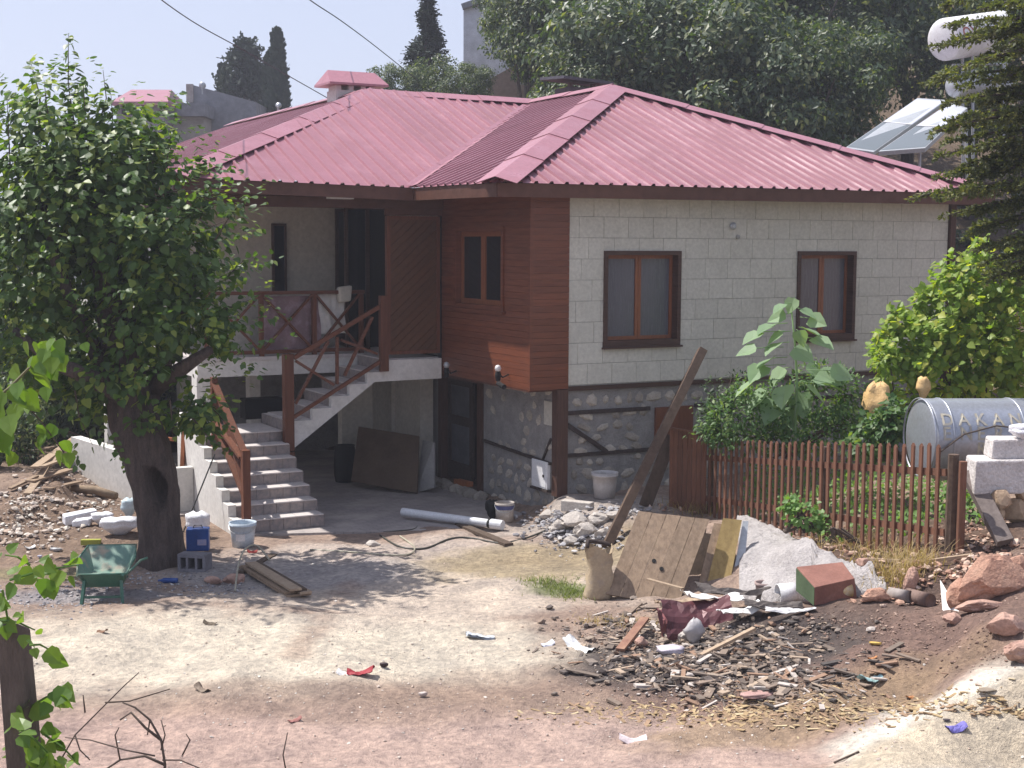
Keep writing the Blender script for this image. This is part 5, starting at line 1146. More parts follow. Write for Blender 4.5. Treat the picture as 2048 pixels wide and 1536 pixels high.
def PB(px, py, b): return W(*onb(px, py, b))
sheet4([PB(702,962,4.0), PB(834,986,3.0), PB(838,872,3.5), PB(717,853,4.5)], .03, mat('brown_board_sheet', (.11,.072,.045), .8, (.08,.052,.035), 3), 'board_sheet', 'big brown board sheet leaning under the stair landing', 'board')
sheet4([PB(832,985,3.3), PB(868,975,2.95), PB(868,885,3.1), PB(846,880,3.6)], .03, MT['concrete'], 'cement_sheet', 'grey cement sheet beside the leaning brown board', 'sheet')
p = onb(775, 990, 2.5); crumple(0, 0, .14, .025, .08, 'paper_scrap', 'white scrap on the shaded paving in front of the leaning board', 'litter', MT['white'], 3, base=GP(780, 991))
MB().lathe([(0,0),(.17,0),(.19,.1),(.2,.3),(.19,.5),(.17,.62),(.18,.64),(.15,.64),(.15,.5),(0,.5)], W(*onb(690, 900, 4.8)[:2], -.43), 20).build('water_barrel', rub, label='dark barrel in the shade under the upper stair flight', cat='barrel', smooth=True)
b_ = MB(); b_.bar(W(-.25, 2.75, -.28), W(-.25, 3.25, -.3), .12, .08); b_.build('brick', ow, label='orange brick lying on the threshold of the lower door', cat='brick')
# ---- leaning poles, sack, plank door
pole = mat('dark_weathered_pole', (.115,.075,.052), .85, (.075,.05,.036), 3, (5,5,5), bump=.6, bscale=14)
A = GP(1212, 1096); B = atY(1405, 700, A[1] + 1.6); b_ = MB(); b_.bar(A, B, .12, .13, up=(0,-1,0)); o = b_.build('timber_pole', pole, label='long weathered timber pole leaning across the corner of the fence', cat='pole')
A = GP(1290, 1015); B = atY(1343, 872, A[1] + .2); board(A, B, .18, .05, plz, 'dark wide board leaning on the left end of the fence', up=(0,-1,0))
sk = mat('paper_cement_sack', (.42,.33,.22), .85, (.33,.26,.18), 4, bump=.6, bscale=14, bdist=.02, stain=(.25,.23,.25), stain_amt=.7, stain_scale=6)
t = thing('paper_sack', 'open brown paper sack standing left of the plank door', 'sack', GP(1195,1194)); p = GP(1195, 1194); L = LF(p, .1); n = 20
rows_ = [(0,.165),(.05,.175),(.15,.15),(.28,.165),(.36,.13),(.44,.155),(.52,.145),(.60,.165)]; vs = []
for i, (z, r_) in enumerate(rows_):
    for j in range(n): a = 6.2832*j/n; k_ = 1 + .10*mnoise.noise(Vector((math.cos(a)*2, math.sin(a)*2, z*6))); q = 1/(abs(math.cos(a))**3+abs(math.sin(a))**3)**(1/3); vs.append(L(math.cos(a)*r_*q*k_ + .03*math.sin(z*5), math.sin(a)*r_*.75*q*k_, z + (.05*math.sin(a*3+1) if i == len(rows_)-1 else 0)))
k0 = len(vs); vs += [L(x*.0, y*.0, 0) for x, y in [(0,0)]]; vs += [tuple(np.array(v) * 1.0) for v in vs[(len(rows_)-1)*n:(len(rows_)-1)*n + n]]; inn = [L(math.cos(6.2832*j/n)*.11, math.sin(6.2832*j/n)*.09, .38) for j in range(n)]; vs += inn; vs.append(L(0,0,.37))
fs = [(i*n+j, i*n+(j+1) % n, (i+1)*n+(j+1) % n, (i+1)*n+j) for i in range(len(rows_)-1) for j in range(n)] + [((j+1) % n, j, k0) for j in range(n)] + [(k0+1+j, k0+1+(j+1) % n, k0+1+n+(j+1) % n, k0+1+n+j) for j in range(n)] + [(k0+1+n+j, k0+1+n+(j+1) % n, k0+1+2*n) for j in range(n)]
MB().add(vs, fs).build('sack_body', sk, t, smooth=True)
b_ = MB(); b_.tube([L(-.13,-.05,.62), L(-.12,.02,.68), L(-.02,.08,.66), L(.08,.1,.64), L(.15,.04,.62)], [.02,.03,.025,.03,.02], 7); b_.build('sack_lip', MT['timber_old'], t, smooth=True)
Yb = GP(1280, 1200)[1]
c4 = [atY(1211, 1188, Yb+.1), atY(1356, 1214, Yb-.05), atY(1420, 1038, Yb+.62), atY(1277, 1022, Yb+.72)]
t, n_ = sheet4(c4, .028, ply, 'plank_door', 'old plank door with two round holes leaning upright in the yard', 'plank door', nb=5)
hole = MT['dark']  # black discs laid on the planks paint the darkness of the two holes
for (px, py) in ((1308, 1122), (1323, 1138)):
    P_ = np.array(c4[0]); d = ray(px, py); tt = np.dot(P_ - CAM, n_) / np.dot(d, n_); q = CAM + d*tt + n_*.009; x = np.cross(n_, [0,0,1.]); x /= np.linalg.norm(x); y = np.cross(n_, x); MB().lathe([(0,.0),(.026,0),(.026,-.01)], q, 12, np.stack([x, y, n_], 1)).build('hole', hole, t)
b_ = MB(); P_ = [np.array(q) for q in c4]; b_.bar(P_[0]*.12+P_[3]*.88 - n_*.05, P_[1]*.12+P_[2]*.88 - n_*.05, .03, .09, up=n_); b_.bar(P_[0]*.85+P_[3]*.15 - n_*.05, P_[1]*.85+P_[2]*.15 - n_*.05, .03, .09, up=n_); b_.build('ledger', plz, t)
b_ = MB(); b_.box8([atY(1300, 1204, Yb+.42), atY(1390, 1206, Yb+.42), atY(1452, 1072, Yb+.80), atY(1360, 1060, Yb+.85), atY(1300, 1203, Yb+.46), atY(1390, 1205, Yb+.46), atY(1452, 1071, Yb+.84), atY(1360, 1059, Yb+.89)]); b_.build('board_sheet', plz, label='dark board sheet standing just behind the plank door', cat='board')
sheet4([atY(1388,1205,Yb+.22), atY(1404,1205,Yb+.22), atY(1445,1048,Yb+.8), atY(1428,1046,Yb+.8)], .03, ply, 'board', 'narrow grey brown board between the plank door and the yellowish board', 'board')
yb_ = mat('yellowish_beam', (.33,.235,.09), .8, (.24,.165,.065), 3, (6,6,3), bump=.4)
sheet4([atY(1404,1207,Yb+.2), atY(1452,1204,Yb+.2), atY(1484,1040,Yb+.78), atY(1446,1036,Yb+.78)], .05, yb_, 'formwork_board', 'thick yellowish board leaning at the left end of the concrete apron', 'board')
sheet4([atY(1456,1205,Yb+.25), atY(1482,1203,Yb+.25), atY(1497,1042,Yb+.85), atY(1486,1042,Yb+.85)], .02, MT['greymetal'], 'metal_sheet', 'narrow grey metal sheet right of the yellowish board', 'sheet')
sheet4([atY(1215,1085,19.2), atY(1228,1098,19.2), atY(1282,1035,19.4), atY(1262,1020,19.4)], .015, MT['white'], 'plastic_sheet', 'white plastic panel behind the plank door, right of the pole', 'panel')
# ---- rough concrete apron
cap_ = mat('rough_concrete', (.44,.41,.40), .95, (.34,.315,.31), 4, bump=1.0, bscale=16, bdist=.06, fine=.2)
top = [(1470,1036),(1500,1043),(1545,1060),(1590,1082),(1640,1106),(1690,1130),(1745,1152),(1770,1165)]; botm = [(1478,1204),(1500,1205),(1545,1208),(1590,1208),(1640,1203),(1690,1196),(1745,1188),(1775,1180)]
def lerp(L_, u): i = min(int(u*(len(L_)-1)), len(L_)-2); f = u*(len(L_)-1)-i; return tuple(L_[i][k_]*(1-f)+L_[i+1][k_]*f for k_ in (0,1))
nu, nv = 60, 36; vs = []
for j in range(nv+1):
    for i in range(nu+1):
        u, v_ = i/nu, j/nv; a, b = lerp(top, u), lerp(botm, u); A, B = GP(*a), GP(*b); p = A*(1-v_) + B*v_; p[2] = max(p[2], gz(p[0], p[1])) + .05*math.sin(math.pi*min(v_*1.3,1))*math.sin(math.pi*u) + .035*mnoise.noise(Vector((p[0]*7, p[1]*7, p[2]*7))) + .02*mnoise.noise(Vector((p[0]*22, p[1]*22, p[2]*22))) + (.05 if 0 < i < nu and 0 < j < nv else -.08); vs.append(p)
fs = [(j*(nu+1)+i+1, j*(nu+1)+i, (j+1)*(nu+1)+i, (j+1)*(nu+1)+i+1) for j in range(nv) for i in range(nu)]; MB().add(vs, fs).build('concrete_apron', cap_, label='sloping apron of rough grey concrete below the picket fence', cat='concrete slab', smooth=True)
# ---- reddish crate
p = GP(1668, 1200); L = LF(p, .28); t = thing('wooden_box', 'reddish brown wooden box tipped on the rubble below the fence', 'box', p); rb_ = mat('reddish_plywood', (.26,.12,.09), .8, (.19,.085,.065), 4, bump=.3, stain=(.36,.2,.15), stain_amt=.4)
z0, z1 = .06, .30; b_ = MB(); b_.box8([L(-.28,-.1,-.02), L(.27,.0,-.02), L(.30,.32,.04), L(-.25,.34,.04), L(-.28,-.1,.17), L(.25,.03,.20), L(.29,.36,.30), L(-.25,.36,.28)]); b_.build('box_body', rb_, t, bevel=.006)
b_ = MB(); b_.box8([L(-.285,-.1,-.02), L(-.282,-.1,-.02), L(-.26,.33,.03), L(-.265,.33,.03), L(-.285,-.1,.165), L(-.282,-.1,.165), L(-.26,.34,.27), L(-.265,.34,.27)]); b_.build('side_board', mat('dull_green_paint', (.08,.12,.06), .8), t)
# ---- cans, pipes
def lying_can(px, py, r, L_, yaw, m, label, name='tin_can', open_=True, cat='can'):
    p = GP(px, py, r*.95); ax_ = np.array([math.cos(yaw), math.sin(yaw), .05]); ax_ /= np.linalg.norm(ax_); x = np.cross(ax_, [0,0,1.]); x /= np.linalg.norm(x); y = np.cross(ax_, x); A_ = np.stack([x, y, ax_], 1)
    b_ = MB(); b_.lathe([(0,L_*.5-.01),(r*.96,L_*.5-.01),(r,L_*.5),(r,0),(r,-L_*.5),(r*.92,-L_*.5),(r*.92,L_*.4)] if open_ else [(0,-L_/2),(r,-L_/2),(r,L_/2),(0,L_/2)], p, 20, A_); return b_.build(name, m, label=label, cat=cat, smooth=True)
lying_can(1578, 1207, .11, .26, .15, MT['white'], 'white tin lying open at the lower edge of the concrete apron')
bucket(1528, 1200, .09, .10, .2, 'tin_can', 'upright pinkish tin left of the lying white tin', mat('pinkish_tin', (.42,.31,.29), .6), handle=False, cat='can')
lying_can(1684, 1196, .07, .2, .1, mat('white_yellow_tin', (.62,.58,.5), .5, (.6,.4,.1), 12), 'small white and yellow tin under the reddish box')
clay = mat('brown_clay_pipe', (.20,.135,.11), .9, (.15,.10,.085), 5, bump=.4)
lying_can(1838, 1208, .07, .34, -1.15, clay, 'brown clay pipe piece pointing at the camera below the big rock', 'pipe_piece', cat='pipe'); lying_can(1800, 1200, .06, .24, -.9, mat('grey_clay', (.32,.28,.26), .9), 'short grey pipe piece left of the brown clay pipe', 'pipe_piece', cat='pipe')
lying_can(1640, 1205, .06, .16, .6, MT['timber_old'], 'small dark rusty tin in front of the reddish box', cat='can')
# ---- sheet metal scrap
def scrap(px, py, w, d, yaw, pit, roll, m, label, seed, name='metal_sheet', dz=.05, cat='metal sheet', curl=.15, th=.004):
    p = GP(px, py, dz); M_ = Matrix.Rotation(yaw, 3, 'Z') @ Matrix.Rotation(pit, 3, 'X') @ Matrix.Rotation(roll, 3, 'Y'); nx_, ny_ = 12, 8; vs = []
    for k_ in (0, 1):
        for j in range(ny_+1):
            for i in range(nx_+1):
                u, v_ = i/nx_-.5, j/ny_-.5; ed = 1 + .12*mnoise.noise(Vector((u*4, v_*4, seed)))
                z = curl*(u*u*1.4 - v_*v_) + .07*mnoise.noise(Vector((u*3, v_*3, seed*2.3))) + .03*mnoise.noise(Vector((u*9, v_*9, seed))); q = M_ @ Vector((u*w*ed, v_*d*ed, z*max(w, d)*1.2 - k_*th)); vs.append(p + np.array(q))
    n_ = (nx_+1)*(ny_+1); fs = []
    for j in range(ny_):
        for i in range(nx_): q = j*(nx_+1)+i; fs.append((q, q+1, q+nx_+2, q+nx_+1)); fs.append((n_+q+nx_+1, n_+q+nx_+2, n_+q+1, n_+q))
    return MB().add(vs, fs).build(name, m, label=label, cat=cat)
mar = mat('maroon_sheet_metal', (.10,.03,.035), .45, (.06,.02,.025), 4, bump=.2, metal=.2); wsh = mat('white_painted_sheet', (.78,.77,.75), .4, (.66,.64,.62), 5, bump=.15); dks = mat('dark_scorched_sheet', (.05,.042,.04), .7, (.12,.10,.09), 5, bump=.5)
scrap(1395, 1262, .72, .5, .12, .75, -.1, mar, 'bent maroon metal sheet propping up the scrap heap', 1, dz=.12, curl=.3)
scrap(1330, 1268, .2, .34, .3, .9, .5, mat('pink_sheet', (.42,.17,.18), .5), 'small pink metal strip at the left end of the scrap heap', 2, dz=.1)
scrap(1425, 1232, .62, .34, .25, -.12, .08, wsh, 'crumpled white metal sheet on top of the scrap heap', 3, dz=.24, curl=.1)
scrap(1480, 1243, .45, .2, .35, -.1, -.1, wsh, 'narrow white sheet strip in front on the right of the scrap heap', 4, dz=.13)
scrap(1470, 1214, .85, .25, .05, .1, .03, dks, 'long dark scorched sheet at the back of the scrap heap', 5, dz=.22)
scrap(1360, 1232, .55, .22, .3, .1, -.05, plx, 'tan cardboard sheet at the upper left of the scrap heap', 6, dz=.20, cat='cardboard', name='cardboard')
scrap(1545, 1226, .6, .16, .0, .1, .03, dks, 'flat dark strip reaching right from the scrap heap', 7, dz=.10)
scrap(1580, 1232, .5, .08, -.05, .1, .0, wsh, 'thin pale strip at the right end of the scrap heap', 8, dz=.07)
board(GP(1295,1200,.22), GP(1365,1212,.2), .05, .02, plx, 'pale lath sticking out left over the scrap heap', name='lath', cat='lath')
board(GP(1402,1322,.04), GP(1508,1282,.12), .05, .03, plx, 'long pale lath lying across the dark debris', name='lath', cat='lath')
board(GP(1240,1306,.02), GP(1290,1268,.16), .09, .03, mat('rusty_tin', (.3,.17,.11), .8, (.2,.10,.07), 6), 'rust brown angle piece left of the dark debris', name='angle_piece', cat='metal piece')
board(GP(1668,1528,.01), GP(1718,1505,.01), .012, .012, TWIG, 'thin stick lying on the pink track at the lower right', name='stick', cat='stick')
crumple(1388, 1290, .2, .26, .16, 'plastic_bottle', 'crushed clear plastic bottle standing in the scrap heap', 'bottle', mat('clear_dusty_plastic', (.42,.40,.40), .4, bump=.4), 11, amp=.4, top=.35)
crumple(1342, 1310, .26, .1, .2, 'plastic_bag', 'flat pinkish white bag in the middle of the debris', 'bag', mat('pinkish_bag', (.60,.54,.60), .6, bump=.5), 12, amp=.3)
for i, (px, py, w, h, col, nm, lb_, ct) in enumerate([(1160,1296,.30,.03,(.8,.8,.78),'paper_scrap','large white paper scrap left of the debris heap','litter'), (1095,1290,.12,.03,(.75,.75,.8),'paper_scrap','small white scrap left of the large paper scrap','litter'), (960,1272,.25,.025,(.55,.58,.62),'sandal','pale grey sandal alone in the middle of the yard','sandal'),
  (722,1352,.22,.06,(.28,.02,.03),'red_cloth','dark red rag on the edge of the sand','rag'), (688,1348,.12,.03,(.8,.78,.76),'paper_scrap','white scrap touching the red rag','litter'), (768,1340,.08,.05,(.05,.03,.03),'stone','small black stone right of the red rag','stone'),
  (1740,1358,.19,.045,(.42,.62,.62),'food_wrapper','teal and white wrapper lying on the brown mound','wrapper'), (1912,1462,.14,.02,(.16,.14,.42),'plastic_strip','violet plastic strip at the edge of the white road','litter'), (1265,1478,.2,.02,(.7,.6,.6),'paper_scrap','pinkish white strip on the track near the bottom edge','litter'),
  (846,1392,.08,.05,(.5,.42,.38),'stone','small pale stone below the red rag','stone'), (112,1103,.16,.05,(.7,.7,.75),'shoe','black and white shoe left of the wheelbarrow','shoe'), (60,1100,.12,.04,(.7,.68,.66),'paper_scrap','white scrap left of the black and white shoe','litter'), (80,1115,.06,.04,(.5,.5,.6),'plastic_scrap','small bluish scrap below the white scrap','litter'),
  (505,1105,.12,.04,(.35,.05,.04),'red_cloth','small red rag behind the plank pile','rag'), (1750,1290,.1,.03,(.6,.4,.1),'leaf_litter','yellow leaf on the dark part of the mound','leaf'), (1893,1448,.05,.02,(.1,.08,.08),'stone','tiny dark stone on the white road','stone'), (1515,1400,.3,.05,(.4,.25,.22),'flat_stone','flat pinkish stone at the lower end of the debris','stone'),
  (1820,1395,.07,.03,(.45,.2,.08),'brick_chip','orange brick chip in the middle of the mound','brick chip'), (1745,1318,.07,.03,(.45,.2,.08),'brick_chip','orange brick chip beside the teal wrapper','brick chip'), (420,1250,.12,.02,(.12,.09,.06),'dry_leaf','dark curled leaf on the sand','leaf'), (205,1268,.1,.02,(.22,.12,.07),'dry_leaf','brown curled leaf on the left sand slope','leaf'), (405,1385,.14,.03,(.2,.15,.11),'dry_leaf','clump of dry leaves low on the sand','leaf'),
  (590,1443,.1,.02,(.3,.13,.11),'brick_chip','reddish sliver on the track below the sand','brick chip'), (1975,1380,.16,.02,(.25,.2,.15),'driftwood','flat brown wood chip beside the white road','wood chip')]):
    m_ = mat('%s_surface' % nm, col, .7, tuple(c*.8 for c in col), 12, bump=.4)
    if nm == 'shoe': m_ = mat('shoe_leather', (.02,.02,.02), .5, (.7,.7,.7), 9, bump=.1)
    if nm in ('paper_scrap','red_cloth','food_wrapper','sandal','plastic_strip','dry_leaf','brick_chip'):
        scrap(px, py, w*1.15, w*.6, (i*1.3) % 1.6 - .8, .25*math.sin(i*2), .2*math.cos(i*3), m_, lb_, 20 + i, name=nm, dz=max(h*.6, .018), cat=ct, curl=.35 if nm != 'sandal' else .1, th=.006 if nm != 'sandal' else .02); continue
    crumple(px, py, w, h, w*.55, nm, lb_, ct, m_, 20 + i, amp=.35, yaw=(i*1.3) % 1.0 - .5, n=12)
L = LF(GP(182, 1090), .1); b_ = MB(); lbox(b_, L, -.13, .13, -.03, .05, .0, .07); b_.build('yellow_board', mat('yellow_green_paint', (.33,.34,.04), .6, (.26,.27,.05), 6), label='short yellow green board behind the wheelbarrow', cat='board')
b_ = MB(); b_.tube([GP(140,982,.06), GP(190,990,.09), GP(232,992,.08)], [.05,.075,.06], 10, jit=.05); b_.build('log', mat('pale_log', (.30,.22,.15), .9, (.2,.15,.1), 5, bump=.6), label='short pale log lying in front of the white parapet', cat='log', smooth=True)
# ---- heap of boards at far left
for i, (a, b, w, m_, lb_) in enumerate([((55,992,.05),(126,935,.35),.12,plx,'long pale board leaning against the heap at the left edge'), ((70,955,.15),(150,905,.45),.14,plx,'pale board on top of the heap left of the parapet'), ((90,935,.3),(160,912,.5),.1,ply,'brown board near the top of the left heap'), ((60,975,.1),(140,960,.15),.16,ply,'flat brown board in the middle of the left heap'), ((85,965,.25),(155,925,.25),.1,plx,'bleached board crossing the left heap'), ((20,985,.05),(75,968,.12),.1,ply,'grey brown board at the outer foot of the left heap'), ((95,985,.05),(160,975,.1),.12,ply,'board lying at the foot of the white parapet'), ((100,905,.5),(165,890,.55),.08,plz,'dark board at the very top of the left heap')]):
    board(GP(*a[:2], a[2]), GP(*b[:2], b[2]), w, .03, m_, lb_)
0 and rock(110, 975, 170, 95, mat('heap_soil', (.20,.15,.11), .95, (.14,.10,.08), 5, bump=1, bscale=14, bdist=.05), 'mound of soil under the boards at the left edge', 'soil_heap', 'heap', 40, depth=160, sub=4)
# ================================================================ GARDEN, FENCE, TANK
pk = mat('fence_wood', (.19,.085,.05), .75, (.13,.058,.034), 4, VV, bump=.4, rnd=.2)
A = GP(1410, 1022); B = GP(1872, 1104); fence = thing('picket_fence', 'brown wooden picket fence running from the yard to the right edge of the garden', 'fence', (A+B)/2)
fd = (B - A) * np.array([1,1,0]); FL = np.linalg.norm(fd); fd /= FL; fn = np.array([fd[1], -fd[0], 0])
if fn[1] > 0: fn = -fn
npk = 36
def fbase(s): return A + (B - A) * s
for i in range(npk):
    s_ = (i / (npk-1)); p = fbase(s_) + np.array([0,0,.0]); h = 1.06 + .10 * s_ + random.uniform(-.02, .02); tl = random.uniform(-.012, .012); q = p + fd*tl + np.array([0,0,h]); w = .05
    vs = []
    for (pp, zz) in ((p - [0,0,.08], 0), (q - [0,0,.03], 0)):
        vs += [pp - fd*w/2 - fn*.0, pp + fd*w/2, pp + fd*w/2 + fn*.022, pp - fd*w/2 + fn*.022]
    b_ = MB(); b_.box8(vs); b_.add([vs[4], vs[5], vs[6], vs[7], q, q + fn*.022], [(0,1,4), (2,3,5), (1,2,5,4), (3,0,4,5)]); b_.build('picket', pk, fence)
for z0, z1 in ((.22,.22), (.80,.86)):
    a_, b2 = fbase(-.01) + [0,0,z0] - fn*.02, fbase(1.02) + [0,0,z1] - fn*.02; m_ = (a_+b2)/2; MB().bar(a_, m_, .03, .075).build('rail', pk, fence); MB().bar(m_, b2, .03, .075).build('rail', pk, fence)
for s_, r_ in ((0.0,.04), (.56,.045), (1.025,.065)):
    p = fbase(s_) - fn*.08; b_ = MB(); b_.tube([p - [0,0,.15], p + [0,0,.5], p + [0,0,1.05]], [r_*1.1, r_, r_*.9], 9, jit=.08); b_.build('post', pole, fence)
p = fbase(1.05) - fn*.1; MB().tube([p - [0,0,.1], p + [0,0,.98]], .045, 8, jit=.1).build('post', pk, fence)
pan = thing('plank_gate', 'reddish brown panel of narrow boards closing the left end of the picket fence', 'panel', A)
C0 = GP(1345, 1018); d = (A - C0)*np.array([1,1,0]); n7 = 7
for i in range(n7):
    a_ = C0 + (A-C0)*(i/n7); b2 = C0 + (A-C0)*((i+.92)/n7); hh = 1.12; nn = np.array([0,.03,0]); b_ = MB(); b_.box8([a_-[0,0,.1], b2-[0,0,.1], b2+nn-[0,0,.1], a_+nn-[0,0,.1], a_+[0,0,hh], b2+[0,0,hh], b2+nn+[0,0,hh], a_+nn+[0,0,hh]]); b_.build('board', pk, pan)
MB().bar(C0 + [-.03,0,1.13], A + [.05,0,1.13], .08, .03).build('cap_board', pk, pan); MB().bar(C0 + [0,.05,-.1], C0 + [0,.05,1.12], .09, .07, up=(0,1,0)).build('post', pk, pan)
# ---- fallen drum tank with painted letters
Yk = 16.9; K0, K1 = atY(1836, 874, Yk), atY(2230, 872, Yk + .35); r_ = 78 * Yk / F_PX
zinc = mat('galvanised_sheet', (.40,.42,.47), .38, (.33,.35,.39), 3, bump=.12, bscale=6, bdist=.02, metal=.55, stain=(.27,.21,.16), stain_amt=.45, stain_scale=1.6)
tnk = thing('water_tank', 'galvanised drum water tank with faded yellow lettering lying behind the fence', 'water tank', K0 - [0,0,r_])
pr, c, A_, n = tank(K0, K1, r_, 40, cap=.12); b_ = MB(); b_.lathe(pr, c, n, A_); tb = b_.build('drum', zinc, tnk, smooth=True); smooth_by_angle(tb, 35)
ax = A_[:, 2]
for s_ in (.0, .23, 1.13): b_ = MB(); b_.lathe([(r_+.001,-.012),(r_+.010,-.008),(r_+.010,.008),(r_+.001,.012)], K0 + ax*(s_+.02), 40, A_); b_.build('seam_band', zinc, tnk, smooth=True)
upv = np.array([0,0,1.]) - ax*ax[2]; upv /= np.linalg.norm(upv); outv = np.cross(ax, upv); outv = outv if outv[1] < 0 else -outv
yl = mat('faded_yellow_paint', (.47,.42,.31), .7, (.33,.32,.30), 14, bump=0)
x0 = .10
for k_, (txt, ang) in enumerate([('DAKAN', .43), ('ENERJ\u0130', .06), ('  RE', -.33)]):
    for j, chh in enumerate(txt):
        if chh != ' ': text_on_cyl(chh, .225, K0, ax, upv, outv, r_, x0 + j*.215, ang, yl, tnk, squash=.95)
MB().tube([K0 + ax*.05 + outv*(r_+.02) - upv*.12, K0 + ax*.35 + outv*(r_+.03) + upv*.10, K0 + ax*.75 + outv*(r_+.03)+upv*.2, K0 + ax*1.3 + outv*(r_+.06)+upv*.14], .010, 6).build('dry_branch', TWIG, label='thin dry branch lying over the front of the drum tank', cat='branch')
for s_ in (.35, 1.2): rock(0, 0, 60, 26, lim, 'support stone under the %s end of the drum tank' % ('left' if s_ < 1 else 'right'), seed=int(s_*10), base=K0 + ax*s_ - [0,.0,r_+.05])
# ---- white blocks, leaning log
cwh = mat('white_aerated_block', (.66,.62,.60), .95, (.52,.48,.46), 5, bump=1, bscale=14, bdist=.04, fine=.2)
def wblock(c4px, Y_, dpt, zt, zb, label, seed):
    b_ = MB(); nx_ = 14; a, b2 = atY(c4px[0], c4px[2], Y_), atY(c4px[1], c4px[2], Y_); zb_ = atY(c4px[0], c4px[3], Y_)[2]; b_.box8([(a[0],Y_,zb_),(b2[0],Y_+.1,zb_),(b2[0],Y_+dpt+.1,zb_),(a[0]+.03,Y_+dpt,zb_),(a[0]+.02,Y_+.02,a[2]),(b2[0],Y_+.12,a[2]),(b2[0],Y_+dpt,a[2]),(a[0]+.05,Y_+dpt,a[2])])
    return b_.build('concrete_block', cwh, label=label, cat='block', bevel=.02)
Yw = 14.6
wblock((1950, 2110, 922, 990), Yw, .45, 0, 0, 'lower white block of the stack at the right edge of the garden', 1)
wblock((1984, 2120, 880, 920), Yw+.12, .36, 0, 0, 'upper rough white block of the stack at the right edge', 2)
crumple(0, 0, .3, .17, .25, 'white_bag', 'bright white bundle on top of the block stack', 'bag', wbag, 31, base=atY(2050, 880, Yw + .25))
for i, (px, py, w, h) in enumerate([(2000,1010,50,44),(2030,1040,70,60),(1995,1040,40,36),(2050,1000,60,50)]): rock(px, py, w, h, mat('ochre_stone', (.48,.36,.24), .95, (.36,.25,.17), 5, bump=.8, bscale=20, bdist=.02), ['white and ochre stone wedged under the block stack','broad ochre stone at the right edge under the blocks','small ochre stone behind the leaning log','ochre stone directly under the right end of the blocks'][i], seed=50+i, base=atY(px, py, Yw + .2*(i % 2)))
A_, B_ = atY(2010, 1085, 14.2), atY(1938, 945, 14.9); b_ = MB(); b_.bar(A_, B_, .17, .09, up=(0,-1,.2)); b_.build('leaning_plank', mat('grey_old_wood', (.19,.155,.14), .9, (.13,.105,.095), 4, (5,5,5), bump=.7), label='thick grey plank leaning against the white blocks', cat='plank')
# ---- rocks at right
rk = mat('orange_limestone', (.46,.27,.19), .95, (.36,.20,.145), 5, bump=1, bscale=16, bdist=.03, fine=.22, stain=(.56,.40,.30), stain_amt=.6, stain_scale=3)
rk2 = mat('pink_limestone', (.44,.28,.22), .95, (.34,.21,.165), 5, bump=.9, bscale=20, bdist=.02, fine=.2)
for i, (px, py, w, h, dp, tl, m_, lb_) in enumerate([(1975,1195,165,105,60,-24,rk,'largest orange boulder at the right edge below the leaning plank'), (1918,1215,72,70,50,-20,rk,'orange boulder forming the lower left end of the largest one'), (2010,1262,86,52,60,0,rk2,'flat pink rock on the mound below the largest boulder'), (2045,1318,95,52,60,5,rk2,'pink rock at the right edge low on the mound'), (1822,1160,32,58,30,18,rk2,'upright narrow pink stone below the end post of the fence'), (1965,1222,110,30,50,0,rk2,'flat reddish slab in front of the largest boulder'), (1750,1205,66,30,40,0,rk,'small orange rock beside the reddish box'), (1280,1298,30,26,26,0,rk2,'brown stone at the left side of the debris heap'), (1372,1285,34,30,26,0,lim,'grey stone in front of the bent maroon sheet'), (1725,1152,36,26,30,0,rk2,'brown stone at the top edge of the concrete apron'), (1905,1255,44,26,30,0,rk2,'pinkish stone at the foot of the orange boulder'), (2030,1150,60,50,40,0,rk,'orange stone behind the largest boulder')]):
    rock(px, py, w, h, m_, lb_, seed=60+i, depth=dp, tilt=tl, sub=4 if w > 60 else 3)
MB().add([GP(1880,1196,.18), GP(1886,1224,.0), GP(1918,1226,.0), GP(1880,1196,.18)+[0,.02,0], GP(1886,1224)+[0,.02,0], GP(1918,1226)+[0,.02,0]], [(0,1,2),(5,4,3),(0,3,4,1),(1,4,5,2),(2,5,3,0)]).build('broken_panel', wsh, label='white triangular shard right of the brown clay pipe', cat='shard')
for (a, b2, lb_) in (((1730,1132),(1800,1133),'thin lath lying in the dry grass under the fence'), ((1855,1128),(1945,1118),'thin reddish lath at the foot of the fence end post')): board(GP(*a, .04), GP(*b2, .04), .04, .03, plx, lb_, name='lath', cat='lath')
# ---- rubble beyond: limestones
for i, (px, py, w, h, lb_) in enumerate([(1150,1052,70,34,'largest pale rubble stone by the kerb stone'), (1195,1048,50,28,'pale rubble stone left of the timber pole'), (1120,1060,44,26,'rubble stone left of the largest pale one'), (1172,1072,52,34,'grey rubble stone in front of the largest pale one'), (1205,1078,36,28,'grey rubble stone touching the foot of the pole'), (1140,1088,34,22,'front rubble stone of the pile left of the pole'), (1095,1035,36,20,'flat pale stone before the stone wall corner'), (1170,1018,36,16,'flat stone beside the kerb stone'), (1235,1040,50,18,'flat pale slab between the tub and the pole'), (745,1092,34,14,'pale stone on the sunlit edge of the paving'), (470,1162,46,24,'brown stone between hollow block and plank pile'), (425,1165,38,20,'low brown stone before the hollow block'), (1090,1000,24,14,'small stone at the foot of the stone wall')]): rock(px, py, w, h, lim if i < 10 else rk2, lb_, seed=90+i, sub=3, name='rubble_stone')
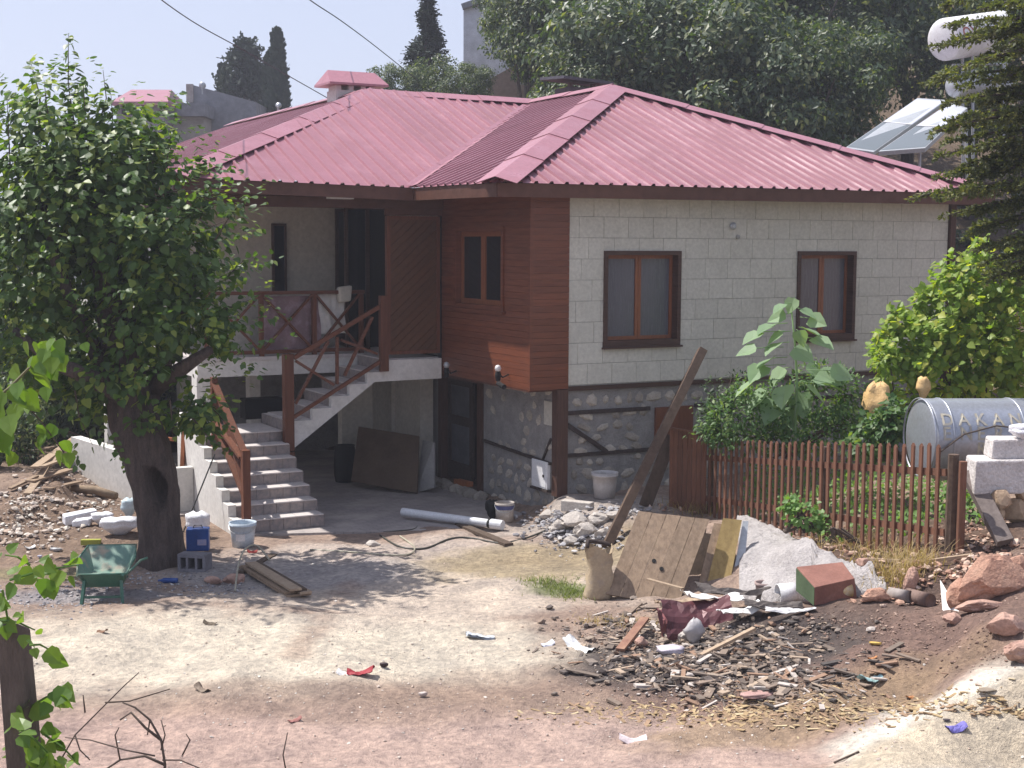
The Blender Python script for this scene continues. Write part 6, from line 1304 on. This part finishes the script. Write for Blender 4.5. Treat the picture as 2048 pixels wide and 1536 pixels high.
# ---- sunflower
sp = thing('sunflower_plant', 'tall sunflower plant with broad drooping leaves in front of the right window', 'plant', atY(1590, 900, 18.6)); YS = 18.6
b_ = MB(); b_.tube([atY(1592,940,YS), atY(1590,850,YS), atY(1594,760,YS), atY(1590,690,YS), atY(1582,610,YS)], [.022,.022,.018,.014,.008], 8); b_.build('stem', LM['sun'], sp, smooth=True)
sl_ = [(1585,600,-1.9,34),(1560,612,-2.6,34),(1612,622,-.5,36),(1560,632,2.9,40),(1630,640,-.3,40),(1532,652,2.8,46),(1620,660,.25,48),(1556,668,2.5,40),(1600,665,1.2,36),(1508,668,2.75,48),(1640,680,.35,52),(1545,690,2.6,46),(1600,700,.6,50),(1530,720,2.9,52),(1515,735,2.4,54),(1560,740,2.2,50),(1625,735,.6,52),(1650,752,.2,56),(1495,765,2.6,54),(1520,785,2.3,60),(1565,775,1.9,58),(1600,790,1.4,56),(1625,775,.7,50),(1545,805,2.1,60),(1580,815,1.6,54),(1660,770,.1,48),(1500,700,3.0,44),(1675,745,-.1,50)]
P, D, Nn, S = [], [], [], []; pb_ = MB()
for i, (px, py, an, sz) in enumerate(sl_):
    st = atY(1590 + (px-1590)*.25, py - 6, YS); tipd = np.array([math.cos(an), rng.uniform(-.9, .3), -abs(math.sin(an))*.6 - .25]); at_ = atY(px - math.cos(an)*sz*.3, py - 4, YS + rng.uniform(-.2, .15)); P.append(at_); D.append(tipd); Nn.append(np.array([-.35, -.25, 1.]) + rng.normal(size=3)*.25); S.append(sz * 1.02 * YS / F_PX); pb_.tube([st, at_], .006, 5)
leaf_pieces(np.array(P), np.array(D), np.array(Nn), np.array(S), 'heart', LM['sun'], sp); pb_.build('leaf_stalks', LM['sun'], sp, kind='stuff')
# ---- bushes
def bush(name, label, blobs_, Y_, m, n_tot, size, shape='oval', npiece=0, up=.7, zsq=1, cat='bush', tips=()):
    P, D, Nn, S = [], [], [], []; k_ = F_PX / Y_; ar = sum(b[2]*b[3] for b in blobs_)
    for (px, py, rx, ry) in blobs_:
        n = int(n_tot * rx * ry / ar); d = rdir(n); rad = rng.uniform(.1, 1, (n, 1)) ** .45 * (1 + .15 * rng.normal(size=(n, 1))); c = atY(px, py, Y_); P.append(c + d * rad * np.array([rx/k_, (rx+ry)/2/k_, ry/k_])); Nn.append(norm(d*.6 + np.array([-.3,-.2,up]) + rdir(n)*.5)); D.append(d*.7 + rdir(n)*.6 + np.array([0,0,-.3])); S.append(rng.uniform(*size, n))
    P, D, Nn, S = map(np.concatenate, (P, D, Nn, S)); kp = np.array([mnoise.noise(Vector(q) * 3.2) for q in P.tolist()]) > -.16; P, D, Nn, S = P[kp], D[kp], Nn[kp], S[kp]; t = thing(name, label, cat, (P[:,0].mean(), Y_, P[:,2].min()))
    b_ = MB(); zb = P[:,2].min()
    for q in range(9):
        i = rng.integers(len(P)); b_.tube([(P[:,0].mean() + rng.uniform(-.3,.3), Y_, zb), (P[i] + [P[:,0].mean(), Y_, zb])/2 + [0,0,.1], P[i]], [.02,.013,.005], 5)
    b_.build('stems', TWIG, t, kind='stuff')
    sc_ = P[:,1] + rng.uniform(0,.6,len(P)); pick = np.zeros(len(P), bool)
    if npiece: pick[np.argsort(sc_)[:npiece]] = True; leaf_pieces(P[pick], D[pick], Nn[pick], S[pick], shape, m, t)
    leaf_mesh('foliage', P[~pick], D[~pick], Nn[~pick], S[~pick], shape, m, t); return t
bush('vine_bush', 'bright yellow green leafy vine bush right of the garden, above the drum tank', [(1830,680,75,60),(1900,640,80,80),(1960,690,90,90),(2040,650,80,130),(1800,740,50,50),(1880,740,90,60),(1990,760,90,50),(1930,560,60,60),(2010,560,70,60),(1965,510,30,35),(1780,700,40,45),(1850,600,25,30),(1795,640,22,30),(1870,570,22,30)], 20.0, LM['vine'], 9000, (.07,.135), 'heart', 250)
bush('vine_bush', 'thin climbing sprays hanging at the left rim of the bright vine bush', [(1765,720,28,40),(1782,790,22,40),(1800,820,25,30),(1845,800,30,25)], 19.6, LM['vine'], 380, (.06,.11), 'heart', 0)
bush('garden_bush', 'dense dark green leafy bush under the sunflower behind the pickets', [(1470,830,75,60),(1560,820,80,65),(1650,800,75,70),(1700,850,60,50),(1620,850,120,50),(1500,790,40,40),(1640,750,40,35),(1440,860,40,40),(1690,780,40,40),(1560,880,160,30)], 18.9, LM['bush'], 7600, (.045,.10), 'oval', 0)
bush('garden_bush', 'feathery dark bush left of the sunflower by the basement shutter', [(1440,800,38,50),(1420,845,30,35),(1475,770,28,30)], 19.3, LM['dark'], 1500, (.04,.08), 'oval', 0)
bush('garden_bush', 'green leafy bush hiding the sacks left of the drum tank', [(1760,860,45,40),(1790,840,40,45),(1740,890,60,30)], 17.9, LM['bush'], 1300, (.05,.10), 'heart', 0)
bush('weed_clump', 'leafy weed clump growing through the middle of the fence', [(1600,1030,35,30),(1635,1045,30,22),(1585,1010,22,18)], 16.6, LM['cover'], 600, (.04,.08), 'heart', 0, cat='weeds')
bush('weed_clump', 'small weed clump at the foot of the fence', [(1690,1075,24,14),(1660,1068,16,10)], 15.9, LM['cover'], 160, (.03,.06), 'heart', 0, cat='weeds')
ys = mat('yellow_sack', (.62,.42,.20), .7, (.52,.33,.14), 5, bump=.6, bscale=12, bdist=.03)
crumple(0, 0, .36, .62, .3, 'yellow_sack', 'yellow sack standing between the bush and the drum tank', 'sack', ys, 33, base=atY(1752, 858, 18.6), top=.55, amp=.5, n=24)
crumple(0, 0, .16, .30, .14, 'yellow_sack', 'small yellow sack top peeking over the drum tank', 'sack', ys, 35, base=atY(1846, 800, 18.3), top=.6, amp=.5, n=20)
# ground cover in the garden
P = []
for i in range(5200):
    px, py = rng.uniform(1490, 1990), rng.uniform(930, 1075)
    if px < 1700 and py > 1040: continue
    if px > 1850 and py > 1050: continue
    P.append((px, py))
pts = np.array([G(px, py) for px, py in P[:4200]]); pts[:, 2] += rng.uniform(.02, .20, len(pts)); n = len(pts)
leaf_mesh('ground_cover', pts, rdir(n) + [0,0,-.2], norm(rdir(n)*.5 + np.array([-.2,-.2,.9])), rng.uniform(.05,.11,n), 'oval', LM['cover'], label='low green plants covering the garden bed behind the pickets', cat='ground cover')
# ---- cedar at the right edge
YC = 18.2; ct_ = thing('cedar_tree', 'cedar with drooping needle sprays at the right edge of the picture', 'tree', (atY(2110, 500, YC)[0], YC, .6))
tx = atY(2105, 300, YC)[0]; MB().tube([(tx, YC, .4), (tx+.05, YC, 4), (tx-.05, YC, 9)], [.2,.15,.07], 10).build('trunk', BARK, ct_, smooth=True)
brs = [(1885,12,-30),(1900,50,40),(1870,92,60),(1860,165,140),(1880,150,90),(1925,200,170),(1850,268,225),(1905,240,215),(1880,310,290),(1870,355,330),(1830,395,360),(1940,360,330),(1900,430,400),(1935,470,430),(1960,420,400),(1960,530,500),(1930,300,270),(1955,120,80),(1975,560,540),(1990,60,20),(1940,-10,-40),(1910,345,320),(1990,250,230),(1975,330,300),(2000,420,380),(1985,490,470),(1990,160,120),(1915,75,50),(1930,170,150),(1900,205,190),(1890,285,260),(1925,330,310),(1885,395,370),(1950,455,430),(1950,500,480),(1990,540,520),(1960,20,0),(1985,380,350),(1975,205,180),(2010,300,270),(2010,90,60)]
brs += [(4200 - px_, py_, p0_) for px_, py_, p0_ in brs[::2]]
P, D, Nn, S = [], [], [], []; bb = MB()
for i, (px, py, py0) in enumerate(brs):
    dy = rng.uniform(-1.0, .8); A_ = np.array([tx, YC, atY(2105, py0, YC)[2]]); B_ = atY(px, py, YC + dy); mid = (A_+B_)/2 + [0,0,.12]; cp_ = [A_*(1-t)**2 + 2*mid*t*(1-t) + B_*t*t for t in np.linspace(0,1,9)]; bb.tube(cp_, list(np.linspace(.03,.005,9)), 5)
    ln = np.linalg.norm(B_-A_); d0 = (B_-A_)/ln; sd = np.array([-d0[1], d0[0], 0]); nt_ = int(ln*21)
    for q in range(nt_):
        t = rng.uniform(.12, 1); i0 = min(int(t*8), 7); o = cp_[i0] + (cp_[i0+1]-cp_[i0])*(t*8-i0); side_ = rng.choice([-1,1]); tl = rng.uniform(.15,.42)*(1.25-t*.8); td = d0*.7 + sd*side_*rng.uniform(.3,1) + np.array([0,0,rng.uniform(-.3,.05)]); td /= np.linalg.norm(td)
        n = int(tl*95)+8; s_ = rng.uniform(0,1,n)[:,None]; P.append(o + td*s_*tl + np.array([0,0,-.12])*s_**2*tl + rng.normal(size=(n,3))*.012); dd = rng.normal(size=(n,3))*.7 + td*.8 + [0,0,.15]; D.append(dd); Nn.append(rng.normal(size=(n,3))*.5 + [0,0,1]); S.append(rng.uniform(.035,.07,n)*1.15)
bb.build('branches', BARK, ct_, kind='stuff'); P, D, Nn, S = map(np.concatenate, (P, D, Nn, S)); leaf_mesh('needles', P, D, Nn, S, 'oval', LM['cedar'], ct_)
# ================================================================ LOOSE STUFF
def chipmat(name, cols, rough=.9):
    m, nt, b = nodes(name); g = N(nt, 'ShaderNodeNewGeometry'); cr = N(nt, 'ShaderNodeValToRGB'); cr.color_ramp.interpolation = 'CONSTANT'; e = cr.color_ramp.elements
    while len(e) < len(cols): e.new(.5)
    for i, c in enumerate(cols): e[i].position = i / len(cols); e[i].color = (*c, 1)
    nt.links.new(g.outputs['Random Per Island'], cr.inputs[0]); v = _coord(nt, 'W', (1,1,1)); c = mix(nt, 1.0, cr.outputs[0], mix(nt, noise_n(nt, v, 30), (.6,)*3, (1.35,)*3), 'MULTIPLY'); nt.links.new(c, b.inputs['Base Color']); b.inputs['Roughness'].default_value = rough; b.inputs['Specular IOR Level'].default_value = .2; return m
_cb = np.array([(-.5,-.5,-.5),(.5,-.5,-.5),(.5,.5,-.5),(-.5,.5,-.5),(-.5,-.5,.5),(.5,-.5,.5),(.5,.5,.5),(-.5,.5,.5)]); _cf = [(3,2,1,0),(4,5,6,7),(0,1,5,4),(1,2,6,5),(2,3,7,6),(3,0,4,7)]
t_ = (1+5**.5)/2; _iv = norm(np.array([(-1,t_,0),(1,t_,0),(-1,-t_,0),(1,-t_,0),(0,-1,t_),(0,1,t_),(0,-1,-t_),(0,1,-t_),(t_,0,-1),(t_,0,1),(-t_,0,-1),(-t_,0,1)]))*.5
_if = [(0,11,5),(0,5,1),(0,1,7),(0,7,10),(0,10,11),(1,5,9),(5,11,4),(11,10,2),(10,7,6),(7,1,8),(3,9,4),(3,4,2),(3,2,6),(3,6,8),(3,8,9),(4,9,5),(2,4,11),(6,2,10),(8,6,7),(9,8,1)]
def scatter(name, label, cat, centres, n, size, m, kindshape='stone', flat=.6, aniso=(1,1), lift=.3, pw=2.2):
    tv, tf = (_iv, _if) if kindshape == 'stone' else (_cb, _cf); V = []; k = len(tv); cs = np.array([c[:4] for c in centres], float); wts = np.array([c[4] if len(c) > 4 else 1 for c in centres], float) * cs[:,2]*cs[:,3]; wts /= wts.sum(); ch_ = rng.choice(len(cs), n, p=wts)
    for i in range(n):
        cx, cy, rx, ry = cs[ch_[i]]; px = cx + rng.normal()*rx*.5; py = min(cy + rng.normal()*ry*.5, 1560); px = np.clip(px, -60, 2110); p = G(px, py); z = gz(p[0], p[1]); s = size[0] + (size[1]-size[0]) * rng.uniform()**pw
        q = tv * (1 + .25*rng.normal(size=(k,1)) if kindshape == 'stone' else 1) * np.array([aniso[0]*rng.uniform(.6,1.3), rng.uniform(.6,1.2), flat*rng.uniform(.5,1.3)]) * s
        a = rng.uniform(0, 6.28); ti = rng.normal()*.22; c_, s_ = math.cos(a), math.sin(a); Rm = np.array([[c_,-s_,0],[s_,c_,0],[0,0,1]]) @ np.array([[math.cos(ti),0,math.sin(ti)],[0,1,0],[-math.sin(ti),0,math.cos(ti)]]); V.append(q @ Rm.T + [p[0], p[1], z + s*flat*lift])
    V = np.concatenate(V); F = [tuple(int(x) + i*k for x in f) for i in range(n) for f in tf]; o0 = V.mean(0); me = bpy.data.meshes.new(name); me.from_pydata((V - o0).tolist(), [], F); me.materials.append(m); o = bpy.data.objects.new(name, me); COL.objects.link(o); o.location = V3(o0); _props(o, label, cat, None, 'stuff'); return o
gm = chipmat('gravel_mix', [(.50,.43,.37),(.42,.35,.30),(.58,.52,.46),(.36,.29,.25),(.60,.56,.5),(.45,.35,.28)])
grey = chipmat('grey_gravel', [(.36,.35,.36),(.28,.27,.28),(.45,.43,.42),(.22,.21,.22)])
redd = chipmat('reddish_stones', [(.42,.26,.19),(.32,.19,.14),(.5,.36,.28),(.25,.15,.11),(.55,.42,.34)])
deb = chipmat('debris_chips', [(.25,.19,.15),(.12,.10,.09),(.36,.28,.21),(.17,.135,.11),(.28,.18,.125),(.46,.41,.37),(.20,.165,.14),(.15,.12,.10),(.22,.17,.135),(.08,.07,.065),(.30,.24,.19)])
straw = chipmat('straw_chips', [(.40,.30,.17),(.32,.23,.13),(.46,.37,.23),(.26,.18,.11),(.30,.2,.13)])
scatter('gravel', 'loose pebbles strewn over the sandy yard and the track', 'gravel', [(600,1300,700,160),(900,1420,900,140),(900,1180,400,80),(300,1100,350,60),(1500,1480,700,70)], 3000, (.006,.032), gm, pw=4)
scatter('gravel', 'grey gravel around the wheelbarrow and the mulberry roots', 'gravel', [(120,1200,130,30),(300,1160,200,25),(430,1175,150,25),(160,1180,120,22)], 1100, (.012,.045), grey)
scatter('rubble', 'small grey and pale rubble piled before the corner of the house', 'rubble', [(1150,1065,90,38),(1190,1085,60,22),(1100,1040,70,20),(1240,1030,70,16)], 700, (.02,.10), grey, lift=.8)
scatter('rubble', 'reddish stones and clods along the foot of the fence', 'rubble', [(1560,1060,150,22),(1700,1100,120,26),(1380,1022,70,16),(1620,1080,110,20),(1950,1060,80,50),(1850,1150,120,40),(1980,1120,90,60),(1800,1200,120,14)], 1500, (.015,.09), redd, lift=.5)
scatter('debris', 'dark heap of wood chips, stones and rubbish in front of the plank door', 'debris', [(1420,1320,220,55,1.6),(1300,1260,160,40),(1500,1380,230,40),(1250,1330,160,40,.6),(1560,1290,120,40)], 950, (.008,.085), deb, 'chip', .28, (1.7,1), lift=.8, pw=3.2)
scatter('ash_litter', 'fine ash and crumbs between the chips of the debris heap', 'litter', [(1420,1320,240,60),(1300,1270,170,45),(1520,1380,230,40)], 3800, (.006,.022), deb, 'chip', .5, (1.3,1), lift=.5, pw=1.5)
scatter('sticks', 'dry sticks and splinters poking out of the debris heap', 'sticks', [(1420,1310,230,55),(1300,1250,120,40),(1520,1370,200,40),(1750,1310,120,40,.3)], 420, (.02,.06), deb, 'chip', .3, (5,.35), lift=1.6)
scatter('debris', 'rounded stones mixed into the dark debris heap', 'debris', [(1400,1330,200,60),(1300,1270,150,40),(1560,1250,180,20),(1200,1240,120,30,.4)], 1200, (.010,.085), deb, lift=.5, pw=2.8)
scatter('straw', 'pale straw and chips between the mound and the white road', 'straw', [(1620,1420,260,35),(1850,1415,260,22,.6),(1480,1430,200,25),(2000,1390,120,18,.6),(1250,1420,250,30,.4)], 1300, (.010,.040), straw, 'chip', .15, (3.0,.4), lift=.6)
scatter('clods', 'small clods of earth on the brown mound', 'soil', [(1850,1290,260,70),(1750,1240,240,40)], 1100, (.01,.04), chipmat('mound_clods', [(.22,.15,.12),(.17,.115,.09),(.28,.19,.15),(.35,.25,.2)]), pw=3)
scatter('rubble', 'earth clods, chips and stones in front of the left heap', 'rubble', [(80,1010,110,30),(60,1060,100,40),(200,1010,70,16),(120,960,80,35)], 1000, (.012,.10), gm, lift=.6)
# dry grass under the fence, green tuft in the yard
def tufts(name, label, cat, centres, n, ln, m, w=.006):
    V = []; F = []
    for i in range(n):
        cx, cy, rx, ry = centres[rng.integers(len(centres))]; p = G(cx + rng.normal()*rx*.5, cy + rng.normal()*ry*.5); z = gz(p[0], p[1]); L_ = rng.uniform(*ln); a = rng.uniform(0, 6.28); bend = rng.uniform(.3, 1.1); d = np.array([math.cos(a), math.sin(a), 0]); sd = np.array([-d[1], d[0], 0])*w; k = len(V); o = np.array([p[0], p[1], z-.01])
        for t in (0, .5, 1): q = o + d*bend*L_*t*t + np.array([0,0,1])*L_*(t - .45*bend*t*t); V += [q - sd*(1-t*.8), q + sd*(1-t*.8)]
        F += [(k,k+1,k+3,k+2), (k+2,k+3,k+5,k+4)]
    V = np.array(V); o0 = V.mean(0); me = bpy.data.meshes.new(name); me.from_pydata((V-o0).tolist(), [], F); me.materials.append(m); o = bpy.data.objects.new(name, me); COL.objects.link(o); o.location = V3(o0); _props(o, label, cat, None, 'stuff')
tufts('dry_grass', 'tangle of dry straw coloured grass at the foot of the fence', 'dry grass', [(1760,1110,90,26),(1830,1130,60,26),(1700,1090,80,18),(1790,1160,60,30),(1400,1018,70,12)], 1500, (.08,.32), LM['dry'], .005)
tufts('grass_patch', 'small green grass patch left of the paper sack', 'grass', [(1125,1175,50,18),(1150,1190,50,12),(1090,1165,50,10)], 900, (.03,.10), LM['grass'], .006)
tufts('grass_patch', 'yellowish grass blades beside the bent maroon sheet', 'grass', [(1270,1250,60,14),(1200,1240,50,12)], 260, (.04,.12), LM['dry'], .005)
# ================================================================ NEAR THE CAMERA
YN = 6.2
pm = mat('old_fence_post', (.16,.125,.105), .9, (.10,.08,.068), 3, (6,6,1.2), bump=1, bscale=14, bdist=.02)
A_, B_ = atY(60, 1760, YN), atY(18, 1252, YN); p0 = B_; b_ = MB(); w = 64 * YN / F_PX / 2
b_.box8([A_+[-w,0,0], A_+[w,0,0], A_+[w,.12,0], A_+[-w,.12,0], B_+[-w*.9,0,.0], B_+[w*.35,0,.02], B_+[w*.9,.1,-.04], B_+[-w*.9,.12,.0]]); b_.build('fence_post', pm, label='weathered wooden post overgrown with vine at the lower left corner', cat='post', bevel=.008)
vn = thing('vine', 'bright green vine leaves climbing the post at the lower left corner', 'vine', A_)
groups = [((20,1160),(158,1130),14,44),((5,1180),(30,1330),12,42),((60,1290),(100,1300),5,40),((50,1420),(135,1380),16,48),((30,1450),(110,1520),22,46),((90,1470),(160,1530),14,40),((0,1240),(70,1260),6,34),((10,1340),(60,1440),8,40),((60,1130),(10,1110),6,36),((20,1520),(130,1540),14,44)]
P, D, Nn, S = [], [], [], []
for (a, b, n, sz) in groups:
    dy = rng.uniform(-.25, .15); sb = MB(); sb.tube([atY(*a, YN+dy), atY((a[0]+b[0])/2, (a[1]+b[1])/2 - 6, YN+dy-.03), atY(*b, YN+dy)], [.006,.005,.003], 5); sb.build('stem', LM['near'], vn)
    for i in range(n):
        t = rng.uniform(0, 1); q = atY(a[0]+(b[0]-a[0])*t + rng.normal()*14, a[1]+(b[1]-a[1])*t + rng.normal()*12, YN + dy + rng.normal()*.06); P.append(q); D.append(rdir(1)[0] + [0,0,-.6]); Nn.append(rdir(1)[0]*.6 + [-.3,-.6,.6]); S.append(sz * rng.uniform(.55, 1.05) * YN / F_PX)
leaf_pieces(np.array(P), np.array(D), np.array(Nn), np.array(S), 'heart', LM['near'], vn)
YN2 = 7.6; v2 = thing('mulberry_branch', 'leafy light green branch reaching in from the left edge', 'branch', atY(-60, 900, YN2))
A_, B_ = atY(-60, 840, YN2), atY(112, 680, YN2); MB().tube([A_ + [-.25, .1, -3.0], A_ + [-.2, .05, -1.2], A_], [.03, .022, .012], 7).build('trunk', BARK, v2, smooth=True); MB().tube([A_, atY(20, 775, YN2), B_], [.012,.009,.003], 6).build('stem', mat('pale_shoot', (.22,.2,.1), .7), v2, smooth=True)
P, D, Nn, S = [], [], [], []
for i in range(70):
    t = rng.uniform(0, 1.0); c = (-60 + 172*t, 840 - 160*t); q = atY(c[0] + rng.normal()*26, c[1] + abs(rng.normal())*42*(1.25-t) - 8, YN2 + rng.normal()*.12); P.append(q); D.append(rdir(1)[0]*.6 + [.1,-.1,-1]); Nn.append(rdir(1)[0]*.5 + [-.3,-.8,.4]); S.append((30 + 36*(1-t)) * rng.uniform(.7, 1.1) * YN2 / F_PX)
for (px, py) in ((90,868),(75,885),(110,850),(120,900),(85,850),(30,905),(15,880),(128,880),(135,905)): P.append(atY(px, py, YN2)); D.append(rdir(1)[0]*.5 + [0,0,-1]); Nn.append(rdir(1)[0]*.5 + [-.3,-.8,.4]); S.append(34*YN2/F_PX)
leaf_pieces(np.array(P), np.array(D), np.array(Nn), np.array(S), 'heart', LM['near'], v2)
MB().tube([atY(20, 775, YN2), atY(80, 840, YN2), atY(128, 905, YN2)], .004, 5).build('stem', TWIG, v2)
# bare twigs low in front
YB = 8.6; tw = thing('dry_branch', 'bare dry branch with dark twigs at the lower left of the picture', 'branch', atY(340, 1700, YB))
lines = [[(320,1620),(330,1530),(322,1480),(300,1440),(270,1415),(245,1405)],[(322,1480),(290,1455),(262,1425),(240,1440)],[(110,1540),(150,1470),(210,1410),(250,1370),(278,1345)],[(310,1512),(250,1500),(180,1480),(130,1475)],[(330,1530),(290,1512),(240,1520),(180,1560)],[(325,1520),(360,1520),(420,1545)],[(322,1500),(330,1470),(322,1440)],[(210,1405),(260,1402),(340,1378)],[(150,1470),(160,1500),(180,1520)],[(300,1440),(295,1470)],[(575,1560),(566,1510),(575,1465)],[(365,1510),(380,1480),(372,1468)],[(170,1425),(166,1390)],[(240,1520),(230,1470),(238,1455)]]
for i, L_ in enumerate(lines):
    dy = (i % 3) * .05; b_ = MB(); m_ = len(L_); b_.tube([atY(*q, YB + dy) for q in L_], [(.0105 if i in (0,1,4) else .006) * (1 - .6*j/m_) for j in range(m_)], 5); b_.build('twig', TWIG, tw, smooth=True)
